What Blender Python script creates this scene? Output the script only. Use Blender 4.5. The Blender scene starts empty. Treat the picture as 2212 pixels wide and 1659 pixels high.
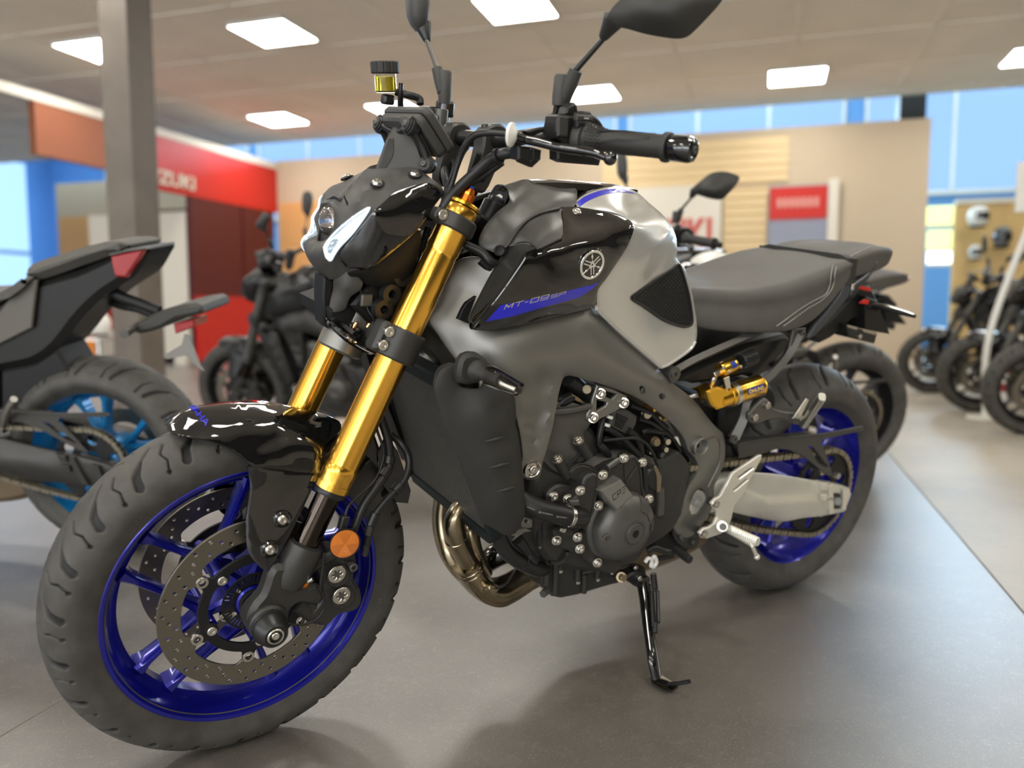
import bpy, bmesh, math, random
import numpy as np
from mathutils import Vector, Matrix
from mathutils.geometry import delaunay_2d_cdt
random.seed(7); RNG = np.random.RandomState(7)
PI = math.pi
C = bpy.context.scene.collection
# ---------------------------------------------------------------- camera and bike frames
IW, IH = 2212, 1659
CAMLOC = np.array([-0.3275, -1.4014, 0.7594])
YAW, PITCH, ROLL, FPX, LEAN, STEER = 0.9925, -0.0935, 0.0005, 1703.5, 0.1821, 0.0531

def rotm(ax, a):
    ax = np.array(ax, float); ax /= np.linalg.norm(ax)
    K = np.array([[0, -ax[2], ax[1]], [ax[2], 0, -ax[0]], [-ax[1], ax[0], 0]])
    return np.eye(3) + math.sin(a) * K + (1 - math.cos(a)) * K @ K
FW = np.array([math.cos(YAW) * math.cos(PITCH), math.sin(YAW) * math.cos(PITCH), math.sin(PITCH)])
_r = np.cross(FW, [0, 0, 1]); _r /= np.linalg.norm(_r); _u = np.cross(_r, FW)
RT = _r * math.cos(ROLL) + _u * math.sin(ROLL); UP = _u * math.cos(ROLL) - _r * math.sin(ROLL)
RAKE = math.radians(25)
SAX = np.array([math.sin(RAKE), 0, math.cos(RAKE)]); SPT = np.array([-.108, 0, 0])
BM = rotm([1, 0, 0], LEAN); BZ = .09 * (1 - math.cos(LEAN)); SM = rotm(SAX, STEER)

def st2b(q):
    return (SM @ (np.atleast_2d(q) - SPT).T).T + SPT
def b2w(q):
    return (BM @ np.atleast_2d(q).T).T + [0, 0, BZ]
def w2b(w):
    return (BM.T @ (np.atleast_2d(w) - [0, 0, BZ]).T).T
def ray(p):
    p = np.atleast_2d(np.asarray(p, float))
    return FW + ((p[:, 0] - IW / 2) / FPX)[:, None] * RT - ((p[:, 1] - IH / 2) / FPX)[:, None] * UP
def PX(px, Y, st=False):
    """points of the photograph -> bike coordinates at lateral distance Y from the bike's middle plane"""
    px = np.atleast_2d(np.asarray(px, float)); Y = np.broadcast_to(np.asarray(Y, float), (len(px),))
    A = BM @ SM if st else BM
    n = A[:, 1]; d = ray(px)
    base = b2w(st2b([[0, 0, 0]]))[0] if st else np.array([0, 0, BZ])
    o = base[None, :] + Y[:, None] * n[None, :]
    t = ((o - CAMLOC) @ n) / (d @ n)
    q = w2b(CAMLOC + d * t[:, None])
    if st: q = (SM.T @ (q - SPT).T).T + SPT
    return q
def P(x, y, Y, st=False): return PX([(x, y)], Y, st)[0]
def WZ(x, y, z=0.):
    d = ray([(x, y)])[0]; return CAMLOC + d * ((z - CAMLOC[2]) / d[2])
RU = np.array([.777, .629, 0]); RU /= np.linalg.norm(RU); RV = np.array([RU[1], -RU[0], 0])
ROOM_A = math.atan2(RU[1], RU[0])
def uv(u, v, z=0.): return RU * u + RV * v + np.array([0, 0, z])
def WU(x, y, u):
    d = ray([(x, y)])[0]; t = (u - CAMLOC @ RU) / (d @ RU); w = CAMLOC + d * t
    return np.array([w @ RU, w @ RV, w[2]])
def WV(x, y, v):
    d = ray([(x, y)])[0]; t = (v - CAMLOC @ RV) / (d @ RV); w = CAMLOC + d * t
    return np.array([w @ RU, w @ RV, w[2]])

# ---------------------------------------------------------------- objects
def mk(name, VF, mat, parent=None, st=False, smooth=38, label=None):
    V, F = VF
    V = np.asarray(V, float).reshape(-1, 3)
    if st: V = st2b(V)
    me = bpy.data.meshes.new(name)
    me.from_pydata([tuple(v) for v in V], [], [tuple(int(i) for i in f) for f in F])
    me.validate()
    bm = bmesh.new(); bm.from_mesh(me)
    bmesh.ops.remove_doubles(bm, verts=bm.verts, dist=1e-6)
    bmesh.ops.recalc_face_normals(bm, faces=bm.faces)
    bm.to_mesh(me); bm.free()
    if smooth is not None:
        for p in me.polygons: p.use_smooth = True
        if smooth < 179: me.set_sharp_from_angle(angle=math.radians(smooth))
    if mat is not None: me.materials.append(mat)
    o = bpy.data.objects.new(name, me); C.objects.link(o)
    if parent is not None: o.parent = parent
    if label: o['label'] = label
    return o
def many(name, VFs, m, parent=None, st=False, smooth=38, label=None):
    return [mk(name, v, m, parent, st, smooth, label) for v in VFs]
def empty(name, loc=(0, 0, 0), rotz=0, label=None, cat=None, group=None):
    o = bpy.data.objects.new(name, None); C.objects.link(o); o.empty_display_size = .1
    o.location = loc; o.rotation_euler = (0, 0, rotz)
    tag(o, label, cat, group); return o
def tag(o, label=None, cat=None, group=None, kind=None):
    if label: o['label'] = label
    if cat: o['category'] = cat
    if group: o['group'] = group
    if kind: o['kind'] = kind
    return o
def copy_tree(o, parent=None):
    c = o.copy(); C.objects.link(c)
    if parent is not None: c.parent = parent
    for ch in list(o.children): copy_tree(ch, c)
    return c

# ---------------------------------------------------------------- shape builders, all return (V, F)
def join(*parts):
    V = []; F = []; n = 0
    for p in parts:
        v, f = p; v = np.asarray(v, float).reshape(-1, 3)
        V.append(v); F += [tuple(i + n for i in g) for g in f]; n += len(v)
    return (np.vstack(V), F) if V else (np.zeros((0, 3)), [])
def xf(VF, M=None, t=None):
    V, F = VF; V = np.asarray(V, float)
    if M is not None: V = (np.asarray(M) @ V.T).T
    if t is not None: V = V + np.asarray(t)
    return V, F
def mirY(VF):
    V, F = VF; V = np.array(V, float); V[:, 1] *= -1
    return V, [tuple(reversed(f)) for f in F]
def basis(n, ref=None):
    n = np.asarray(n, float); n = n / np.linalg.norm(n)
    r = np.array([0, 0, 1.]) if ref is None else np.asarray(ref, float)
    if abs(n @ r) > .97 * np.linalg.norm(r): r = np.array([1., 0, 0])
    a = np.cross(r, n); a /= np.linalg.norm(a); b = np.cross(n, a)
    return a, b, n
def lathe(prof, p0, axis, seg=32, a0=0, a1=2 * PI, ref=None, ripple=0):
    """prof: list of (distance along axis, radius)"""
    a, b, n = basis(axis, ref); full = abs(a1 - a0 - 2 * PI) < 1e-6
    m = seg if full else seg + 1; V = []; F = []
    rp = np.ones(m)
    if ripple: rp = 1 + ripple * RNG.uniform(-1, 1, m)
    for (t, r) in prof:
        for k in range(m):
            th = a0 + (a1 - a0) * k / seg
            rr = r * (rp[k] if r > 1e-5 else 1)
            V.append(np.asarray(p0) + n * t + (a * math.cos(th) + b * math.sin(th)) * rr)
    for i in range(len(prof) - 1):
        for k in range(seg):
            k2 = (k + 1) % m
            F.append((i * m + k, i * m + k2, (i + 1) * m + k2, (i + 1) * m + k))
    if full:
        if prof[0][1] > 1e-5: F.append(tuple(range(m)))
        if prof[-1][1] > 1e-5: F.append(tuple((len(prof) - 1) * m + k for k in reversed(range(m))))
    return V, F
def cyl(p0, p1, r, r1=None, seg=24, bev=.0008, ripple=0):
    p0 = np.asarray(p0, float); p1 = np.asarray(p1, float); L = np.linalg.norm(p1 - p0)
    if r1 is None: r1 = r
    bev = min(bev, L * .3, r * .4, r1 * .4)
    return lathe([(0, r - bev), (bev, r), (L - bev, r1), (L, r1 - bev)], p0, p1 - p0, seg, ripple=ripple)
def ring(p, n, ro, ri, h, seg=48, bev=.0006):
    """flat washer centred on p, thickness h along n"""
    pr = [(-h / 2 + bev, ri), (-h / 2, ri + bev), (-h / 2, ro - bev), (-h / 2 + bev, ro), (h / 2 - bev, ro), (h / 2, ro - bev), (h / 2, ri + bev), (h / 2 - bev, ri), (-h / 2 + bev, ri)]
    return lathe2(pr, p, n, seg)
def lathe2(pr, p0, axis, seg=48, ref=None):
    """closed profile revolved, no caps"""
    a, b, n = basis(axis, ref); V = []; F = []
    for (t, r) in pr:
        for k in range(seg):
            th = 2 * PI * k / seg; V.append(np.asarray(p0) + n * t + (a * math.cos(th) + b * math.sin(th)) * r)
    for i in range(len(pr) - 1):
        for k in range(seg):
            k2 = (k + 1) % seg; F.append((i * seg + k, i * seg + k2, (i + 1) * seg + k2, (i + 1) * seg + k))
    return V, F
def crom(pts, n=8, closed=False):
    """Catmull-Rom through points (any dimension)"""
    p = np.asarray(pts, float); N = len(p); out = []
    if N < 3 and not closed: return np.array([p[0] + (p[-1] - p[0]) * t for t in np.linspace(0, 1, n + 1)])
    m = N if closed else N - 1
    for i in range(m):
        if closed: a, b, c, d = p[(i - 1) % N], p[i], p[(i + 1) % N], p[(i + 2) % N]
        else:
            b, c = p[i], p[i + 1]; a = p[i - 1] if i > 0 else 2 * b - c; d = p[i + 2] if i + 2 < N else 2 * c - b
        for k in range(n):
            t = k / n
            out.append(.5 * ((2 * b) + (-a + c) * t + (2 * a - 5 * b + 4 * c - d) * t * t + (-a + 3 * b - 3 * c + d) * t ** 3))
    if not closed: out.append(p[-1])
    return np.array(out)
def tube(pts, r, seg=12, n=8, cap=True, flat=1.0, ripple=0, smooth=True):
    """r: number or list per control point"""
    p = np.asarray(pts, float)
    rr = np.broadcast_to(np.asarray(r, float), (len(p),))
    q = crom(np.c_[p, rr], n) if smooth else np.c_[p, rr]
    X = q[:, :3]; R = q[:, 3]; T = np.gradient(X, axis=0); T /= np.linalg.norm(T, axis=1)[:, None] + 1e-12
    a, b, _ = basis(T[0]); V = []; F = []
    for i in range(len(X)):
        a = a - T[i] * (a @ T[i]); a /= np.linalg.norm(a); b = np.cross(T[i], a)
        rad = R[i] * (1 + (ripple if i % 2 else -ripple))
        for k in range(seg):
            th = 2 * PI * k / seg; V.append(X[i] + (a * math.cos(th) + b * math.sin(th) * flat) * rad)
    for i in range(len(X) - 1):
        for k in range(seg):
            k2 = (k + 1) % seg; F.append((i * seg + k, i * seg + k2, (i + 1) * seg + k2, (i + 1) * seg + k))
    if cap:
        F.append(tuple(range(seg))); F.append(tuple((len(X) - 1) * seg + k for k in reversed(range(seg))))
    return V, F
def corr(pts, r, pitch=.004, seg=12):
    """corrugated conduit"""
    X = crom(np.asarray(pts, float), 12); d = np.r_[0, np.cumsum(np.linalg.norm(np.diff(X, axis=0), axis=1))]
    s = np.arange(0, d[-1], pitch / 2); Y = np.c_[[np.interp(s, d, X[:, k]) for k in range(3)]].T
    return tube(Y, [r if i % 2 else r * .82 for i in range(len(Y))], seg, smooth=False)
def pip(pt, poly):
    x, y = pt[0], pt[1]; c = False; n = len(poly); j = n - 1
    for i in range(n):
        xi, yi = poly[i][0], poly[i][1]; xj, yj = poly[j][0], poly[j][1]
        if (yi > y) != (yj > y) and x < (xj - xi) * (y - yi) / (yj - yi + 1e-30) + xi: c = not c
        j = i
    return c
def area2(p):
    p = np.asarray(p)[:, :2]; q = np.roll(p, -1, 0); return .5 * np.sum(p[:, 0] * q[:, 1] - q[:, 0] * p[:, 1])
def offs(poly, d):
    """offset a counter-clockwise polygon inward by d"""
    p = np.asarray(poly, float)[:, :2]; a = p - np.roll(p, 1, 0); b = np.roll(p, -1, 0) - p
    a /= np.linalg.norm(a, axis=1)[:, None] + 1e-12; b /= np.linalg.norm(b, axis=1)[:, None] + 1e-12
    na = np.c_[-a[:, 1], a[:, 0]]; nb = np.c_[-b[:, 1], b[:, 0]]; m = na + nb
    L = np.linalg.norm(m, axis=1)[:, None]; m = m / (L + 1e-9)
    k = 1 / np.clip((m * na).sum(1), .5, 1)
    return p + m * (d * k)[:, None]
def cdt(loops, extra=None):
    """triangulate the area inside loops[0] and outside loops[1:]"""
    V = []; E = []
    for L in loops:
        b = len(V); V += [Vector((float(p[0]), float(p[1]))) for p in L]; E += [(b + i, b + (i + 1) % len(L)) for i in range(len(L))]
    if extra is not None: V += [Vector((float(p[0]), float(p[1]))) for p in extra]
    v, e, f, ov, oe, of = delaunay_2d_cdt(V, E, [], 0, 1e-7)
    v = np.array([(a[0], a[1]) for a in v]); out = []
    for t in f:
        c = v[list(t)].mean(0)
        if pip(c, loops[0]) and not any(pip(c, h) for h in loops[1:]): out.append(tuple(t))
    return v, out
def circ2(cx, cy, r, n=24, a0=0): return [(cx + r * math.cos(a0 + 2 * PI * k / n), cy + r * math.sin(a0 + 2 * PI * k / n)) for k in range(n)]
def prism(outline, h0, h1, holes=(), bev=.0012, frame=None):
    """plate: outline in local (a,b), extruded from h0 to h1; frame=(origin, ea, eb, en); default a=x b=z n=y"""
    if frame is None: frame = (np.zeros(3), np.array([1., 0, 0]), np.array([0, 0, 1.]), np.array([0, 1., 0]))
    o, ea, eb, en = [np.asarray(k, float) for k in frame]
    loops = []
    for i, L in enumerate([outline] + list(holes)):
        L = np.asarray(L, float)[:, :2]
        if (area2(L) > 0) != (i == 0): L = L[::-1]
        loops.append(L)
    bev = min(bev, abs(h1 - h0) * .45); s = 1 if h1 > h0 else -1
    ins = [offs(L, bev) for L in loops] if bev > 0 else loops
    v, f = cdt(ins)
    V = []; F = []
    def add(pts, h):
        b = len(V)
        for p in pts: V.append(o + ea * p[0] + eb * p[1] + en * h)
        return b
    b0 = add(v, h0); F += [tuple(b0 + i for i in t) for t in f]
    b1 = add(v, h1); F += [tuple(b1 + i for i in reversed(t)) for t in f]
    for L, I in zip(loops, ins):
        n = len(L); seq = [add(I, h0)]
        if bev > 0: seq += [add(L, h0 + s * bev), add(L, h1 - s * bev)]
        seq += [add(I, h1)]
        for a, b in zip(seq[:-1], seq[1:]):
            for i in range(n): F.append((a + i, b + i, b + (i + 1) % n, a + (i + 1) % n))
    return V, F
def rrect(w, h, r, n=5, cx=0, cy=0):
    out = []
    for (sx, sy, a) in ((1, 1, 0), (-1, 1, PI / 2), (-1, -1, PI), (1, -1, 3 * PI / 2)):
        for k in range(n + 1):
            t = a + PI / 2 * k / n; out.append((cx + sx * (w / 2 - r) + r * math.cos(t), cy + sy * (h / 2 - r) + r * math.sin(t)))
    return out
def box(c, size, M=None, bev=.002):
    sx, sy, sz = size; r = min(bev, sx * .45, sz * .45)
    v = prism(rrect(sx, sz, r, 3), -sy / 2, sy / 2, bev=min(bev, sy * .4))
    return xf(v, M, c)
def loft(secs, capa=True, capb=True, closed=True):
    """secs: list of rings with the same number of points"""
    n = len(secs[0]); V = [p for s in secs for p in s]; F = []
    for i in range(len(secs) - 1):
        for k in range(n if closed else n - 1):
            k2 = (k + 1) % n; F.append((i * n + k, i * n + k2, (i + 1) * n + k2, (i + 1) * n + k))
    if capa: F.append(tuple(range(n)))
    if capb: F.append(tuple((len(secs) - 1) * n + k for k in reversed(range(n))))
    return V, F
def ell(c, ea, eb, ra, rb, n=24, p=2.0):
    out = []
    for k in range(n):
        t = 2 * PI * k / n; ct, s_ = math.cos(t), math.sin(t)
        out.append(np.asarray(c) + np.asarray(ea) * ra * np.sign(ct) * abs(ct) ** (2 / p) + np.asarray(eb) * rb * np.sign(s_) * abs(s_) ** (2 / p))
    return out
def ball(c, r, seg=16, sc=(1, 1, 1)):
    v = lathe([(r * -math.cos(PI * k / 10), max(r * math.sin(PI * k / 10), 0)) for k in range(11)], (0, 0, 0), (0, 0, 1), seg)
    return xf(v, np.diag(sc), c)
def bolt(p, n, r=.006, h=.005, hexr=None, seg=20, washer=False):
    """socket head screw pointing along n"""
    hexr = hexr or r * .5; a, b, n = basis(n); p = np.asarray(p, float)
    pr = [(-.002, r * .98), (h - .0008, r), (h, r * .88), (h, hexr * 1.05), (h - .6 * h, hexr * .9), (h - .6 * h, 0)]
    v = lathe(pr, p, n, seg)
    if washer: v = join(v, lathe([(-.002, r * 1.35), (.0012, r * 1.4), (.0018, r * 1.2)], p, n, seg))
    return v
# ---------------------------------------------------------------- freeform panels
class RBF:
    def __init__(s, X, y, lam=1e-4):
        X = np.asarray(X, float); s.m = X.mean(0); s.sc = X.std() + 1e-9; s.X = (X - s.m) / s.sc; n = len(X)
        K = s.k(np.linalg.norm(s.X[:, None] - s.X[None], axis=2)) + lam * np.eye(n)
        Pm = np.c_[np.ones(n), s.X]; A = np.block([[K, Pm], [Pm.T, np.zeros((3, 3))]])
        s.w = np.linalg.lstsq(A, np.r_[np.asarray(y, float), 0, 0, 0], rcond=None)[0]
    def k(s, r): return np.where(r > 1e-9, r * r * np.log(r + 1e-12), 0)
    def __call__(s, Q):
        Q = (np.atleast_2d(np.asarray(Q, float))[:, :2] - s.m) / s.sc
        K = s.k(np.linalg.norm(Q[:, None] - s.X[None], axis=2)); return np.c_[K, np.ones(len(Q)), Q] @ s.w
def smooth_outline(pts, step=6.):
    """(x, y, Y[, 1=sharp corner]) -> dense closed outline"""
    p = [tuple(q[:3]) for q in pts]; sh = [len(q) > 3 and q[3] for q in pts]; N = len(p); out = []
    P_ = np.asarray(p, float)
    for i in range(N):
        b, c = P_[i], P_[(i + 1) % N]
        a = 2 * b - c if sh[i] else P_[(i - 1) % N]; d = 2 * c - b if sh[(i + 1) % N] else P_[(i + 2) % N]
        L = np.linalg.norm((c - b)[:2]); n = max(1, int(round(L / step)))
        la = np.linalg.norm((b - a)[:2]); ld = np.linalg.norm((d - c)[:2])
        m0 = (c - a) * .5 * min(1, 2 * L / (L + la + 1e-9)); m1 = (d - b) * .5 * min(1, 2 * L / (L + ld + 1e-9))
        for k in range(n):
            t = k / n; out.append((2 * t ** 3 - 3 * t * t + 1) * b + (t ** 3 - 2 * t * t + t) * m0 + (-2 * t ** 3 + 3 * t * t) * c + (t ** 3 - t * t) * m1)
    return np.array(out)
class Panel:
    """a body panel: outline and inner points are (photo x, photo y, lateral Y); gets real curvature, thickness and a return edge"""
    def __init__(s, outline, inner=(), step=6., grid=9., thick=.003, lip=.006, holes=(), st=False, ridge=(), lam=1e-4, rnd=.0015):
        s.st = st; O = smooth_outline(outline, step); H = [smooth_outline(h, step) for h in holes]
        ctrl = [tuple(q[:3]) for q in outline] + [tuple(q[:3]) for q in inner]
        if ridge:
            for r in ridge: ctrl += [tuple(q) for q in crom(r, 4)]
        if len(O) > 90: Os = O[::max(1, len(O) // 90)]
        else: Os = O
        ctrl += [tuple(q) for q in Os]; ctrl = np.array(ctrl)
        _, ix = np.unique(np.round(ctrl[:, :2], 0), axis=0, return_index=True); ctrl = ctrl[ix]
        s.f = RBF(ctrl[:, :2], ctrl[:, 2], lam)
        x0, y0 = O[:, :2].min(0); x1, y1 = O[:, :2].max(0); ex = []
        row = 0; y = y0 + grid * .5
        ob = O[:, :2]; hb = [h[:, :2] for h in H]; allb = np.vstack([ob] + hb)
        while y < y1:
            x = x0 + (grid * .5 if row % 2 else 0)
            while x < x1:
                q = (x, y)
                if pip(q, ob) and not any(pip(q, h) for h in hb) and np.min(np.hypot(allb[:, 0] - x, allb[:, 1] - y)) > grid * .5: ex.append(q)
                x += grid
            y += grid * .87; row += 1
        for r in ridge:
            for q in crom(r, 6):
                if pip(q, ob): ex.append((q[0], q[1]))
        v, f = cdt([ob] + hb, ex); s.O = O
        Y = s.f(v)
        B = PX(v, Y, st)
        # vertex normals for the thickness
        Nn = np.zeros_like(B)
        for t in f:
            a, b, c = B[t[0]], B[t[1]], B[t[2]]; nn = np.cross(b - a, c - a); Nn[list(t)] += nn
        if Nn[:, 1].sum() > 0: Nn = -Nn
        Nn /= np.linalg.norm(Nn, axis=1)[:, None] + 1e-12
        s.front = (B, f)
        inner_ = B - Nn * thick; n = len(B)
        V = list(B) + list(inner_); F = [tuple(t) for t in f] + [tuple(n + i for i in reversed(t)) for t in f]
        # boundary edges
        cnt = {}
        for t in f:
            for i in range(len(t)):
                e = (t[i], t[(i + 1) % len(t)]); cnt[e] = 1
        be = [e for e in cnt if (e[1], e[0]) not in cnt]
        rim = {}
        if lip > 0:
            # rounded return edge
            cen = {}
            for e in be:
                for q in e: cen.setdefault(q, np.zeros(3))
            for a, b in be:
                d = B[b] - B[a]; nrm = .5 * (Nn[a] + Nn[b]); o = np.cross(d, nrm); L = np.linalg.norm(o)
                if L > 0:
                    m = (B[[k for k in (a, b)]]).mean(0)
                    cen[a] += o / L; cen[b] += o / L
            # sign: pointing away from panel
            for a, b in be[:1]: pass
            sgn = 0
            for t in f:
                for i in range(3):
                    e = (t[i], t[(i + 1) % 3])
                    if (e[1], e[0]) not in cnt:
                        o = np.cross(B[e[1]] - B[e[0]], Nn[e[0]]); third = B[t[(i + 2) % 3]]
                        sgn += 1 if o @ (third - B[e[0]]) < 0 else -1
            sgn = 1 if sgn > 0 else -1
            for q, o in cen.items():
                o = o / (np.linalg.norm(o) + 1e-9) * sgn
                i0 = len(V); V.append(B[q] + o * rnd * .7 - Nn[q] * rnd * .3); V.append(B[q] + o * rnd - Nn[q] * rnd); V.append(B[q] + o * rnd - Nn[q] * (lip + rnd)); V.append(B[q] - Nn[q] * (lip + rnd))
                rim[q] = i0
            for a, b in be:
                ia, ib = rim[a], rim[b]
                F += [(a, ia, ib, b), (ia, ia + 1, ib + 1, ib), (ia + 1, ia + 2, ib + 2, ib + 1), (ia + 2, ia + 3, ib + 3, ib + 2), (ia + 3, n + a, n + b, ib + 3)]
        else:
            for a, b in be: F.append((a, n + a, n + b, b))
        s.VF = (V, F)
    def at(s, px, up=0.0):
        px = np.atleast_2d(np.asarray(px, float))[:, :2]
        return PX(px, s.f(px) - up, s.st)
    def decal(s, outline, up=.0006, step=5., grid=7., holes=()):
        """thin film lying on the panel"""
        O = smooth_outline([tuple(q[:2]) + (0,) + tuple(q[2:]) for q in outline], step)[:, :2]
        H = [np.asarray(h, float) for h in holes]
        x0, y0 = O.min(0); x1, y1 = O.max(0); ex = []
        for y in np.arange(y0 + grid / 2, y1, grid):
            for x in np.arange(x0 + grid / 2, x1, grid):
                if pip((x, y), O) and np.min(np.hypot(O[:, 0] - x, O[:, 1] - y)) > grid * .5: ex.append((x, y))
        v, f = cdt([O] + H, ex)
        return s.film(v, f, up)
    def film(s, v, f, up=.0006):
        A = s.at(v, up); B = s.at(v, -.0004); n = len(A)
        F = [tuple(t) for t in f] + [tuple(n + i for i in reversed(t)) for t in f]; cnt = set()
        for t in f:
            for i in range(len(t)): cnt.add((t[i], t[(i + 1) % len(t)]))
        for a, b in cnt:
            if (b, a) not in cnt: F.append((a, n + a, n + b, b))
        return list(A) + list(B), F
def text_tris(body, size=1.0, bold=0.0, shear=0.0, space=1.0, depth=0.0):
    """text as flat triangles, baseline at origin, x right y up; width returned"""
    cu = bpy.data.curves.new('t', 'FONT'); cu.body = body; cu.size = size; cu.shear = shear; cu.offset = bold; cu.space_character = space
    cu.resolution_u = 3; cu.fill_mode = 'FRONT'
    o = bpy.data.objects.new('t', cu); C.objects.link(o); bpy.context.view_layer.update()
    me = bpy.data.meshes.new_from_object(o.evaluated_get(bpy.context.evaluated_depsgraph_get()))
    V = np.array([v.co[:] for v in me.vertices]); F = [tuple(p.vertices) for p in me.polygons]
    bpy.data.objects.remove(o); bpy.data.curves.remove(cu); bpy.data.meshes.remove(me)
    return V[:, :2], F
STROKES = {'M': [[(0, 0), (0, 1), (.5, .3), (1, 1), (1, 0)]], 'T': [[(0, 1), (1, 1)], [(.5, 1), (.5, 0)]], '-': [[(.1, .5), (.7, .5)]], '0': [[(0, 0), (0, 1), (1, 1), (1, 0), (0, 0)]], '9': [[(0, 0), (1, 0), (1, 1), (0, 1), (0, .45), (1, .45)]],
           'S': [[(1, 1), (0, 1), (0, .5), (1, .5), (1, 0), (0, 0)]], 'P': [[(0, 0), (0, 1), (1, 1), (1, .42), (0, .42)]], 'C': [[(1, 1), (0, 1), (0, 0), (1, 0)]], '3': [[(0, 1), (1, 1), (1, 0), (0, 0)], [(.35, .5), (1, .5)]]}
def block_letters(body, w=1., gap=.35, tx=.13, ty=.17):
    """wide square-cut letters as quads; height 1"""
    V = []; F = []; x = 0
    for ch in body:
        cw = .75 if ch == '-' else w
        for line in STROKES[ch]:
            for (a, b) in zip(line[:-1], line[1:]):
                a = np.array([x + a[0] * cw, a[1]]); b = np.array([x + b[0] * cw, b[1]]); d = (b - a) / np.linalg.norm(b - a)
                t = tx * abs(d[1]) + ty * abs(d[0]); n = np.array([-d[1], d[0]]) * t / 2; e = d * t * .45
                i = len(V); V += [a - e - n, b + e - n, b + e + n, a - e + n]; F += [(i, i + 1, i + 2), (i, i + 2, i + 3)]
        x += cw + gap
    V = np.array(V); return (V - V.min(0)) / (V.max(0) - V.min(0)), F
def extr(V2, F, fn, h0, h1):
    """fn(points2d, height)->3d ; closed thin solid"""
    A = fn(V2, h0); B = fn(V2, h1); n = len(V2); G = [tuple(t) for t in F] + [tuple(n + i for i in reversed(t)) for t in F]; cnt = set()
    for t in F:
        for i in range(len(t)): cnt.add((t[i], t[(i + 1) % len(t)]))
    for a, b in cnt:
        if (b, a) not in cnt: G.append((a, n + a, n + b, b))
    return list(A) + list(B), G
def text3(body, o, ex, ey, w, th=.0006, **k):
    """text in plane (o, ex, ey), fitted to width w"""
    V, F = text_tris(body, **k); x0 = V[:, 0].min(); s = w / (V[:, 0].max() - x0); V = (V - [x0, 0]) * s
    ex = np.asarray(ex, float); ex /= np.linalg.norm(ex); ey = np.asarray(ey, float); ey /= np.linalg.norm(ey); en = np.cross(ex, ey)
    return extr(V, F, lambda q, h: np.asarray(o) + q[:, :1] * ex + q[:, 1:2] * ey + en * h, -th * .3, th)

# ---------------------------------------------------------------- materials
MATS = {}
def mat(name, col, rough=.5, metal=0., coat=0., spec=.5, emit=None, es=0., bump=0., bscale=200., trans=0., ior=1.45, cvar=0., cscale=8., alpha=1., aniso=0., detail=4., coat_r=.03, wave=None, sheen=0.):
    m = bpy.data.materials.new(name); m.use_nodes = True; nt = m.node_tree; b = nt.nodes['Principled BSDF']
    b.inputs['Base Color'].default_value = (*col, 1); b.inputs['Roughness'].default_value = rough; b.inputs['Metallic'].default_value = metal
    b.inputs['Coat Weight'].default_value = coat; b.inputs['Coat Roughness'].default_value = coat_r; b.inputs['Specular IOR Level'].default_value = spec
    b.inputs['Transmission Weight'].default_value = trans; b.inputs['IOR'].default_value = ior; b.inputs['Anisotropic'].default_value = aniso
    b.inputs['Sheen Weight'].default_value = sheen
    if emit: b.inputs['Emission Color'].default_value = (*emit, 1); b.inputs['Emission Strength'].default_value = es
    tc = nt.nodes.new('ShaderNodeTexCoord')
    if cvar:
        n = nt.nodes.new('ShaderNodeTexNoise'); n.inputs['Scale'].default_value = cscale; n.inputs['Detail'].default_value = detail
        nt.links.new(tc.outputs['Object'], n.inputs['Vector'])
        r = nt.nodes.new('ShaderNodeMapRange'); r.inputs[1].default_value = .3; r.inputs[2].default_value = .7; r.inputs[3].default_value = 1 - cvar; r.inputs[4].default_value = 1 + cvar
        nt.links.new(n.outputs['Fac'], r.inputs[0])
        x = nt.nodes.new('ShaderNodeVectorMath'); x.operation = 'SCALE'; x.inputs[0].default_value = col
        nt.links.new(r.outputs[0], x.inputs['Scale']); nt.links.new(x.outputs[0], b.inputs['Base Color'])
        r2 = nt.nodes.new('ShaderNodeMapRange'); r2.inputs[3].default_value = max(rough - .08 * (1 + cvar), .02); r2.inputs[4].default_value = min(rough + .1, 1)
        nt.links.new(n.outputs['Fac'], r2.inputs[0]); nt.links.new(r2.outputs[0], b.inputs['Roughness'])
    if bump:
        n = nt.nodes.new('ShaderNodeTexNoise'); n.inputs['Scale'].default_value = bscale; n.inputs['Detail'].default_value = 3
        nt.links.new(tc.outputs['Object'], n.inputs['Vector'])
        u = nt.nodes.new('ShaderNodeBump'); u.inputs['Strength'].default_value = bump; u.inputs['Distance'].default_value = .0008
        nt.links.new(n.outputs['Fac'], u.inputs['Height']); nt.links.new(u.outputs[0], b.inputs['Normal'])
    MATS[name] = m; return m
mat('gold', (.9, .5, .08), .2, 1., aniso=.0)
mat('gold_bright', (.9, .52, .06), .22, 1.)
mat('blue_rim', (.008, .01, .3), .3, .5, coat=.6, coat_r=.12)
mat('cyan_rim', (.01, .22, .5), .38, .3, coat=.3)
mat('rubber', (.062, .058, .051), .58, bump=.25, bscale=900, cvar=.25, cscale=30)
mat('rubber_letter', (.075, .07, .06), .45)
mat('hose', (.012, .012, .012), .42)
mat('gloss_black', (.004, .004, .004), .06, coat=1., coat_r=.02)
mat('matte_black', (.027, .026, .023), .5, bump=.35, bscale=1400)
mat('plastic_grey', (.05, .048, .043), .48, bump=.4, bscale=1500)
mat('satin_black', (.013, .013, .0125), .36)
mat('deep_black', (.006, .006, .006), .55)
mat('titan', (.235, .23, .21), .42, .75, bump=.12, bscale=1800)
mat('cast_black', (.045, .043, .039), .42, .35, bump=.2, bscale=900)
mat('cast_grey', (.105, .102, .092), .4, .5, bump=.2, bscale=900)
mat('disc_steel', (.2, .185, .15), .36, .9)
mat('steel', (.62, .6, .55), .24, 1.)
mat('zinc', (.55, .52, .46), .3, 1.)
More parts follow.
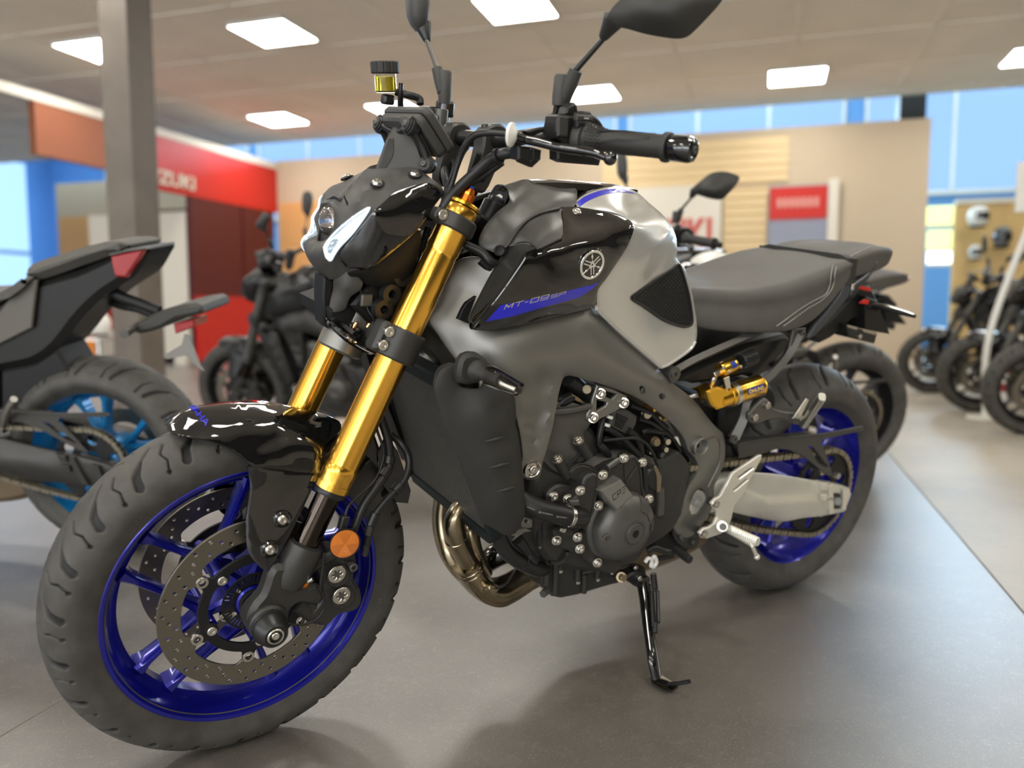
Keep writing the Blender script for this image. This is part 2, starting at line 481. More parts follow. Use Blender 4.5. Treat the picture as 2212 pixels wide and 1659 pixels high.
mat('chrome', (.85, .85, .85), .07, 1.)
mat('exhaust', (.36, .3, .2), .26, 1., cvar=.3, cscale=12)
mat('swing_alu', (.78, .76, .68), .38, .7, coat=.3, cvar=.06, cscale=9)
mat('alu', (.7, .69, .64), .3, 1.)
mat('silver_paint', (.6, .595, .56), .28, .55, coat=1., coat_r=.03)
mat('cover_grey', (.095, .093, .085), .4, .4, bump=.08, bscale=1800)
mat('decal_blue', (.012, .012, .5), .3, coat=.7)
mat('decal_silver', (.5, .49, .44), .3, .6)
mat('decal_black', (.008, .008, .008), .35)
mat('seat_vinyl', (.085, .081, .072), .55, bump=.8, bscale=700, cvar=.12, cscale=14)
mat('thread', (.35, .33, .29), .7)
mat('strap', (.028, .027, .025), .5)
mat('orange_lens', (.9, .3, .03), .18, coat=1., emit=(.9, .3, .03), es=.04)
mat('orange_dark', (.55, .15, .015), .22, coat=1.)
mat('red_lens', (.35, .008, .012), .15, coat=1.)
mat('led', (.9, .95, 1.), .2, emit=(.75, .9, 1.), es=.5)
mat('led_base', (.16, .2, .22), .15, .3, coat=1., emit=(.6, .8, 1.), es=.2)
mat('lens_glass', (1, 1, 1), .02, trans=1., ior=1.45)
mat('projector', (.75, .66, .6), .08, .9)
mat('fluid', (.62, .52, .02), .08, trans=.7, ior=1.4)
mat('clear', (.95, .95, .9), .03, trans=1., ior=1.3)
mat('white_plastic', (.75, .74, .68), .4)
mat('white_paint', (.8, .79, .74), .35)
mat('rad_core', (.003, .008, .008), .6)
mat('rad_mesh', (.07, .068, .06), .4, .3)
mat('screen', (.01, .012, .015), .08, coat=1.)
mat('orange_ano', (.85, .22, .03), .25, .9)
mat('ohlins_blue', (.02, .045, .24), .35)
mat('yellow', (.85, .55, .05), .4)
mat('chain', (.28, .25, .19), .35, .9)
mat('copper', (.6, .3, .15), .3, 1.)

def _rub():  # darkens groove floors in the colour, standing in for recess shade
    m = MATS['rubber']; nt = m.node_tree; b = nt.nodes['Principled BSDF']; a = nt.nodes.new('ShaderNodeAttribute'); a.attribute_name = 'groove_shade'
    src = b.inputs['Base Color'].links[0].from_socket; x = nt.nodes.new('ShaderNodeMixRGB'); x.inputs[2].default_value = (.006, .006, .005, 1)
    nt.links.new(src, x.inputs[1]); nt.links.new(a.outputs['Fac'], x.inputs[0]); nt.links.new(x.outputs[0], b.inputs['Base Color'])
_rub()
# tuning
FLOOR_R, FLOOR_S, LAMP, DOF_F, EXPO = .36, .8, 15.5, 1.9, .8
ROOMK = {}
# ================================================================ ROOM
H = 3.45
RM = np.c_[RU, RV, [0, 0, -1.]].T  # helper only
def rbox(u0, u1, v0, v1, z0, z1, bev=.004):
    """box in room axes"""
    o = uv(0, 0); c = []
    V = [uv(u, v, z) for u in (u0, u1) for v in (v0, v1) for z in (z0, z1)]
    F = [(0, 1, 3, 2), (4, 6, 7, 5), (0, 4, 5, 1), (2, 3, 7, 6), (0, 2, 6, 4), (1, 5, 7, 3)]
    return V, F
def struct(name, VF, m, parent=None, smooth=None):
    o = mk(name, VF, m, parent, smooth=smooth)
    if parent is None: o['kind'] = 'structure'
    return o
def floor_mat(name, base, dark, rough, r2):
    m = mat(name, base, rough); nt = m.node_tree; b = nt.nodes['Principled BSDF']; N = nt.nodes.new; L = nt.links.new
    tc = N('ShaderNodeTexCoord')
    n1 = N('ShaderNodeTexNoise'); n1.inputs['Scale'].default_value = 1.3; n1.inputs['Detail'].default_value = 8; n1.inputs['Roughness'].default_value = .62; L(tc.outputs['Object'], n1.inputs['Vector'])
    n2 = N('ShaderNodeTexNoise'); n2.inputs['Scale'].default_value = 260; n2.inputs['Detail'].default_value = 2; L(tc.outputs['Object'], n2.inputs['Vector'])
    n3 = N('ShaderNodeTexNoise'); n3.inputs['Scale'].default_value = 45; n3.inputs['Detail'].default_value = 6; n3.inputs['Distortion'].default_value = 1.2; L(tc.outputs['Object'], n3.inputs['Vector'])
    mx = N('ShaderNodeMixRGB'); mx.inputs[1].default_value = (*dark, 1); mx.inputs[2].default_value = (*base, 1)
    mr = N('ShaderNodeMapRange'); mr.inputs[1].default_value = .38; mr.inputs[2].default_value = .6; L(n1.outputs['Fac'], mr.inputs[0]); L(mr.outputs[0], mx.inputs[0])
    # light specks and fine scratches
    sp = N('ShaderNodeMapRange'); sp.inputs[1].default_value = .6; sp.inputs[2].default_value = .7; L(n2.outputs['Fac'], sp.inputs[0])
    sc = N('ShaderNodeMapRange'); sc.inputs[1].default_value = .54; sc.inputs[2].default_value = .76; sc.inputs[4].default_value = .35; L(n3.outputs['Fac'], sc.inputs[0])
    ad = N('ShaderNodeMath'); ad.operation = 'ADD'; L(sp.outputs[0], ad.inputs[0]); L(sc.outputs[0], ad.inputs[1])
    m2 = N('ShaderNodeMixRGB'); m2.inputs[2].default_value = (.3, .27, .22, 1); L(mx.outputs[0], m2.inputs[1])
    k = N('ShaderNodeMath'); k.operation = 'MULTIPLY'; k.inputs[1].default_value = .8; k.use_clamp = True; L(ad.outputs[0], k.inputs[0]); L(k.outputs[0], m2.inputs[0]); L(m2.outputs[0], b.inputs['Base Color'])
    rr = N('ShaderNodeMapRange'); rr.inputs[3].default_value = rough; rr.inputs[4].default_value = r2; L(n1.outputs['Fac'], rr.inputs[0]); L(rr.outputs[0], b.inputs['Roughness'])
    bu = N('ShaderNodeBump'); bu.inputs['Strength'].default_value = .12; bu.inputs['Distance'].default_value = .002; L(n3.outputs['Fac'], bu.inputs['Height']); L(bu.outputs[0], b.inputs['Normal'])
    return m
fm = floor_mat('polished_concrete', (.135, .121, .101), (.058, .05, .04), FLOOR_R, FLOOR_R + .14)
fb_ = fm.node_tree.nodes['Principled BSDF'].inputs
fb_['Specular IOR Level'].default_value = FLOOR_S; fb_['Coat Weight'].default_value = 1.; fb_['Coat Roughness'].default_value = .43; fb_['Coat IOR'].default_value = 2.0
fm2 = floor_mat('aisle_floor', (.42, .38, .31), (.33, .3, .25), .4, .5)
struct('floor', rbox(-9, 16.1, -18, 9.5, -.2, 0), fm)
struct('trim_1', rbox(-9, 16, 1.52, 9.4, .0, .004), fm2)
def strip(a, b, w, z1):
    d = b - a; d[2] = 0; n_ = np.array([-d[1], d[0], 0]) / np.linalg.norm(d) * w / 2
    lo = [a - n_, b - n_, b + n_, a + n_]; return loft([lo, [p + np.array([0, 0, z1]) for p in lo]])
mat('joint', (.16, .145, .12), .6)
struct('trim_10', strip(WZ(-100, 1652), WZ(660, 1190), .004, .0006), MATS['joint'])
mat('ceiling_tile', (.9, .83, .72), .85, cvar=.05, cscale=1.5)
mat('wall_beige', (.56, .46, .33), .8, cvar=.03, cscale=1.2)
mat('wall_dark', (.1, .09, .075), .8)
mat('wall_blue', (.16, .38, .78), .7)
mat('slat', (.74, .57, .32), .55)
mat('slat_orange', (.75, .42, .16), .55)
mat('red', (.55, .02, .012), .45)
mat('red_glare', (.3, .1, .045), .6)
mat('dark_red', (.09, .012, .012), .5)
mat('panel_white', (.72, .68, .58), .6)
mat('column_grey', (.16, .135, .11), .55, cvar=.1, cscale=5)
mat('wood', (.66, .44, .18), .5, cvar=.12, cscale=5)
mat('poster_grey', (.26, .28, .36), .4)
mat('sky_glass', (.04, .08, .15), .2, emit=(.34, .58, 1.), es=.56)
mat('sky_glass_pale', (.05, .08, .12), .2, emit=(.4, .66, 1.), es=.8)
mat('fill_window', (.7, .75, .8), .2, emit=(.92, .95, 1.), es=4.)  # emitter for the added fill windows, out of view
mat('lit_green', (.6, .7, .3), .3, emit=(.85, 1., .38), es=.75)
mat('lit_white', (.9, .9, .9), .3, emit=(.85, .95, 1.), es=1.6)
mat('lamp', (1, 1, 1), .5, emit=(1., .965, .9), es=LAMP)
# ceiling with shallow tile grooves
def ceiling():
    V, F = rbox(-9, 10.15, -17.9, 9.4, H + .02, H + .12); parts = [(V, F)]
    return join(*parts)
struct('ceiling', ceiling(), MATS['ceiling_tile'])
for i, (a, b) in enumerate([(-9, 10.15)]):
    bars = []
    for u in np.arange(-8.35, 10.1, 1.22): bars.append(rbox(u - .012, u + .012, -17.8, 9.3, H + .008, H + .022))
    for v in np.arange(-17.2, 9.3, 1.22): bars.append(rbox(-8.9, 10.1, v - .012, v + .012, H + .008, H + .022))
    struct('trim_2', join(*bars), MATS['ceiling_tile'])
# back volume, higher and blue
struct('wall_back', rbox(16, 16.2, -18, 9.5, 0, 5.6), MATS['wall_blue'])
struct('trim_3', rbox(10.1, 16, -17.9, 9.4, 5.4, 5.6), MATS['ceiling_tile'])
struct('trim_4', rbox(10.12, 10.2, -17.9, 9.4, H + .02, 5.4), MATS['ceiling_tile'])
struct('wall_left', rbox(-9, 16.2, -18.2, -18, 0, 5.6), MATS['wall_blue'])
struct('wall_right', rbox(-9, 16.2, 9.5, 9.7, 0, 5.6), MATS['wall_dark'])
struct('wall_front', rbox(-9.2, -9, -18.2, 9.7, 0, 5.6), MATS['wall_dark'])
n = 1
for (v0, v1) in ((-16, -11.5), (-11.2, -7), (-6.7, -2.3), (-2., 2.2), (2.6, 7.2)):
    w = struct('window_%d' % n, rbox(15.93, 15.99, v0, v1, 3.0, 5.0), MATS['sky_glass']); n += 1
    bars = [rbox(15.9, 15.96, v0 + k * (v1 - v0) / 3 - .03, v0 + k * (v1 - v0) / 3 + .03, 3.0, 5.0) for k in range(4)]
    mk('window_frame', join(*bars, rbox(15.9, 15.96, v0, v1, 2.95, 3.03), rbox(15.9, 15.96, v0, v1, 4.97, 5.05)), MATS['alu'], w, smooth=None)
for (u0, u1) in ((6.6, 9.5), (10.4, 15.2)):
    w = struct('window_%d' % n, rbox(u0, u1, -17.99, -17.93, .9, 4.6), MATS['sky_glass_pale']); n += 1
    mk('window_frame', join(rbox(u0, u1, -17.95, -17.9, 2.2, 2.3), rbox((u0 + u1) / 2 - .04, (u0 + u1) / 2 + .04, -17.95, -17.9, .9, 4.6)), MATS['alu'], w, smooth=None)
# unseen glowing windows added behind the camera as frontal fill
for (v0, v1) in ((-13, -9), (-8.5, -4.5), (-4, 0), (.5, 4.5)):
    w = struct('window_%d' % n, rbox(-8.99, -8.94, v0, v1, .6, 2.9), MATS['fill_window']); n += 1
    mk('window_frame', join(rbox(-8.95, -8.9, v0, v1, 1.7, 1.76), rbox(-8.95, -8.9, (v0 + v1) / 2 - .03, (v0 + v1) / 2 + .03, .6, 2.9)), MATS['cast_black'], w, smooth=None)
# back partition
PU = 9.9
struct('wall_partition', rbox(PU, PU + .14, -6.62, 2.73, 0, 3.11), MATS['wall_beige'])
struct('baseboard_partition', rbox(PU - .02, PU, -6.6, 2.72, 0, .12), MATS['panel_white'])
def slatwall(name, u, v0, v1, z0, z1, m, label):
    bars = [rbox(u - .012, u, v0, v1, z0, z1)]
    z = z0
    while z < z1 - .02:
        bars.append(rbox(u - .03, u - .01, v0, v1, z + .012, min(z + .1, z1))); z += .112
    return tag(mk(name, join(*bars), m, smooth=None), label, 'display panel')
slatwall('slatwall_panel', PU, -1.35, 1.08, 2.42, 3.0, MATS['slat'], 'pale yellow slatted display panel high on the beige partition, above the white board')
slatwall('slatwall_panel', PU, .29, .84, 1.0, 2.38, MATS['slat'], 'pale yellow slatted panel low on the partition, left of the red poster')
slatwall('slatwall_panel', PU, -6.55, -4.3, 1.25, 2.45, MATS['slat_orange'], 'orange slatted display panel at the left end of the partition, behind the headlight')
t = tag(mk('white_board', rbox(PU - .06, PU - .03, -1.35, .26, .9, 2.42), MATS['panel_white'], smooth=None), 'white board with big red letters beside the small mirror', 'sign')
# red letters, plain blocks as the blur shows them
wo = lambda u, v, z: uv(u, v, z)
lt = extr(*text_tris('SUZUKI', size=1.0, bold=.02), lambda q, h: uv(PU - .062 - h, 0, 0) + RV * (-1.16 + q[:, :1] * .385) + np.array([0, 0, 1.]) * (1.58 + q[:, 1:2] * .58), 0, .01)
mk('red_lettering', lt, MATS['red'], t, smooth=None)
ps = tag(mk('poster_board', rbox(PU - .08, PU - .05, .86, 1.58, 1.3, 2.36), MATS['poster_grey'], smooth=None), 'grey poster with a red top and pale lettering on the beige partition', 'poster')
mk('poster_header', rbox(PU - .092, PU - .078, .87, 1.57, 1.93, 2.34), MATS['red'], ps, smooth=None)
mat('pale_pink', (.66, .3, .26), .5)
many('pale_mark', [rbox(PU - .097, PU - .092, .96 + k * .075, 1.015 + k * .075, 2.08, 2.2) for k in range(7)], MATS['pale_pink'], ps, smooth=None)
mk('poster_frame', join(rbox(PU - .11, PU - .04, 1.58, 1.7, 1.25, 2.42)), MATS['panel_white'], ps, smooth=None)
# small plain things beyond the tank
nb = tag(mk('notice_frame', join(rbox(4.3, 4.33, -1.66, -1.44, 1.02, 1.04), rbox(4.3, 4.33, -1.66, -1.645, 1.02, 1.3), rbox(4.3, 4.33, -1.455, -1.44, 1.02, 1.3), rbox(4.3, 4.33, -1.66, -1.44, 1.28, 1.3)), MATS['white_plastic'], smooth=None), 'white sign holder standing far behind the handlebar cables', 'sign holder')
mk('sign_sheet', rbox(4.31, 4.32, -1.65, -1.45, 1.03, 1.29), MATS['panel_white'], nb, smooth=None)
mk('sign_post', join(rbox(4.305, 4.325, -1.56, -1.54, .02, 1.03), rbox(4.2, 4.43, -1.65, -1.45, 0.0, .02)), MATS['white_plastic'], nb, smooth=None)
# black duct above the partition end
q0 = WU(1945, 200, 10.6); q1 = WU(2000, 262, 10.6)
tag(mk('loudspeaker', join(rbox(10.6, 10.95, q0[1], q1[1], 3.16, q0[2]), rbox(10.58, 10.6, q0[1] + .03, q1[1] - .03, 3.2, q0[2] - .04), rbox(10.72, 10.8, (q0[1] + q1[1]) / 2 - .03, (q0[1] + q1[1]) / 2 + .03, 3.02, 3.17), rbox(10.04, 10.82, (q0[1] + q1[1]) / 2 - .03, (q0[1] + q1[1]) / 2 + .03, 2.98, 3.04)), MATS['deep_black'], smooth=None), 'black box loudspeaker above the right end of the beige partition', 'loudspeaker')
# left wing: red fascia running towards the viewer, with shop wall beneath
LV = -6.6
struct('trim_5', rbox(3.2, 9.9, LV - .12, LV, 2.98, 3.08), MATS['panel_white'])
struct('trim_6', rbox(6.6, 9.9, LV - .1, LV - .01, 2.3, 2.98), MATS['red'])
struct('trim_7', rbox(5.52, 6.6, LV - .1, LV - .01, 2.42, 2.98), MATS['red_glare'])  # same red fascia, with the glare on this stretch put into its colour
mk('fascia_lettering', extr(*text_tris('SUZUKI', size=1.0, bold=.02), lambda q, h: uv(0, LV + h, 0) + RU * (6.95 + q[:, :1] * .3) + np.array([0, 0, 1.]) * (2.38 + q[:, 1:2] * .25), 0, .01), MATS['panel_white'], bpy.data.objects['trim_6'], smooth=None)
struct('wall_booth', rbox(9.0, 9.1, -8.7, LV, 0, 2.3), MATS['dark_red'])
struct('wall_booth_side', rbox(7.9, 9.8, LV - .1, LV - .02, .9, 2.3), MATS['dark_red'])
struct('trim_8', rbox(7.9, 9.8, LV - .02, LV + .05, .05, .95), MATS['red'])
tag(mk('banner_panel', join(rbox(7.9, 7.95, -8.4, LV - .12, .12, 2.1), rbox(7.85, 8.05, -8.3, -8.1, 0, .13), rbox(7.85, 8.05, -6.95, -6.75, 0, .13)), MATS['panel_white'], smooth=None), 'tall cream banner panel just right of the grey column', 'banner')
bp = bpy.data.objects['banner_panel']
mk('red_disc', lathe([(0, .5), (.012, .5), (.012, .4), (0, .4)], uv(7.898, -7.9, .95), -RU, 48), MATS['red'], bp, smooth=None)
struct('wall_far_left', rbox(11.04, 11.14, -12.4, -9.0, 0, 3.2), MATS['wall_beige'])
slatwall('slatwall_panel', 11.0, -12.3, -9.02, 1.35, 2.55, MATS['slat_orange'], 'orange slatted display panel between the blue window and the column')
# column
_c = WZ(308, 892); cu, cv = _c @ RU, _c @ RV
tag(mk('support_column', join(rbox(cu - .12, cu + .12, cv - .12, cv + .12, 0, H + .02), rbox(cu - .14, cu + .14, cv - .14, cv + .14, 0, .1)), MATS['column_grey'], smooth=None), 'square grey-brown support column left of the headlight', 'column')
# right: wood panelling with helmets, lit panes
a = WU(2065, 432, 11.2); b = WU(2300, 620, 11.2)
struct('wall_wood', rbox(11.2, 11.3, a[1], 9.3, 0, a[2]), MATS['wood'])
struct('trim_9', rbox(11.15, 11.2, a[1], 9.3, a[2] - .06, a[2]), MATS['panel_white'])
for k, (y0, y1, m, lb) in enumerate(((446, 488, 'lit_green', 'upper'), (498, 540, 'lit_green', 'middle'), (542, 572, 'lit_white', 'lowest'))):
    a = WU(2004, y0, 11.6); b = WU(2062, y1, 11.6)
    o = struct('window_%d' % n, rbox(11.6, 11.64, a[1], b[1], b[2], a[2]), MATS[m]); n += 1
    mk('window_frame', join(rbox(11.57, 11.6, a[1], b[1], b[2] - .02, b[2] + .02)), MATS['panel_white'], o, smooth=None)
# ceiling lights: the ones in view are real panels, the rest of the same grid are area lamps
def clight(u, v, label):
    o = tag(mk('ceiling_light', rbox(u - .3, u + .3, v - .3, v + .3, H - .006, H + .012), MATS['lamp'], smooth=None), label, 'ceiling light', 'square ceiling light panels')
    mk('light_frame', join(rbox(u - .32, u + .32, v - .32, v - .3, H - .012, H + .02), rbox(u - .32, u + .32, v + .3, v + .32, H - .012, H + .02), rbox(u - .32, u - .3, v - .32, v + .32, H - .012, H + .02), rbox(u + .3, u + .32, v - .32, v + .32, H - .012, H + .02)), MATS['white_paint'], o, smooth=None)
clight(5.74, -3.78, 'large square ceiling light between the column and the right-hand mirror, left of the reservoir')
clight(5.84, -1.33, 'square ceiling light cut by the top edge of the picture, between the two mirrors')
clight(8.83, 1.13, 'square ceiling light right of the big mirror, above the partition')
clight(8.78, -5.8, 'small far square ceiling light at the left, just above the red fascia')
clight(8.83, -1.29, 'far square ceiling light behind the mirror stem of the nearer mirror')
clight(5.64, -5.82, 'square ceiling light at the far left, half hidden by the column')
clight(8.8, 3.55, 'square ceiling light at the right edge of the picture')
clight(8.75, -3.95, 'far small ceiling light behind the yellow fluid reservoir')
for (u, v) in [(2.75, -3.75), (2.75, -1.3), (2.75, 1.15), (2.75, 3.6), (2.75, -6.2), (-.3, -3.75), (-.3, -1.3), (-.3, 1.15), (-.3, 3.6), (-3.35, -3.75), (-3.35, -1.3), (-3.35, 1.15), (-3.35, 3.6), (5.8, 3.6), (5.8, 6), (2.75, 6), (5.8, -8.6), (-6.4, -2.5), (-6.4, 1.15)]:
    ld = bpy.data.lights.new('panel_lamp', 'AREA'); ld.shape = 'SQUARE'; ld.size = .6; ld.color = (1., .965, .9); ld.energy = LAMP * .36 * PI
    lo = bpy.data.objects.new('panel_lamp', ld); C.objects.link(lo); lo.location = Vector(uv(u, v, H - .005)); lo.rotation_euler = (0, 0, ROOM_A)
    ld.energy *= ROOMK.get((u, v), 1.)
# back zone gets its own daylight through the high windows
for v in (-12, -6, 0, 6):
    ld = bpy.data.lights.new('back_daylight', 'AREA'); ld.shape = 'RECTANGLE'; ld.size = 4; ld.size_y = 2; ld.color = (.55, .78, 1.); ld.energy = 260
    lo = bpy.data.objects.new('back_daylight', ld); C.objects.link(lo); lo.location = Vector(uv(15.8, v, 4)); lo.rotation_euler = Vector(RU).to_track_quat('Z', 'Y').to_euler()
# ================================================================ MOTORCYCLE: root and front end
M = MATS
bike = empty('motorcycle', label='large silver and black motorcycle with gold forks and blue wheels in the foreground', cat='motorcycle')
bike.matrix_world = Matrix([[*BM[0], 0], [*BM[1], 0], [*BM[2], BZ], [0, 0, 0, 1]])
def dup(o, VFfn=None): pass
def pl(pts, Y, st=False):
    """photo points on the plane y=Y -> (x,z) outline"""
    q = PX([p[:2] for p in pts], Y, st); return [(a[0], a[2]) for a in q]
def slab(pts, Y0, Y1, st=False, bev=.002, holes=(), sm=0, mir=False):
    """plate whose near face (y=Y0) has the outline seen in the photograph"""
    o = pl(pts, Y0, st); hs = [pl(h, Y0, st) for h in holes]
    if sm: o = [tuple(k) for k in crom(o, sm, True)]
    return prism(o, Y0, Y1, hs, bev)
def both(VF): return join(VF, mirY(VF))
def sides(name, VF, m, parent=None, st=False, smooth=38, label=None):
    return [mk(name, v, m, parent, st, smooth, label) for v in (VF, mirY(VF))]

GROOVE = {}
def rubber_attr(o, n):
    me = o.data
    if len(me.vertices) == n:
        a = me.attributes.new('groove_shade', 'FLOAT', 'POINT'); a.data.foreach_set('value', GROOVE[n].astype(np.float32))
def tyre(cx, cz, prof, treads, nth, pitchn, side_text, label=None):
    pr = crom(prof, 6); y = pr[:, 0]; r = pr[:, 1]
    ds = np.r_[0, np.cumsum(np.hypot(np.diff(y), np.diff(r)))]; ic = np.argmax(r); s = ds - ds[ic]
    th = np.arange(nth) * 2 * PI / nth; R0 = r.max(); pitch = 2 * PI * R0 / pitchn
    T, S = np.meshgrid(th * R0, s, indexing='ij'); side = np.where(S < 0, 0, .5)
    tl = np.mod(T + side * pitch, pitch); a = np.abs(S); dep = np.zeros_like(T)
    for (pts, ws, depth) in treads:
        for i in range(len(pts) - 1):
            for sh in (-pitch, 0, pitch):
                x0, y0 = pts[i]; x1, y1 = pts[i + 1]; dx, dy = x1 - x0, y1 - y0; L2 = dx * dx + dy * dy + 1e-12
                t = np.clip(((tl - x0 - sh) * dx + (a - y0) * dy) / L2, 0, 1); d = np.hypot(tl - x0 - sh - t * dx, a - y0 - t * dy)
                w = ws[i] + (ws[i + 1] - ws[i]) * t
                dep = np.maximum(dep, depth * np.clip((w + .0009 - d) / .0014, 0, 1))
    # push inwards along the section normal
    ny = np.gradient(r, ds); nr = -np.gradient(y, ds)
    if nr[ic] < 0: ny, nr = -ny, -nr
    RR = r[None] - dep * nr[None]; YY = y[None] - dep * ny[None]
    V = np.stack([cx + RR * np.cos(th)[:, None], YY, cz + RR * np.sin(th)[:, None]], -1).reshape(-1, 3); m = len(r); F = []
    for i in range(nth):
        j = (i + 1) % nth
        for k in range(m - 1): F.append((i * m + k, i * m + k + 1, j * m + k + 1, j * m + k))
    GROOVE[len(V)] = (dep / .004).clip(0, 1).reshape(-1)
    return (V, F), (y, r)
def side_letters(body, cx, cz, yr, a0, r0, h, left=True, **k):
    V, F = text_tris(body, **k); sc = h / .72; V = V * sc
    y, r = yr; n = np.argmax(r); yy, rr = (y[:n], r[:n]) if left else (y[n:][::-1], r[n:][::-1])
    sel = np.argsort(rr); rr = rr[sel]; yy = yy[sel]
    def fn(q, hh):
        R = r0 + q[:, 1]; ang = a0 - q[:, 0] / r0; Y = np.interp(R, rr, yy) + (-hh if left else hh)
        return np.c_[cx + R * np.cos(ang), Y, cz + R * np.sin(ang)]
    return extr(V, F, fn, -.0006, .0006)
FT = [(-.0455, .216), (-.050, .2225), (-.0545, .232), (-.0585, .244), (-.0600, .255), (-.0575, .267), (-.0515, .2785), (-.043, .2872), (-.030, .2945), (-.015, .2987), (0, .3)]
FT = FT + [(-a, b) for a, b in FT[-2::-1]]
treads_f = [([(-.014, .022), (.004, .042), (.010, .060)], [.0014, .0058, .0066], .0052),
            ([(-.034, .004), (-.024, .012), (-.014, .022)], [.0010, .0012, .0013], .0034),
            ([(.030, .014), (.040, .030), (.035, .046), (.042, .064)], [.0008, .0011, .0011, .0011], .0036),
            ([(.042, .064), (.0421, .0641)], [.0032, .0032], .0045), ([(.030, .014), (.0301, .0141)], [.0018, .0018], .003)]
(tf, yr_f) = tyre(0, .3, FT, treads_f, 1150, 23, None)
def wheel_rim(cx, cz, hw, rf, rc, spoke_fn):
    t = .0045
    out = [(-hw, rf), (-hw - .003, rf - .004), (-hw - .0015, rf - .009), (-hw + .006, rf - .0135), (-hw + .016, rf - .017), (-hw * .38, rf - .024), (-.012, rc - .002), (.012, rc - .002), (hw * .38, rf - .024), (hw - .016, rf - .017), (hw - .006, rf - .0135), (hw + .0015, rf - .009), (hw + .003, rf - .004), (hw, rf)]
    inn = [(hw - .004, rf), (hw - .005, rf - .006), (hw - .012, rf - .009), (0, rf - .02), (-hw + .012, rf - .009), (-hw + .005, rf - .006), (-hw + .004, rf)]
    return lathe2(out + inn + [out[0]], (cx, 0, cz), (0, 1, 0), 160)
def spoke(cx, cz, a, r0, r1, b=None, w=(.0065, .005, .0062), d=(.017, .014, .021), yc=(0, 0, 0)):
    """spoke from polar (r0,a) to (r1,b); angles in degrees"""
    b = a if b is None else b; a, b = math.radians(a), math.radians(b)
    p0 = np.array([cx + r0 * math.cos(a), 0, cz + r0 * math.sin(a)]); p1 = np.array([cx + r1 * math.cos(b), 0, cz + r1 * math.sin(b)])
    dr = (p1 - p0) / np.linalg.norm(p1 - p0); sd = np.array([-dr[2], 0, dr[0]]); secs = []
    for t in (0, .15, .5, .85, .94, 1.0):
        ww = np.interp(t, [0, .5, .88, 1], [w[0] * 1.2, w[1], w[2], w[2] * 1.9]); dd = np.interp(t, [0, .5, 1], d); y0 = np.interp(t, [0, .5, 1], yc)
        secs.append([p0 + (p1 - p0) * t + sd * ww * sx * k1 + np.array([0, 1, 0]) * (y0 + dd * sy * k2) for (sx, sy, k1, k2) in ((1, -1, .55, 1), (1, -1, 1, .8), (1, 1, 1, .8), (1, 1, .55, 1), (-1, 1, .55, 1), (-1, 1, 1, .8), (-1, -1, 1, .8), (-1, -1, .55, 1))])
    return loft(secs)
def polar(fn, n=180): return [(fn(2 * PI * k / n) * math.cos(2 * PI * k / n), fn(2 * PI * k / n) * math.sin(2 * PI * k / n)) for k in range(n)]
def bump(th, centers, w):
    v = 0
    for c in centers:
        d = (th - math.radians(c) + PI) % (2 * PI) - PI; v = max(v, math.exp(-(d / w) ** 4))
    return v
BOB = [26 + 60 * k for k in range(6)]; BLT = [134.3 + 72 * k for k in range(5)]
def wfr(cx, cz, y0, s=-1): return (np.array([cx, y0, cz]), np.array([1., 0, 0]), np.array([0, 0, 1.]), np.array([0, float(s), 0]))
def at_(cx, cz, r, a, y): return np.array([cx + r * math.cos(math.radians(a)), y, cz + r * math.sin(math.radians(a))])
def brake_disc(cx, cz, y, ro=.149):
    o = polar(lambda t: ro, 160); inner = polar(lambda t: .1135 - .0115 * bump(t, BOB, .13), 240)
    seq = [.1206, .1308, .141, .125, .141, .131, .1217, .1375]; holes = []
    for k in range(64):
        a = math.radians(108.7 + 5.625 * k); r = seq[k % 8]; holes.append(circ2(r * math.cos(a), r * math.sin(a), .0027, 12))
    return prism(o, -.0024, .0024, [inner] + holes, .0005, wfr(cx, cz, y))
def disc_carrier(cx, cz, y):
    o = polar(lambda t: .0885 + .016 * bump(t, BOB, .105), 240); inner = polar(lambda t: .0725 - .0085 * bump(t, BLT, .14), 240)
    bh = [circ2(.0993 * math.cos(math.radians(a)), .0993 * math.sin(math.radians(a)), .0052, 14) for a in BOB]
    return prism(o, -.002, .0032, [inner] + bh, .0006, wfr(cx, cz, y))
# ---- front wheel
parts = [wheel_rim(0, .3, .050, .2295, .197, None)]
for k in range(5):
    A = 134.3 + 72 * k
    parts.append(spoke(0, .3, A, .066, .1985, A + 7.4)); parts.append(spoke(0, .3, A, .070, .1985, A - 45.5, w=(.0065, .005, .006)))
    p = at_(0, .3, .0745, A, 0); parts.append(cyl(p + [0, -.058, 0], p + [0, .058, 0], .0125, seg=20, bev=.002))
    parts.append(spoke(0, .3, A, .022, .072, A, w=(.014, .011, .009), d=(.045, .03, .022)))
parts += [cyl((0, -.056, .3), (0, .056, .3), .031, seg=40, bev=.003), lathe([(0, .026), (.006, .027), (.008, .024), (.010, .021)], (0, -.056, .3), (0, -1, 0), 32)]
fw = mk('front_wheel', join(*parts), M['blue_rim'], bike, st=True, label='blue ten-spoke front wheel')
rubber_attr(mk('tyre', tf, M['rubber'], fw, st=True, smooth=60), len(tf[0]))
def pang(x, y, Y=-.055): q = P(x, y, Y, True); return math.atan2(q[2] - .3, q[0])
many('tyre_lettering', [side_letters('MICHELIN', 0, .3, yr_f, pang(795, 1290), .239, .010, space=1.15, bold=.01), side_letters('120/70 ZR 17', 0, .3, yr_f, pang(742, 1408), .240, .009, space=1.1), side_letters('ROAD 6', 0, .3, yr_f, pang(305, 1140), .2375, .009, space=1.35), side_letters('MADE IN SPAIN', 0, .3, yr_f, pang(252, 1495), .243, .006)], M['rubber_letter'], fw, st=True, smooth=None)
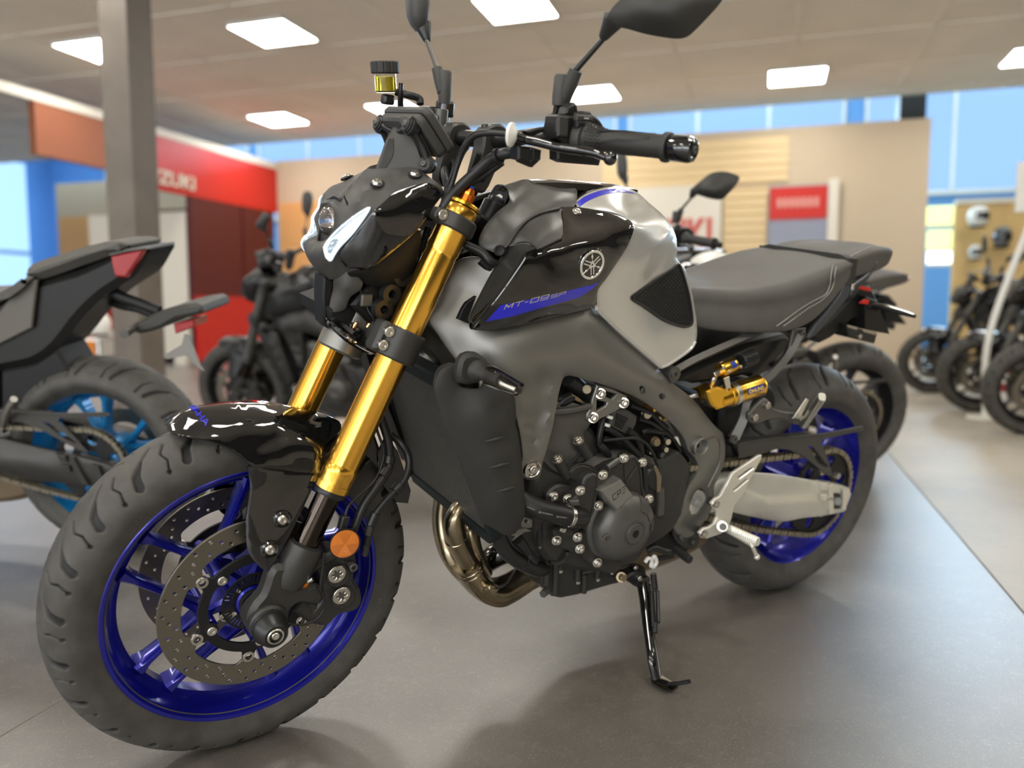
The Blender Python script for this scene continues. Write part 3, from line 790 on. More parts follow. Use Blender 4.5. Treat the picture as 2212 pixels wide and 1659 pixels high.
for sd, y in ((-1, -.0657), (1, .0657)):
    d = mk('brake_disc', brake_disc(0, .3, y), M['disc_steel'], fw, st=True, label='steel drilled brake disc')
    mk('disc_carrier', disc_carrier(0, .3, y), M['deep_black'], fw, st=True)
    many('disc_bobbin', [lathe2([(-.0042, .0056), (-.0045, .0092), (-.0038, .0097), (.0038, .0097), (.0045, .0092), (.0042, .0056), (-.0042, .0056)], at_(0, .3, .0993, a, y), (0, sd, 0), 24) for a in BOB], M['zinc'], fw, st=True)
    many('disc_bolt', [bolt(at_(0, .3, .0745, a, y + sd * .002), (0, sd, 0), .0078, .0055, washer=False) for a in BLT], M['steel'], fw, st=True)
slots = [[((.0365) * math.cos(t), .0365 * math.sin(t)), (.0365 * math.cos(t + .055), .0365 * math.sin(t + .055)), (.047 * math.cos(t + .05), .047 * math.sin(t + .05)), (.047 * math.cos(t + .005), .047 * math.sin(t + .005))] for t in np.arange(0, 2 * PI - .01, 2 * PI / 44)]
mk('sensor_ring', prism(polar(lambda t: .0505, 90), -.001, .001, [polar(lambda t: .030 - .0 * bump(t, BLT, .2), 60)] + slots, .0003, wfr(0, .3, -.0615)), M['deep_black'], fw, st=True)
many('ring_bolt', [bolt(at_(0, .3, .0338, a, -.062), (0, -1, 0), .0042, .003) for a in BLT], M['steel'], fw, st=True)
mk('hub_seal', join(lathe2([(0, .013), (0, .0235), (.007, .0235), (.008, .021), (.004, .017), (.004, .013), (0, .013)], (0, -.062, .3), (0, -1, 0), 36)), M['deep_black'], fw, st=True)
mk('hub_spacer', cyl((0, -.062, .3), (0, -.088, .3), .0155), M['steel'], fw, st=True)
# ---- forks
FD = np.array([.431, 0, 1.]); FD /= np.linalg.norm(FD)
def fk(z, y): return np.array([.065 + (z - .402) * .431, y, z])
for sd in (-1, 1):
    y = .105 * sd; a = fk(.5, y); fl = mk('fork_tube', lathe([(0, .0245), (.001, .0283), (.012, .0285), (.0125, .0278), (.024, .0276), (.03, .0287), (.04, .0287), (.043, .0272), (.045, .0268), (.20, .0268), (.218, .0272), (.26, .0272), (.27, .0272), (.33, .0272), (.345, .0268), (.41, .0266), (.415, .0258), (.421, .0258), (.424, .0272), (.48, .0272), (.482, .0276), (.498, .0276), (.500, .0262)], a, FD, 220, ripple=.0014), M['gold'], bike, st=True, smooth=50, label='gold anodised fork outer tube')
    mk('stanchion', cyl(fk(.36, y), fk(.505, y), .0205, seg=48), M['deep_black'] if False else mat('stanchion_dark', (.05, .04, .032), .12, 1.) if 'stanchion_dark' not in M else M['stanchion_dark'], fl, st=True)
    mk('dust_seal', lathe([(0, .0215), (.0, .0262), (.004, .0272), (.009, .0262), (.01, .0245)], fk(.492, y), FD, 48), M['satin_black'], fl, st=True)
    top = fk(.5, y) + FD * .506
    mk('fork_cap', lathe([(0, .0276), (.0, .0276), (.004, .0276), (.006, .026), (.006, .016)], top - FD * .004, FD, 64), M['gold_bright'], fl, st=True)
    mk('preload_adjuster', lathe([(0, .0135), (.0, .0128), (.003, .0128), (.0035, .012), (.006, .0128), (.0065, .012), (.009, .0128), (.0095, .012), (.012, .0128), (.0125, .012), (.015, .0128), (.019, .0122), (.0195, .009), (.023, .0088), (.0235, .0078), (.0265, .0076)], top, FD, 12), M['orange_ano'], fl, st=True, smooth=25)
    mk('rebound_screw', cyl(top + FD * .0265, top + FD * .032, .0048, seg=6), mat('blue_ano', (.02, .08, .4), .25, .9) if 'blue_ano' not in M else M['blue_ano'], fl, st=True)
def clamp(name, t0, t1, rad, m, extra=()):
    """yoke around both fork tubes between distances t0,t1 along the tubes"""
    parts = []
    for sd in (-1, 1):
        a = fk(.5, .105 * sd)
        parts.append(lathe2([(t0, .0285), (t0, rad - .003), (t0 + .003, rad), (t1 - .003, rad), (t1, rad - .003), (t1, .0285), (t0, .0285)], a, FD, 56))
    c = fk(.5, 0); X = np.cross([0, 1, 0], FD)
    fr = (c, np.array([0, 1., 0]), X if X[0] > 0 else -X, FD)
    o = [(-.085, -.022), (-.04, -.03), (.04, -.03), (.085, -.022), (.085, .03), (.045, .06), (-.045, .06), (-.085, .03)]
    parts.append(prism([tuple(q) for q in crom(o, 4, True)], t0 + .002, t1 - .002, bev=.003, frame=fr))
    return mk(name, join(*parts, *extra), m, bike, st=True)
XF = np.cross([0, 1, 0], FD); XF = -XF if XF[0] > 0 else XF   # forwards, square to the fork
ex = []
for sd in (-1, 1):
    a = fk(.5, .105 * sd); ex.append(box(a + FD * .258 + XF * .036 + np.array([0, sd * -.004, 0]), (.022, .034, .052), np.c_[XF, [0, 1, 0], FD], .006))
lc = clamp('lower_fork_clamp', .232, .284, .0365, M['cast_black'], ex)
lp = []
for sd in (-1, 1):
    for dt in (.247, .270): lp.append(bolt(fk(.5, .105 * sd) + FD * dt + XF * .038 + np.array([0, -.018, 0]) + (np.array([0, .0, 0]) if sd < 0 else 0), (0, -1, 0), .0085, .007))
many('pinch_bolt', lp, M['steel'], lc, st=True)
ex = []
for sd in (-1, 1):
    a = fk(.5, .105 * sd); ex.append(box(a + FD * .471 + XF * .034 + np.array([0, 0, 0]), (.024, .03, .020), np.c_[XF, [0, 1, 0], FD], .006))
uc = clamp('upper_fork_clamp', .458, .484, .0345, M['cast_black'], ex)
many('clamp_bolt', [bolt(fk(.5, .105 * sd) + FD * .471 + XF * .037 + np.array([0, -.014, 0]), (0, -1, 0), .0085, .006) for sd in (-1, 1)], M['steel'], uc, st=True)
# ---- axle clamps and calipers
SL = [(604, 1222), (664, 1232), (664, 1262), (688, 1266), (704, 1286), (688, 1312), (650, 1308), (630, 1324), (620, 1360), (594, 1380), (562, 1376), (543, 1362), (536, 1338), (549, 1308), (566, 1288), (576, 1264), (584, 1240)]
def bottoms(sd):
    v = [slab(SL, -.122, -.088, True, .008, sm=3), lathe([(0, .020), (.002, .0305), (.006, .0312), (.055, .0300), (.075, .024)], fk(.4125, -.105), -FD, 48), cyl((0.004, -.132, .295), (0.004, -.078, .295), .031, seg=40, bev=.004)]
    v.append(tube([P(650, 1232, -.105, True), P(700, 1205, -.108, True), P(742, 1180, -.112, True)], [.013, .012, .012], 14))
    v.append(tube([P(640, 1300, -.105, True), P(690, 1330, -.100, True), P(742, 1290, -.104, True)], [.015, .014, .015], 14))
    v = join(*v)
    return mirY(v) if sd > 0 else v
for sd in (-1, 1):
    fb = mk('axle_clamp', bottoms(sd), M['cast_black'], bike, st=True)
    c = np.array([.003, sd * .13, .2925])
    if sd < 0:
        mk('axle_protector', lathe([(0, .0285), (.004, .0288), (.005, .0275), (.007, .0275), (.008, .0285), (.011, .0285), (.014, .027), (.03, .0215), (.034, .0175), (.034, .015), (.03, .0145), (.03, 0)], c, (0, -1, 0), 48), M['satin_black'], fb, st=True)
        mk('axle_end', join(lathe2([(.0, .0105), (.0, .0135), (.004, .0135), (.005, .0125), (.0045, .0105), (.0, .0105)], c + [0, -.0305, 0], (0, -1, 0), 40), bolt(c + [0, -.03, 0], (0, -1, 0), .0062, .004)), M['steel'], fb, st=True)
CL = [(712, 1192), (756, 1196), (770, 1222), (766, 1252), (780, 1275), (782, 1305), (768, 1322), (735, 1330), (712, 1352), (690, 1352), (668, 1330), (690, 1300), (697, 1262), (690, 1225)]
def caliper(sd):
    v = join(slab(CL, -.116, -.072, True, .006, sm=3), slab([(715, 1200), (755, 1205), (762, 1245), (772, 1300), (735, 1310), (705, 1300), (700, 1240)], -.068, -.035, True, .005, sm=2),
             cyl(P(727, 1240, -.110, True), P(727, 1240, -.110, True) + [0, -.012, 0], .0205, seg=36, bev=.003), cyl(P(737, 1286, -.110, True), P(737, 1286, -.110, True) + [0, -.012, 0], .0205, seg=36, bev=.003),
             cyl(P(672, 1318, -.115, True), P(672, 1318, -.115, True) + [0, .03, 0], .012, seg=20, bev=.002))
    return mirY(v) if sd > 0 else v
for sd in (-1, 1):
    cp = mk('brake_caliper', caliper(sd), M['cast_black'], bike, st=True)
    if sd > 0: continue
    for (x, y) in ((727, 1240), (737, 1286)):
        c = P(x, y, -.1235, True)
        star = polar(lambda t: .0072 + .0026 * math.cos(6 * t), 60)
        mk('caliper_cap', prism(polar(lambda t: .0155, 48), 0, .003, [star], .0008, (c, np.array([1., 0, 0]), np.array([0, 0, 1.]), np.array([0, -1., 0]))), M['zinc'], cp, st=True)
        mk('cap_recess', lathe([(0, .0105), (.001, .0105), (.001, 0)], c, (0, -1, 0), 24), M['cast_grey'], cp, st=True)
    mk('bleed_cap', lathe([(0, .0075), (.004, .0078), (.005, .0065), (.009, .0065), (.011, .005)], P(655, 1262, -.118, True), P(668, 1252, -.128, True) - P(655, 1262, -.118, True), 12), M['orange_ano'], cp, st=True)
    mk('bleed_nipple', cyl(P(664, 1256, -.125, True), P(676, 1250, -.13, True), .0042, seg=10), M['steel'], cp, st=True)
    many('mount_bolt', [bolt(P(760, 1222, -.118, True), (0, -1, 0), .0075, .009), bolt(P(760, 1290, -.1, True), (.5, -1, 0), .006, .005)], M['cast_grey'], cp, st=True)
rf = mk('reflector', join(lathe([(-.004, .0255), (.001, .0262), (.003, .0255)], P(745, 1175, -.140, True), (-.12, -1, .05), 48), cyl(P(745, 1175, -.136, True), P(745, 1175, -.115, True), .012), slab([(728, 1160), (765, 1180), (770, 1215), (745, 1212)], -.118, -.114, True, .001)), M['satin_black'], bike, st=True, label='round orange reflector in black holder')
rl = []
fr_o = P(745, 1175, -.1435, True); nn = np.array([-.12, -1, .05]); ra, rb, rn = basis(nn)
rl.append(lathe([(0, .0238), (.0012, .0234), (.0018, .0215), (.0018, 0)], fr_o, nn, 48))
mk('reflector_lens', join(*rl), M['orange_dark'], rf, st=True)
rc = []
for i in range(-9, 10):
    for j in range(-9, 10):
        X, Y_ = i * .0024 + (j % 2) * .0012, j * .0021
        if math.hypot(X, Y_) < .0215:
            sec = math.atan2(Y_, X) / PI * 3 % 2
            if sec < 1: rc.append(lathe([(0, .0011), (.0009, 0)], fr_o + ra * X + rb * Y_ + rn * .0017, nn, 3))
tag(mk('reflector_prisms', join(*rc), M['orange_lens'], rf, st=True, smooth=None), kind='stuff')
# ================================================================ FENDER, HEADLIGHT, COCKPIT (steered parts)
def T(pts, st=True): return [P(x, y, Y, st) for (x, y, Y) in pts]
def halves(name, pan, m, parent=bike, label=None, split=False):
    """left panel and its mirror image as one moulding (or as two parts)"""
    if split: return sides(name, pan.VF, m, parent, pan.st, label=label)
    return mk(name, both(pan.VF), m, parent, st=pan.st, label=label)
fen = Panel([(362, 917, 0), (400, 889, 0), (450, 878, 0), (520, 872, 0), (600, 873, 0), (640, 880, 0), (700, 895, 0), (733, 910, 0), (736, 925, -.02), (722, 942, -.05), (702, 960, -.076), (696, 985, -.087), (690, 1021, -.092, 1), (650, 1018, -.092), (600, 1012, -.089), (545, 1006, -.083, 1), (522, 985, -.076), (482, 962, -.068), (440, 949, -.058), (395, 939, -.044), (368, 932, -.02)],
            [(450, 912, -.042), (520, 905, -.046), (515, 940, -.064), (600, 900, -.048), (600, 945, -.072), (650, 930, -.068), (640, 985, -.089), (580, 985, -.083), (680, 905, -.028), (560, 960, -.072), (410, 915, -.03), (680, 960, -.083), (560, 925, -.062)], st=True, thick=.0025, lip=.004, step=7, grid=11)
fe = halves('front_fender', fen, M['gloss_black'], label='gloss black front fender')
for word, o_ in (('AHA', (413, 884)),):
    V, F = text_tris(word, size=1, bold=.015); V = V / V[:, 0].max()
    px = np.array(o_) + V[:, :1] * np.array([31, 37]) + V[:, 1:2] * np.array([21, -17]) * 1.55
    fa = fen.film(px, F, .0007); mk('fender_lettering', fa, M['decal_blue'], fe, st=True, smooth=None)
V, F = text_tris('MAY', size=1, bold=.015); V = V / V[:, 0].max()
px = np.array((378, 842)) + V[:, :1] * np.array([31, 37]) + V[:, 1:2] * np.array([21, -17]) * 1.55
px = np.array((413, 884)) - np.array([0, 0]) + V[:, :1] * np.array([31, 37]) + V[:, 1:2] * np.array([21, -17]) * 1.55
mk('fender_lettering', mirY(fen.film(px, F, .0007)), M['decal_blue'], fe, st=True, smooth=None)
sk = Panel([(541, 1008, -.082), (600, 1015, -.086), (689, 1023, -.090, 1), (655, 1095, -.100), (628, 1150, -.108), (600, 1200, -.114), (578, 1233, -.116, 1), (563, 1224, -.113), (537, 1190, -.104), (535, 1120, -.094), (545, 1050, -.085)],
           [(600, 1080, -.096), (585, 1150, -.106), (570, 1190, -.111), (640, 1060, -.095)], st=True, thick=.003, lip=.01, step=7, grid=10)
ks2 = halves('fender_stay', sk, M['gloss_black'], split=True)
for (x, y) in ((610, 1122), (583, 1187)):
    for sd in (-1, 1):
        c = sk.at((x, y), .0)[0]; c = c * [1, -sd, 1]; ks = ks2[0 if sd < 0 else 1]
        mk('stay_cup', lathe2([(-.004, .0085), (.0015, .0088), (.0035, .0125), (.0015, .0150), (-.004, .0150)], c, (0, sd, 0), 36), M['gloss_black'], ks, st=True)
        mk('stay_bolt', lathe([(-.003, .0085), (.002, .0088), (.0055, .0062), (.006, .0034), (.003, .003), (.003, 0)], c, (0, sd, 0), 28), M['steel'], ks, st=True)
# ---- headlight mask
mask = Panel([(790, 366, 0, 1), (835, 364, -.03), (899, 362, -.056), (918, 375, -.066), (952, 401, -.082), (959, 413, -.09, 1), (928, 395, -.086), (900, 400, -.087), (854, 415, -.089), (834, 433, -.094), (812, 452, -.096), (801, 464, -.094), (766, 508, -.074), (737, 553, -.055), (751, 586, -.052, 1), (738, 597, -.044), (712, 603, -.022), (694, 595, 0, 1), (681, 582, 0), (670, 560, 0), (669, 545, 0), (683, 520, 0, 1), (697, 521, -.012), (710, 512, -.022), (720, 487, -.029), (722, 460, -.030), (721, 444, -.024), (713, 437, 0, 1), (738, 419, 0), (764, 392, 0)],
             [(815, 400, -.058), (890, 380, -.062), (760, 450, -.056), (745, 400, -.003), (790, 400, -.038), (729, 490, -.047), (705, 522, -.033), (697, 537, -.038), (703, 558, -.043), (712, 566, -.046), (729, 455, -.035), (860, 392, -.068), (840, 410, -.078), (790, 445, -.083), (760, 475, -.066), (800, 380, -.018), (850, 380, -.048), (690, 575, -.02), (722, 575, -.047)],
             st=True, thick=.003, lip=.006, step=6, grid=7, ridge=[[(776, 436, -.070), (782, 415, -.058), (812, 408, -.062), (838, 398, -.066), (880, 390, -.069), (915, 382, -.071)], [(783, 443, -.076), (790, 422, -.066), (815, 414, -.068), (840, 406, -.074), (880, 396, -.074)]], holes=[[(740, 424, 0, 1), (745, 421, 0, 1), (754, 441, 0, 1), (749, 446, 0, 1)]])
hl = halves('headlight_mask', mask, M['plastic_grey'], label='matte grey headlight mask')
for (x, y, Y) in ((815, 398, -.058), (897, 378, -.064)):
    for sd in (-1, 1):
        c = mask.at((x, y), 0)[0] * [1, -sd, 1]; n_ = np.array([-.25, sd * .35, .9])
        mk('mask_bolt', join(lathe([(0, .0115), (.0025, .0112), (.003, .0098)], c, n_, 28)), M['satin_black'], hl, st=True)
        mk('mask_screw', lathe([(.002, .0088), (.0035, .0085), (.0065, .0058), (.0068, .0028), (.004, .0025), (.004, 0)], c, n_, 28), M['steel'], hl, st=True)
# recessed projector
pc = P(707, 476, 0, True); pn = np.array([-1, 0, -.05])
mk('lamp_recess', join(lathe2([(.012, .030), (.012, .038), (.045, .040), (.045, .037), (.014, .030), (.012, .030)], pc, -pn, 40), lathe([(.04, .038), (.045, .038)], pc, -pn, 40)), M['deep_black'], hl, st=True)
mk('projector_bowl', lathe([(.0, .027), (.004, .0275), (.02, .022), (.028, .01), (.029, 0)], pc + [.004, 0, 0], -pn, 40), M['projector'], hl, st=True)
mk('projector_lens', ball(pc + [.006, 0, 0], .0255, 32, (.7, 1, 1)), M['lens_glass'], hl, st=True)
DR = [(802, 446), (797, 459), (765, 504), (736, 535), (725, 551), (718, 564), (711, 566), (702, 557), (697, 535), (705, 519), (729, 493), (765, 464), (791, 448)]
drl = mask
film_px = [(x, y, 1) if k in (0, 5, 6, 7, 8) else (x, y) for k, (x, y) in enumerate(DR)]
fv = mask.decal(film_px, up=.002, step=5, grid=6)
for sd in (-1, 1):
    v = fv if sd < 0 else mirY(fv)
    dr = mk('running_light', v, M['led_base'], bike, st=True, label='lit white V-shaped running light')
    o = smooth_outline([(x, y, 0) for x, y in DR], 4); cxy = o[:, :2].mean(0)
    ins = offs(o[:, :2] if area2(o) > 0 else o[::-1, :2], 3.2)
    e = mask.at(ins, .0035); e = e if sd < 0 else e * [1, -1, 1]
    mk('light_guide', tube(np.vstack([e[::2], e[:1]]), .0012, 8, 2, smooth=False), M['led'], dr, st=True)
    # inner guide and ribs
    a = [(792, 455), (765, 488), (738, 516), (722, 538), (713, 556)]
    e = mask.at(crom(a, 6), .0035); e = e if sd < 0 else e * [1, -1, 1]
    mk('light_guide', tube(e, .0009, 8, 1, smooth=False), M['led'], dr, st=True)
    ribs = []
    up = crom([(800, 450), (765, 468), (731, 497), (706, 522), (700, 540), (706, 560)], 10); lo = crom([(800, 457), (766, 500), (737, 531), (727, 547), (722, 555), (717, 562)], 10)
    for i in range(4, len(up), 1):
        q = mask.at([up[i] * .85 + lo[i] * .15, up[i] * .15 + lo[i] * .85], .003); q = q if sd < 0 else q * [1, -1, 1]
        ribs.append(tube(q, .0008, 5, 1, smooth=False))
    tag(mk('lens_ribs', join(*ribs), M['led'], dr, st=True), kind='stuff')
# ---- gloss black side cowl
gc = Panel([(959, 415, -.092, 1), (928, 397, -.089), (900, 401, -.090), (854, 416, -.092), (834, 434, -.097), (812, 453, -.099), (801, 466, -.097), (766, 510, -.078), (735, 553, -.058), (756, 588, -.057, 1), (796, 579, -.082), (818, 567, -.088), (870, 525, -.097), (900, 497, -.1), (932, 452, -.1)],
           [(850, 460, -.105), (880, 430, -.100), (810, 500, -.099), (780, 545, -.085), (830, 530, -.098), (900, 440, -.099)], st=True, thick=.003, lip=.001, step=7, grid=10)
halves('headlight_cowl', gc, M['gloss_black'], label='gloss black side cowl', split=True)
gl = Panel([(752, 590, -.06), (800, 578, -.078), (822, 566, -.082), (905, 500, -.09), (900, 560, -.08), (880, 600, -.07), (850, 625, -.06), (800, 615, -.06), (783, 611, -.055)], [(840, 580, -.078)], st=True, thick=.003, lip=.02, grid=14)
halves('headlight_underside', gl, M['deep_black'], split=True)
# housing core that fills the lamp from behind
core = loft([ell((.125, 0, .905), (0, 1, 0), (.35, 0, .93), .062, .045, 24, 2.6), ell((.16, 0, .915), (0, 1, 0), (.3, 0, .95), .082, .052, 24, 2.6), ell((.21, 0, .93), (0, 1, 0), (.2, 0, .98), .08, .045, 24, 2.6), ell((.245, 0, .93), (0, 1, 0), (0, 0, 1), .06, .04, 24, 2.6)])
mk('headlight_housing', core, M['deep_black'], bike, st=True)
ch = Panel([(722, 604, -.028), (738, 597, -.045), (753, 588, -.054), (782, 610, -.062), (775, 627, -.06), (755, 642, -.048), (743, 668, -.038), (722, 673, -.032), (712, 668, -.026), (716, 640, -.024), (722, 620, -.024)], [(745, 620, -.052), (730, 655, -.036)], st=True, thick=.004, lip=.008)
chn = halves('headlight_chin', ch, M['plastic_grey'], split=True)[0]
mk('chin_web', slab([(700, 597), (722, 605), (720, 640), (712, 668), (705, 690), (712, 712), (700, 700), (697, 640)], -.02, .02, True, .003), M['deep_black'], chn, st=True)
# bracket mass and connectors between the forks
mk('lamp_bracket', join(slab([(708, 664), (760, 645), (805, 690), (800, 722), (745, 706), (712, 690)], -.03, .10, True, .006), slab([(800, 610), (860, 590), (905, 560), (900, 640), (860, 690), (800, 700), (760, 660)], -.05, .05, True, .005), tube(T([(860, 640, -.055), (835, 670, -.05), (820, 700, -.05)]), .012, 12)), M['deep_black'], bike, st=True)
many('bracket_boss', [lathe2([(-.01, .007), (.004, .007), (.004, .016), (-.01, .0175)], P(x, y, -.066, True), (0, -1, 0), 28) for x, y in ((845, 635), (828, 668), (869, 598))], M['satin_black'], bike, st=True)
# horn between the fork tubes
hc = P(765, 722, -.02, True); hn = np.array([-.45, .25, -.85])
hn = hn / np.linalg.norm(hn)
ho = mk('horn', lathe([(-.018, .012), (-.017, .022), (-.013, .024), (-.012, .034), (-.006, .036), (-.004, .049), (0, .052), (.004, .049), (.007, .047), (.009, .03), (.012, .028), (.015, .0)], hc, hn, 56), M['gloss_black'], bike, st=True, label='round gloss black horn')
mk('horn_rim', lathe2([(-.003, .0495), (.0, .0532), (.003, .0495), (0, .049), (-.003, .0495)], hc, hn, 56), M['chrome'], ho, st=True)
mk('horn_connector', join(box(hc - hn * .03 + np.array([.012, -.012, 0]), (.018, .014, .02), bev=.002), box(hc - hn * .02 + np.array([-.02, -.01, 0]), (.014, .014, .012), bev=.002)), M['satin_black'], ho, st=True)
many('horn_terminal', [cyl(hc - hn * .018 + np.array([dx, -.015, 0]), hc - hn * .03 + np.array([dx, -.015, 0]), .0035, seg=8) for dx in (-.02, .005)], M['copper'], ho, st=True)
many('horn_wire', [tube(T(p), .0022, 8) for p in ([(790, 640, -.045), (795, 668, -.05), (808, 690, -.055), (812, 715, -.045), (795, 722, -.03)], [(782, 600, -.05), (778, 625, -.05), (786, 645, -.05)])], M['hose'], bike, st=True)
mk('wire_connector', xf(box((0, 0, 0), (.02, .014, .02), bev=.002), None, P(790, 648, -.05, True)), M['cast_grey'], bike, st=True)
# ---- meter visor and display
vis = Panel([(850, 275, 0, 1), (868, 275, -.018), (880, 287, -.031), (893, 305, -.044), (904, 335, -.057), (911, 360, -.062), (885, 367, -.05), (833, 369, -.018), (812, 369, 0, 1), (829, 322, 0)], [(865, 310, -.027), (875, 345, -.04)], st=True, thick=.003, lip=.004, step=5, grid=7)
vv = halves('meter_visor', vis, M['plastic_grey'])
mk('visor_inset', join(vis.decal([(839, 299, 1), (850, 299, 1), (848, 336), (829, 368, 1), (817, 368, 1), (829, 332)], up=.001), mirY(vis.decal([(848, 299, 1), (850, 299, 1), (846, 336), (829, 368, 1), (824, 368, 1), (832, 332)], up=.001))), M['satin_black'], vv, st=True)
TL = P(920, 232, -.066, True); BL = P(978, 325, -.066, True); ey = (TL - BL) / np.linalg.norm(TL - BL); hgt = np.linalg.norm(TL - BL)
ec = (TL + BL) / 2; ec = np.array([ec[0], 0, ec[2]]); en = np.cross([0, 1, 0], ey); en = en if en[0] < 0 else -en
fr = (ec, np.array([0, 1., 0]), ey, en)
dsp = mk('display', join(prism(rrect(.150, hgt * 1.02, .014), -.004, .010, bev=.003, frame=fr), prism(rrect(.142, hgt * .94, .014), .009, .026, bev=.004, frame=fr), prism([(-.05, -.03), (.05, -.03), (.058, .012), (.03, .044), (-.03, .044), (-.058, .012)], .024, .036, bev=.004, frame=fr)), M['plastic_grey'], bike, st=True, label='dark grey instrument display seen from behind')
mk('display_screen', prism(rrect(.132, hgt * .84, .008), -.0055, -.0035, bev=.0006, frame=fr), M['screen'], dsp, st=True)
for k, (a, b) in enumerate(((-.032, .028), (.032, .028), (-.055, .036), (.055, .036))):
    c = ec + np.array([0, a, 0]) + ey * b + en * .030
    mk('display_rib', loft([[c + en * .012 * s_ + np.array([0, .004 * x, 0]) + ey * .006 * y_ for x, y_ in ((1, 1), (-1, 1), (-1, -1), (1, -1))] for s_ in (-.6, .0)] + [[c + en * .006 + np.array([0, .0015 * x, 0]) + ey * .002 * y_ for x, y_ in ((1, 1), (-1, 1), (-1, -1), (1, -1))]]), M['plastic_grey'], dsp, st=True, smooth=None)
br = []
for sd in (-1, 1):
    a, b = P(884, 272, -.052, True), P(922, 352, -.060, True); a = a * [1, -sd, 1]; b = b * [1, -sd, 1]
    br.append(tube([a, (a * .6 + b * .4) + [0.004, 0, 0], b], [.011, .009, .011], 14, flat=.6))
br.append(tube([P(884, 272, -.052, True), P(852, 285, 0, True) + [.004, 0, 0], P(884, 272, -.052, True) * [1, -1, 1]], .0055, 12))
db = mk('display_bracket', join(*br), M['satin_black'], bike, st=True)
for sd in (-1, 1):
    for (x, y, Y, n_) in ((884, 272, -.052, (-.8, 0, .25)), (920, 355, -.062, (-.75, .5, .1))):
        c = P(x, y, Y, True) * [1, -sd, 1]; n_ = np.array(n_) * [1, sd, 1]
        mk('rubber_grommet', lathe([(-.014, .0125), (-.004, .0145), (0, .0145), (.001, .0125), (.004, .0125), (.005, .0105), (.007, .0105), (.0075, .0085)], c, n_, 32), M['hose'], db, st=True)
        mk('grommet_screw', lathe([(.007, .0058), (.0095, .0055), (.0115, .0035), (.0115, .0018), (.009, .0015), (.009, 0)], c, n_, 20), M['cast_grey'], db, st=True)
# ---- handlebar
HB = [(.381, 0, 1.071), (.381, -.07, 1.071), (.384, -.10, 1.073), (.398, -.15, 1.083), (.413, -.19, 1.090), (.432, -.235, 1.088), (.466, -.34, 1.083), (.486, -.395, 1.080)]
hb = mk('handlebar', both(tube(HB, [.0143, .0143, .0135, .0115, .011, .011, .011, .011], 24)), M['satin_black'], bike, st=True)
def along(pts, t0, t1, r, n_=12, **k):
    X = crom(np.asarray(pts, float), 12); d = np.r_[0, np.cumsum(np.linalg.norm(np.diff(X, axis=0), axis=1))]
    s = np.linspace(t0, t1, n_) * d[-1]; Y = np.stack([np.interp(s, d, X[:, i]) for i in range(3)], 1)
    rr = r(np.linspace(0, 1, n_)) if callable(r) else r
    return tube(Y, rr, 40, 2, **k)
DGR = np.array(HB[7]) - np.array(HB[6]); DGR /= np.linalg.norm(DGR)
G0 = P(1272, 300, -.243, True); G1 = P(1440, 318, -.368, True); GD = (G1 - G0) / np.linalg.norm(G1 - G0); GL = np.linalg.norm(G1 - G0)
for sd in (-1, 1):
    f = lambda v: v if sd < 0 else mirY(v)
    gr = mk('handlebar_grip', f(lathe([(-.006, .012), (-.004, .022), (.0, .0235), (.004, .022), (.012, .0175), (.03, .0165), (.07, .0172), (GL - .012, .0170), (GL - .004, .0172), (GL - .003, .021), (GL + .002, .0215), (GL + .005, .0205), (GL + .006, .016)], G0, GD, 56)), M['matte_black'], bike, st=True, label='black rubber grip')
    ga, gb, _ = basis(GD)
    gv = []
    for k, (a0, da) in enumerate(((2.2, 0), (2.35, 0), (3.3, 0), (3.45, 0), (1.2, 0), (5., 0))):
        pts = []
        for (t, da_) in ((.02, .25), (.035, .0), (.06, -.35), (.075, -.35), (.11, -.8)):
            th = a0 + da_; pts.append(G0 + GD * t + (ga * math.cos(th) + gb * math.sin(th)) * .0172)
        gv.append(f(tube(pts, .0006, 6, 3)))
    many('grip_line', gv, M['deep_black'], gr, st=True)
    tx = []
    for i in range(9):
        for j in range(14):
            th = 2 * PI * j / 14 + (i % 2) * .22; p = G0 + GD * (.004 + i * .0028); rr = .0225 - .0006 * i
            d_ = ga * math.cos(th) + gb * math.sin(th); tx.append(box(p + d_ * rr, (.0028, .0014, .0020), np.c_[GD, d_, np.cross(GD, d_)], .0004))
    tag(mk('grip_knurl', f(join(*tx)), M['matte_black'], gr, st=True), kind='stuff')
    be = mk('bar_end', f(lathe([(0, .010), (0, .0175), (.002, .0188), (.028, .0185), (.034, .0165), (.036, .0125), (.035, .0095), (.033, .009), (.033, 0)], G1 + GD * .008, GD, 48)), M['gloss_black'], bike, st=True, label='gloss black bar end weight')
    mk('bar_end_screw', f(bolt(G1 + GD * .042, GD, .0062, .0035)), M['cast_grey'], be, st=True)
# bar clamps and risers
for sd in (-1, 1):
    c = np.array([.381, .057 * sd, 1.071])
    o = [(.0, .026), (-.016, .0215), (-.026, .010), (-.027, -.01), (-.03, -.03), (-.036, -.075), (-.012, -.085), (.012, -.03), (.021, -.016), (.025, .0), (.022, .014), (.012, .024)]
    hc_ = mk('bar_clamp', prism([tuple(q) for q in crom(o, 4, True)], -.0165, .0165, bev=.004, frame=(c, np.array([1., 0, 0]), np.array([0, 0, 1.]), np.array([0, 1., 0]))), M['cast_black'], bike, st=True)
    many('clamp_cap_bolt', [bolt(c + [dx, 0, .024 - abs(dx) * .25], (dx * 8, 0, 1), .006, .004) for dx in (-.017, .015)], M['cast_grey'], hc_, st=True)
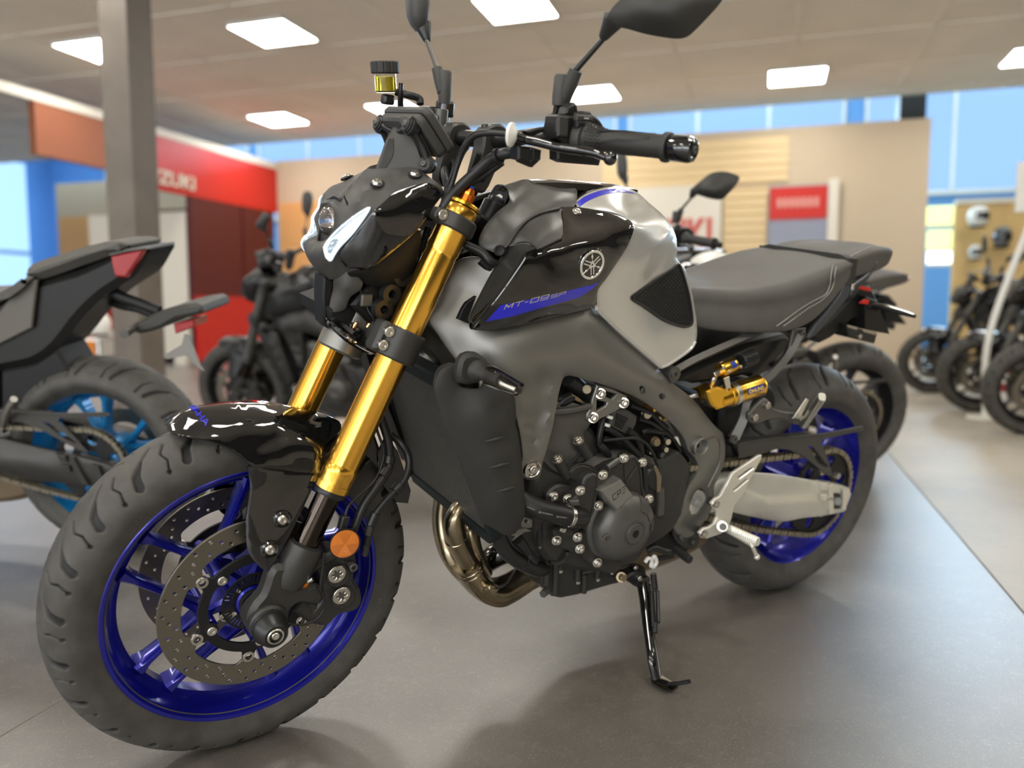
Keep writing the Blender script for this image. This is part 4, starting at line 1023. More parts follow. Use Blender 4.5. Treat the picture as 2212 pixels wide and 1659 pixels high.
# ---- left switch housing
def C2(x, y, Y): return P(x, y, Y, True)
sw = [join(slab([(1205, 262), (1212, 247), (1243, 251), (1246, 243), (1280, 247), (1300, 262), (1310, 285), (1300, 312), (1272, 322), (1245, 315), (1205, 298)], -.232, -.196, True, .004, sm=2),
      slab([(1226, 232), (1243, 222), (1249, 230), (1252, 250), (1232, 252), (1222, 246)], -.226, -.204, True, .003),
      slab([(1205, 312), (1250, 318), (1300, 345), (1296, 358), (1220, 352), (1205, 345)], -.222, -.198, True, .003))]
swh = mk('switch_housing', join(*sw), M['satin_black'], bike, st=True, label='black left switch housing')
a, b, c_ = C2(1212, 253, -.234), C2(1235, 256, -.234), C2(1262, 262, -.236)
mk('switch_block', join(slab([(1207, 250), (1230, 252), (1228, 296), (1206, 294)], -.236, -.23, True, .002), slab([(1246, 247), (1277, 250), (1285, 262), (1246, 262)], -.242, -.232, True, .002)), M['plastic_grey'], swh, st=True)
mk('switch_button', slab([(1247, 260), (1267, 262), (1267, 276), (1258, 279), (1246, 276)], -.246, -.234, True, .003), M['deep_black'], swh, st=True)
mk('turn_switch', slab([(1263, 240), (1276, 241), (1280, 247), (1262, 246)], -.225, -.205, True, .002), M['plastic_grey'], swh, st=True)
tq = C2(1262, 257, -.2425); tw = C2(1275, 258, -.2425)
mk('mode_lettering', text3('MODE', tq, tw - tq, (0, 0, 1), .009, th=.0003), M['white_paint'], swh, st=True, smooth=None)
mk('grip_collar', lathe([(0, .018), (.002, .0262), (.008, .0268), (.016, .0255), (.018, .02)], G0 - GD * .020, GD, 48), M['plastic_grey'], swh, st=True)
# clutch perch and lever
pe = mk('clutch_perch', join(tube(T([(1118, 297, -.185), (1140, 300, -.185), (1172, 297, -.19), (1205, 297, -.196)]), [.008, .011, .013, .016], 14, flat=.8), slab([(1135, 283), (1165, 275), (1200, 276), (1205, 290), (1180, 292), (1145, 293)], -.196, -.18, True, .003),
                             slab([(1120, 315), (1150, 318), (1150, 352), (1120, 345)], -.205, -.18, True, .003), slab([(1150, 318), (1172, 325), (1170, 345), (1150, 348)], -.20, -.185, True, .003), slab([(1120, 340), (1170, 345), (1152, 362), (1125, 350)], -.195, -.18, True, .003)), M['satin_black'], bike, st=True)
mk('perch_screw', lathe([(-.003, .0065), (.001, .0065), (.002, .005), (.002, 0)], C2(1186, 277, -.19), (0, -.2, 1), 20), M['steel'], pe, st=True)
mk('cable_adjuster', lathe([(0, .004), (.0, .0175), (.002, .0182), (.0045, .0178), (.007, .013), (.010, .008), (.012, .0045)], C2(1101, 291, -.193), (.55, -.8, 0), 40), M['white_plastic'], pe, st=True, label='off-white round cable adjuster')
mk('adjuster_barrel', cyl(C2(1110, 293, -.197), C2(1150, 305, -.205), .0062, seg=16), M['gloss_black'], pe, st=True)
lv = mk('clutch_lever', join(tube(T([(1135, 302, -.205), (1160, 307, -.215), (1195, 316, -.232), (1225, 321, -.25), (1255, 325, -.27), (1285, 331, -.29), (1308, 341, -.304)]), [.0085, .0085, .0082, .0095, .0095, .0078, .0062], 18, flat=.8), ball(C2(1318, 342, -.308), .0105, 24)), M['gloss_black'], bike, st=True, label='black clutch lever with ball end')
lv2 = mk('brake_lever', mirY(join(tube(T([(1135, 302, -.205), (1160, 307, -.215), (1195, 316, -.232), (1225, 321, -.25), (1255, 325, -.27), (1285, 331, -.29), (1308, 341, -.304)]), [.0085, .0085, .0082, .0095, .0095, .0078, .0062], 18, flat=.8), ball(C2(1318, 342, -.308), .0105, 24))), M['satin_black'], bike, st=True)
# right side controls
rs = mk('throttle_housing', join(box((.415, .205, 1.098), (.05, .05, .055), bev=.006), box((.43, .19, 1.125), (.03, .03, .03), bev=.005), box((.40, .185, 1.112), (.03, .022, .02), bev=.005)), M['satin_black'], bike, st=True)
mk('kill_switch', box((.438, .208, 1.134), (.018, .014, .012), bev=.003), M['red'], rs, st=True, label='red stop switch')
mc = mk('brake_master_cylinder', join(tube([(.40, .165, 1.098), (.36, .185, 1.1), (.325, .215, 1.103)], [.013, .012, .011], 16), cyl((.41, .168, 1.075), (.41, .168, 1.122), .013), cyl((.395, .188, 1.09), (.425, .188, 1.09), .004, seg=8)), M['cast_grey'], bike, st=True)
# mirrors
for sd in (-1, 1):
    f = (lambda q: q) if sd < 0 else (lambda q: [np.asarray(a) * [1, -1, 1] for a in q])
    F1 = (lambda v: v) if sd < 0 else mirY
    if sd < 0:
        b0, b1, b2 = C2(1202, 262, -.178), C2(1208, 228, -.178), C2(1214, 161, -.178)
        s0, s1, s2 = C2(1216, 218, -.180), C2(1245, 150, -.205), C2(1322, 62, -.250)
    else:
        b0, b1, b2 = P(958, 236, .178, True), P(960, 224, .178, True), P(963, 152, .178, True)
        s0, s1, s2 = P(957, 200, .18, True), P(944, 148, .2, True), P(919, 80, .245, True)
    mi = mk('mirror', join(lathe([(0, .0115), (.0, .0118), (.012, .0125), (np.linalg.norm(b2 - b1) - .004, .0122), (np.linalg.norm(b2 - b1), .0095)], b1, b2 - b1, 28), tube([s0, s0 * .5 + s1 * .5, s1], [.011, .0115, .0105], 20)), M['plastic_grey'], bike, st=True, label='black mirror on a thin stem')
    mk('mirror_nut', lathe([(0, .009), (0, .0105), (.016, .0105), (.017, .009), (.017, .0085), (.034, .0085)], b0 * 1.25 - b1 * .25, b1 - b0, 6), M['gloss_black'], mi, st=True, smooth=20)
    mk('mirror_stem', tube([s1, s1 * .5 + s2 * .5, s2], [.0048, .0044, .0042], 14), M['satin_black'] if sd < 0 else M['cast_grey'], mi, st=True)
    if sd < 0:
        n0, n1 = C2(1302, 82, -.240), C2(1326, 42, -.262)
        mk('mirror_neck', lathe([(0, .0065), (.003, .008), (np.linalg.norm(n1 - n0), .0165)], n0, n1 - n0, 28), M['matte_black'], mi, st=True)
        out = [(1312, 52, -.262), (1318, 25, -.268), (1345, -4, -.275), (1420, -60, -.30), (1500, -70, -.34), (1570, -40, -.372), (1562, -5, -.378), (1530, 35, -.37), (1490, 75, -.355), (1474, 82, -.348), (1450, 82, -.338), (1400, 74, -.31), (1350, 60, -.28)]
        mp = Panel(out, [(1400, 20, -.325), (1440, 0, -.345), (1450, 45, -.350), (1370, 25, -.30), (1500, 10, -.368)], st=True, thick=.004, lip=.016, step=9, grid=12)
        ms = mk('mirror_shell', mp.VF, M['matte_black'], mi, st=True)
        LM_ = mp
        i2 = np.array([p_[:2] for p_ in smooth_outline(out, 12)]); i2 = offs(i2 if area2(i2) > 0 else i2[::-1], 3)
        v_, f_ = cdt([i2]); bk = mp.at(v_, -.020)
        mk('mirror_glass', (list(bk) + list(bk + np.array([.002, .002, 0])), [tuple(t) for t in f_] + [tuple(len(bk) + i for i in reversed(t)) for t in f_]), M['chrome'], mi, st=True, smooth=None)
    else:
        n0, n1 = P(923, 88, .241, True), P(912, 50, .262, True)
        mk('mirror_neck', lathe([(0, .0065), (.003, .008), (.02, .0128), (.034, .0165)], n0, n1 - n0, 28), M['satin_black'], mi, st=True)
        ms_ = []
        for (x, y, Y, a_, b__) in ((905, 68, .262, .006, .010), (903, 56, .264, .013, .020), (902, 38, .268, .019, .028), (902, 10, .275, .021, .034), (899, -25, .285, .021, .036), (895, -60, .295, .018, .034), (892, -85, .30, .008, .018)):
            ms_.append(ell(P(x, y, Y, True), (1, -.25, 0), (.25, 1, 0), a_, b__, 20, 2.6))
        mk('mirror_shell', loft(ms_), M['plastic_grey'], mi, st=True, smooth=30)
# reservoir
rc_ = P(831, 176, .205, True); rd = P(829, 130, .205, True) - P(833, 205, .205, True); rd /= np.linalg.norm(rd)
Lr = np.linalg.norm(P(829, 158, .205, True) - P(834, 200, .205, True)); b_ = P(834, 200, .205, True)
rv = mk('fluid_reservoir', lathe([(0, .012), (0, .0185), (.002, .0205), (Lr, .0205), (Lr, .019), (.003, .019), (.002, 0)], b_, rd, 36), M['clear'], bike, st=True, label='clear reservoir of yellow brake fluid with ribbed black cap')
mk('brake_fluid', lathe([(0, .0175), (.001, .0188), (Lr * .74, .0188), (Lr * .74, 0)], b_ + rd * .0022, rd, 36), M['fluid'], rv, st=True, label='yellow brake fluid')
mk('reservoir_cap', prism([(r_ * math.cos(t), r_ * math.sin(t)) for t, r_ in [(2 * PI * k / 96, .0262 - .0012 * (1 if (k % 8) == 0 else 0)) for k in range(96)]], 0, .0215, bev=.002, frame=(b_ + rd * (Lr - .001), *basis(rd)[:2], rd)), M['matte_black'], rv, st=True, smooth=30)
mk('reservoir_bracket', join(tube([b_ + [.022, -.014, .02], b_ + [.024, -.012, -.002], (.345, .21, 1.118), (.345, .2, 1.108)], [.004, .005, .006, .006], 10), box(b_ + np.array([.004, 0, -.012]), (.022, .02, .018), bev=.004)), M['satin_black'], bike, st=True)
mk('reservoir_hose', tube([b_ + [.02, 0, .004], P(880, 205, .19, True), P(905, 213, .185, True), P(908, 225, .18, True)], .0068, 14), M['hose'], bike, st=True)
# cables
cb = [([(1098, 290, -.193), (1060, 288, -.16), (1025, 295, -.125), (1002, 322, -.10), (990, 352, -.09), (975, 400, -.085), (960, 430, -.085), (950, 470, -.08)], .0042),
      ([(1090, 288, -.18), (1050, 283, -.15), (1020, 290, -.11), (998, 320, -.085), (985, 352, -.075), (970, 390, -.07), (955, 430, -.07)], .0026),
      ([(1120, 330, -.175), (1090, 332, -.165), (1060, 345, -.14), (1028, 372, -.12), (995, 402, -.105), (970, 430, -.1), (955, 455, -.095)], .0088),
      ([(1085, 350, -.14), (1050, 375, -.12), (1010, 400, -.10), (975, 425, -.085), (955, 450, -.075)], .0062),
      ([(1055, 360, -.10), (1040, 390, -.07), (1024, 420, -.04), (1012, 450, -.03), (1000, 500, -.02)], .0048),
      ([(1035, 330, -.08), (1020, 370, -.06), (1005, 400, -.05), (985, 440, -.05), (970, 470, -.05)], .0045),
      ([(975, 340, .05), (980, 370, .03), (972, 400, .0), (965, 440, -.02)], .0060), ([(960, 360, .05), (962, 380, .03), (968, 410, .01), (960, 440, .0)], .0075)]
many('control_cable', [tube(T(p), r, 12) for p, r in cb], M['hose'], bike, st=True)
mk('cable_tie', lathe2([(-.003, .0105), (-.003, .0125), (.003, .0125), (.003, .0105), (-.003, .0105)], P(1076, 338, -.155, True), P(1090, 332, -.165, True) - P(1060, 345, -.14, True), 24), M['deep_black'], bike, st=True)
mk('corrugated_conduit', corr(T([(925, 492, -.06), (916, 520, -.062), (908, 560, -.064), (900, 600, -.06), (898, 625, -.06)]), .0062), M['satin_black'], bike, st=True)
mk('corrugated_conduit', corr(T([(946, 648, -.06), (970, 652, -.065), (990, 658, -.07), (1012, 668, -.07), (1030, 676, -.06)]), .0075), M['satin_black'], bike, st=True)
# brake lines down to the caliper
bl_ = [([(812, 880, -.07), (825, 910, -.085), (838, 950, -.095), (842, 985, -.1), (838, 1015, -.108), (815, 1050, -.115), (790, 1085, -.118), (778, 1110, -.12), (762, 1150, -.122)], .0075),
       ([(845, 940, -.07), (868, 960, -.09), (882, 985, -.1), (882, 1015, -.11), (868, 1045, -.118), (840, 1075, -.122), (815, 1105, -.124), (800, 1135, -.125), (795, 1165, -.125), (790, 1185, -.12)], .0062),
       ([(808, 890, -.08), (815, 930, -.09), (828, 970, -.1), (826, 1000, -.105), (808, 1040, -.112), (770, 1075, -.12), (752, 1095, -.125), (745, 1120, -.128), (742, 1130, -.128)], .0024),
       ([(700, 1195, -.128), (697, 1230, -.13), (692, 1270, -.132), (700, 1290, -.134), (700, 1315, -.135), (680, 1340, -.135), (645, 1350, -.134), (615, 1345, -.132)], .0022)]
many('brake_hose', [tube(T(p), r, 12) for p, r in bl_], M['hose'], bike, st=True)
many('hose_collar', [cyl(P(x, y, Y, True), P(x2, y2, Y2, True), r) for (x, y, Y, x2, y2, Y2, r) in ((842, 985, -.1, 840, 1002, -.104, .0105), (838, 1012, -.107, 826, 1030, -.112, .0098), (866, 1047, -.118, 852, 1062, -.12, .0102), (812, 1108, -.124, 800, 1135, -.125, .0085))], M['satin_black'], bike, st=True)
mk('hose_fitting', join(cyl(P(800, 1135, -.125, True), P(795, 1155, -.125, True), .0075, seg=6), cyl(P(795, 1155, -.125, True), P(788, 1200, -.122, True), .005)), M['cast_black'], bike, st=True)
mk('wire_plug', xf(box((0, 0, 0), (.014, .014, .024), rotm((0, 1, 0), .2), .002), None, P(742, 1128, -.128, True)), M['satin_black'], bike, st=True)
sides('rear_fender_flap', slab([(835, 940), (860, 975), (888, 1060), (882, 1088), (855, 1085), (820, 1040), (815, 980)], -.05, -.045, True, .001), M['gloss_black'], bike, True)
# ================================================================ TANK, COVERS, FRAME
def B(pts): return [P(x, y, Y) for (x, y, Y) in pts]
SIL = [(1245, 436, -.075), (1270, 417, -.065), (1310, 405, -.060), (1345, 404, -.060), (1375, 415, -.065), (1402, 438, -.075), (1428, 460, -.083), (1447, 482, -.089), (1459, 508, -.094), (1463, 540, -.099), (1462, 560, -.102), (1478, 580, -.104), (1492, 620, -.106), (1500, 665, -.108), (1505, 700, -.108), (1504, 735, -.110), (1490, 757, -.113), (1447, 786, -.122), (1426, 795, -.125, 1), (1400, 773, -.130), (1340, 720, -.142), (1287, 668, -.153, 1), (1287, 642, -.160), (1292, 615, -.164), (1330, 560, -.166), (1360, 508, -.161), (1368, 487, -.156), (1354, 469, -.146), (1325, 457, -.131), (1290, 452, -.112), (1250, 449, -.086, 1)]
sil = Panel(SIL, [(1400, 480, -.128), (1430, 505, -.118), (1380, 535, -.155), (1345, 600, -.161), (1320, 645, -.156), (1430, 560, -.122), (1455, 560, -.108), (1345, 665, -.150), (1400, 640, -.126), (1370, 690, -.139), (1430, 690, -.120), (1470, 720, -.116), (1430, 745, -.125), (1300, 425, -.085), (1370, 445, -.095), (1410, 600, -.127), (1440, 620, -.118), (1410, 740, -.131), (1330, 480, -.14), (1345, 500, -.155), (1460, 650, -.112)],
            thick=.003, lip=.006, step=8, grid=10, ridge=[[(1446, 500, -.108), (1420, 532, -.138), (1392, 575, -.150), (1366, 628, -.148)]], rnd=.002)
tk = mk('fuel_tank', both(sil.VF), M['silver_paint'], bike, label='silver-grey painted fuel tank')
mk('tank_bead', tube(sil.at([(1288, 668), (1340, 718), (1400, 770), (1424, 791), (1434, 792), (1450, 784), (1490, 756), (1502, 738)], .001), .0034, 10, 6), M['silver_paint'], tk)
mk('tank_bead', mirY(tube(sil.at([(1288, 668), (1340, 718), (1400, 770), (1424, 791), (1434, 792), (1450, 784), (1490, 756), (1502, 738)], .001), .0034, 10, 6)), M['silver_paint'], tk)
# top of the tank: a crown bridging both halves
top = [q for q in SIL[:12]]
Lc = PX([q[:2] for q in smooth_outline([(*q[:3],) for q in SIL], 8)[:1]], -.07)
cur = crom([(*PX([q[:2]], q[2])[0],) for q in SIL[:12]], 5)
secs = []
for q in cur:
    secs.append([np.array([q[0] + .012 * math.sin(PI * t) * 0, q[1] * math.cos(PI * t), q[2] + .006 * math.sin(PI * t) - .001]) for t in np.linspace(0, 1, 15)])
V = [p for s in secs for p in s]; F = [(i * 15 + k, i * 15 + k + 1, (i + 1) * 15 + k + 1, (i + 1) * 15 + k) for i in range(len(secs) - 1) for k in range(14)]
n_ = len(V); V2 = [p - np.array([.0, 0, .003]) for p in V]
F2 = F + [tuple(n_ + i for i in reversed(f)) for f in F]
mk('tank_crown', (V + V2, F2), M['gloss_black'], tk)
lid = loft([ell((.66, 0, 1.016 + dz), (1, 0, -.02), (0, 1, 0), r, r, 36) for dz, r in ((-.02, .045), (-.012, .046), (-.006, .043), (-.005, .03))]); mk('fuel_cap', lid, M['satin_black'], tk)
st_ = sil.decal([(1246, 437, 1), (1264, 424), (1300, 411), (1340, 408), (1372, 418), (1345, 415), (1305, 420), (1270, 434), (1252, 447, 1)], up=.0006, step=4, grid=5)
mk('tank_stripe', st_, M['decal_blue'], tk); mk('tank_stripe', mirY(st_), M['decal_blue'], tk)
# knee pads
padO = [(1364, 640, 1), (1400, 614), (1450, 580), (1466, 567, 1), (1476, 585), (1490, 635), (1498, 682), (1497, 702, 1), (1480, 709), (1455, 703), (1430, 692), (1398, 670), (1368, 650, 1)]
pd_ = sil.decal(padO, up=.0028, step=5, grid=7)
for sd in (-1, 1):
    kp = mk('knee_pad', pd_ if sd < 0 else mirY(pd_), M['deep_black'], bike, label='black textured rubber knee pad')
    rim_ = sil.at([(1366, 643), (1400, 617), (1450, 583), (1465, 571), (1474, 587), (1488, 637), (1495, 682), (1494, 700), (1480, 706), (1456, 700), (1431, 689), (1400, 667), (1370, 649), (1366, 643)], .0032)
    mk('pad_border', tube(rim_ if sd < 0 else rim_ * [1, -1, 1], .0026, 8, 4), M['satin_black'], kp)
    cells = []; inner = [(1378, 643), (1402, 625), (1450, 592), (1463, 580), (1470, 592), (1482, 637), (1489, 682), (1488, 696), (1478, 700), (1457, 694), (1432, 683), (1402, 661)]
    row = 0
    for y in np.arange(575, 702, 4.6):
        for x in np.arange(1370 + (row % 2) * 4.2, 1492, 8.4):
            if pip((x, y), inner):
                q = sil.at([(x - 3.4, y), (x, y - 1.5), (x + 3.4, y), (x, y + 1.5)], .0028); c = sil.at([(x, y)], .0044)
                VV = np.vstack([q, c]); cells.append((VV, [(0, 1, 4), (1, 2, 4), (2, 3, 4), (3, 0, 4)]))
        row += 1
    cv_ = join(*cells); tag(mk('pad_texture', cv_ if sd < 0 else mirY(cv_), M['satin_black'], kp, smooth=None), kind='stuff')
# ---- gloss black side covers with intake scoops
BC = [(1219, 450, -.104), (1250, 448, -.104, 1), (1290, 455, -.124), (1337, 467, -.148), (1360, 476, -.158), (1369, 489, -.166), (1367, 502, -.169), (1352, 536, -.174), (1310, 600, -.174), (1292, 625, -.172), (1289, 642, -.169), (1289, 658, -.164, 1), (1274, 665, -.166), (1222, 678, -.173), (1135, 699, -.176), (1070, 711, -.170), (1020, 711, -.162, 1), (1027, 699, -.166), (1079, 636, -.180), (1129, 564, -.188), (1136, 550, -.187, 1), (1157, 541, -.184), (1211, 515, -.168, 1), (1218, 506, -.160), (1220, 484, -.140)]
blk = Panel(BC, [(1300, 475, -.140), (1250, 480, -.130), (1250, 560, -.184), (1277, 580, -.182), (1200, 600, -.192), (1150, 620, -.192), (1240, 640, -.183), (1150, 670, -.188), (1100, 670, -.183), (1090, 695, -.177), (1190, 560, -.190), (1330, 520, -.176), (1320, 560, -.178), (1180, 683, -.181), (1060, 700, -.170)],
            thick=.003, lip=.010, step=8, grid=11, ridge=[[(1160, 546, -.188), (1215, 528, -.183), (1285, 508, -.179), (1360, 492, -.171)]], rnd=.0025)
for sd in (-1, 1):
    f = (lambda v: v) if sd < 0 else mirY
    bc = mk('tank_side_cover', f(blk.VF), M['gloss_black'], bike, label='gloss black tank side cover with air scoop')
    mk('cover_edge', f(tube(blk.at([(1023, 709), (1030, 699), (1080, 637), (1130, 565), (1136, 552), (1158, 543), (1212, 517)], .0006), .0022, 8, 5)), M['gloss_black'], bc)
    dc = blk.decal([(1049, 695, 1), (1081, 660, 1), (1180, 639), (1281, 615, 1), (1296, 607, 1), (1280, 624, 1), (1250, 643, 1), (1180, 662), (1105, 684, 1)], up=.0005, step=5, grid=7)
    mk('cover_stripe', f(dc), M['decal_blue'], bc)
    scr = blk.at((1246, 457), 0)[0] * [1, -sd, 1]; n__ = np.array([-.1, sd * .6, .75])
    mk('cover_screw', lathe([(-.003, .0085), (.001, .0085), (.003, .0068), (.0038, .004), (.004, .0026), (.002, .0024), (.002, 0)], scr, n__, 32), M['steel'], bc)
    if sd < 0:
        tl, bs = [], 0
        for word, u0, w, hh in (('MT-09', 0, 99, 12.), ('SP', 104, 33, 8.5)):
            V, F = block_letters(word, 1.5, .5, .2, .2)
            px = np.array((1087, 669.5)) + (u0 + V[:, :1] * w) * np.array([[.972, -.236]]) + V[:, 1:2] * hh * np.array([[.45, -1.0]])
            tl.append(blk.film(px, F, .0011))
        many('model_lettering', tl, M['decal_silver'], bc, smooth=None)
    # emblem
    c = blk.at((1277, 571), 0)[0]; e1 = blk.at((1290, 571), 0)[0] - blk.at((1264, 571), 0)[0]; e2 = blk.at((1277, 558), 0)[0] - blk.at((1277, 584), 0)[0]
    nn = np.cross(e1, e2); nn /= np.linalg.norm(nn); nn = nn if nn[1] < 0 else -nn; upv = e2 - nn * (e2 @ nn); upv /= np.linalg.norm(upv); rtv = np.cross(upv, nn); R_ = .0262
    em = mk('tank_emblem', f(lathe([(-.004, R_ + .0035), (.002, R_ + .0035), (.0045, R_ + .001), (.0050, R_ - .001), (.0046, 0)], c - nn * .0022, nn, 64)), M['gloss_black'], bc, label='round chrome tuning-fork emblem')
    ring_ = [(math.cos(2 * PI * k / 72) * R_, math.sin(2 * PI * k / 72) * R_) for k in range(72)]
    fr = (c + nn * .0022, rtv, upv, nn)
    mk('emblem_ring', f(prism(ring_, 0, .0016, [[(x * .81, y * .81) for x, y in ring_]], .0005, fr)), M['chrome'], em)
    fk_ = []
    for ang in (90, 210, 330):
        a = math.radians(ang); ca, sa = math.cos(a), math.sin(a); R0 = R_ * .84
        def rt(p): return (p[0] * ca - p[1] * sa, p[0] * sa + p[1] * ca)
        hd = [(.99, 0), (.80, .045), (.66, .10), (.5, .03), (.36, .03), (.30, .10), (.22, .155), (.08, .175), (-.84, .175), (-.84, .075), (.06, .075), (.14, .05), (.16, 0), (.14, -.05), (.06, -.075), (-.84, -.075), (-.84, -.175), (.08, -.175), (.22, -.155), (.30, -.10), (.36, -.03), (.5, -.03), (.66, -.10), (.80, -.045)]
        fk_.append(f(prism([rt((x * R0, y * R0)) for x, y in hd], .0, .0014 + .0001 * len(fk_), bev=.0002, frame=fr)))
    many('emblem_fork', fk_, M['chrome'], em, smooth=None)
    sc_ = Panel([(1092, 551, -.122, 1), (1108, 537, -.130), (1124, 529, -.142), (1142, 529, -.162), (1156, 540, -.181, 1), (1136, 550, -.185), (1128, 564, -.186), (1080, 635, -.178), (1027, 700, -.164), (1019, 690, -.150), (1031, 662, -.138), (1060, 605, -.126)], [(1110, 560, -.150), (1080, 610, -.152), (1050, 650, -.152)], thick=.003, lip=.003, step=7, grid=10, rnd=.002) if sd < 0 else sc_
    mk('air_scoop', f(sc_.VF), M['matte_black'], bc)
# ---- grey upper covers
gu = Panel([(1102, 426, -.045), (1097, 411, -.018), (1092, 399, .0, 1), (1131, 387, .0), (1148, 389, -.006), (1185, 395, -.022), (1240, 404, -.046, 1), (1246, 411, -.054), (1244, 438, -.082), (1239, 445, -.088, 1), (1207, 448, -.095), (1168, 457, -.105), (1142, 470, -.111), (1124, 487, -.118), (1105, 511, -.124), (1092, 527, -.127), (1080, 533, -.127, 1), (1092, 541, -.130), (1083, 552, -.125), (1062, 542, -.117), (1036, 530, -.100), (1038, 510, -.098), (1052, 484, -.093), (1074, 459, -.085), (1097, 440, -.066)],
           [(1110, 434, -.070), (1085, 462, -.090), (1145, 413, -.052), (1190, 411, -.052), (1222, 425, -.074), (1160, 436, -.084), (1110, 482, -.110), (1070, 510, -.112), (1120, 405, -.018), (1200, 432, -.085), (1130, 450, -.092)], thick=.003, lip=.006, step=7, grid=9, ridge=[[(1112, 430, -.066), (1140, 414, -.052), (1190, 405, -.042), (1236, 410, -.052)]])
ucv = mk('tank_top_cover', both(gu.VF), M['cover_grey'], bike, label='matte grey cover in front of the tank')
mk('crown_strip', (lambda a: join(a))(loft([[np.array([x, y * w, z + .004 * (1 - (y) ** 2)]) for y in np.linspace(-1, 1, 13)] + [np.array([x, y * w, z - .012]) for y in np.linspace(1, -1, 13)] for x, z, w in ((.50, 1.008, .02), (.54, 1.013, .045), (.60, 1.016, .052), (.68, 1.017, .05), (.73, 1.015, .045))])), M['gloss_black'], bike)
gd = Panel([(1219, 453, -.103, 1), (1219, 484, -.137), (1217, 506, -.158), (1211, 514, -.166, 1), (1157, 540, -.182), (1142, 530, -.168), (1124, 527, -.146), (1108, 529, -.132), (1094, 530, -.126, 1), (1106, 511, -.120), (1125, 487, -.113), (1143, 470, -.107), (1169, 457, -.100), (1207, 449, -.092)], [(1165, 500, -.152), (1185, 480, -.134), (1140, 502, -.138), (1195, 500, -.158), (1160, 478, -.118)], thick=.003, lip=.008, step=7, grid=9)
for sd in (-1, 1): mk('air_duct_cover', gd.VF if sd < 0 else mirY(gd.VF), M['cover_grey'], bike, label='matte grey air duct cover')
mk('duct_rib', tube(B([(1090, 535, -.131), (1098, 527, -.129), (1110, 508, -.124), (1127, 486, -.119), (1146, 470, -.112), (1170, 459, -.107), (1208, 450, -.098)]), .0024, 8, 5), M['cover_grey'], bike)
mk('cover_rivet', lathe([(-.003, .0095), (.002, .0095), (.003, .0075), (.002, .005), (.002, 0)], P(1079, 541, -.126), (-.5, -1, .1), 24), M['deep_black'], ucv)
mk('duct_edge_strip', join(tube(B([(1005, 528, -.09), (1040, 545, -.105), (1060, 565, -.115), (1085, 575, -.118)]), [.007, .008, .009, .007], 12), tube(B([(1040, 560, -.09), (1070, 590, -.1), (1085, 600, -.105)]), .01, 12)), M['satin_black'], bike)
# ignition lock and key
kc = P(1062, 454, -.03)
ig = mk('ignition_lock', join(lathe([(-.03, .021), (.012, .021), (.014, .019), (.014, .016), (.022, .016), (.024, .0145), (.024, 0)], kc, SAX, 32), box(kc - SAX * .03, (.07, .06, .02), rotm((0, 1, 0), .42), .006)), M['satin_black'], bike)
kf = P(1078, 424, -.035)
mk('ignition_key', prism([tuple(q) for q in crom([(-.0155, .004), (-.009, .018), (.004, .0205), (.0145, .012), (.0155, -.004), (.008, -.019), (-.004, -.0195), (-.0145, -.008)], 4, True)], -.0045, .0045, [[(-.001, .010), (.004, .0155), (.010, .012), (.006, .008)]], .0018, (kf, np.array([.88, -.47, 0]), np.array([.05, 0, 1.]), np.array([-.47, -.88, 0]))), M['satin_black'], ig, label='black ignition key')
mk('key_emblem', prism([(-.0045, -.006), (.0045, -.0055), (.006, .004), (.0, .0075), (-.006, .004)], .004, .0054, bev=.0003, frame=(kf - np.array([0, 0, .003]), np.array([.88, -.47, 0]), np.array([.05, 0, 1.]), np.array([-.47, -.88, 0]))), M['alu'], ig)
# ---- frame
FR = [(930, 688, -.075), (948, 660, -.07), (985, 570, -.06), (1040, 560, -.09), (1090, 590, -.12), (1150, 640, -.140), (1230, 660, -.143), (1275, 664, -.143, 1), (1300, 684, -.140), (1340, 722, -.134), (1385, 765, -.128), (1420, 797, -.122, 1), (1455, 830, -.121), (1500, 868, -.120), (1540, 918, -.118), (1561, 938, -.117, 1), (1566, 962, -.118), (1563, 1000, -.118), (1551, 1030, -.118), (1538, 1062, -.118), (1540, 1085, -.118), (1534, 1105, -.118), (1521, 1125, -.118), (1502, 1150, -.118), (1485, 1160, -.118), (1466, 1152, -.118), (1456, 1135, -.118, 1), (1473, 1115, -.118), (1480, 1080, -.118), (1492, 1050, -.118), (1506, 1030, -.118), (1512, 1008, -.118), (1503, 985, -.120), (1490, 972, -.121), (1484, 952, -.122), (1470, 930, -.122), (1445, 905, -.124), (1413, 880, -.128), (1365, 852, -.136), (1300, 828, -.146), (1245, 812, -.152), (1228, 810, -.153), (1216, 817, -.153), (1207, 845, -.152), (1195, 905, -.150), (1180, 965, -.148), (1170, 1005, -.147), (1167, 1025, -.147), (1157, 1034, -.147), (1144, 1034, -.147), (1133, 1026, -.147), (1129, 1012, -.147), (1133, 985, -.148), (1128, 940, -.149), (1118, 895, -.151), (1105, 862, -.152), (1060, 825, -.145), (1010, 798, -.125), (975, 760, -.10), (945, 715, -.082)]
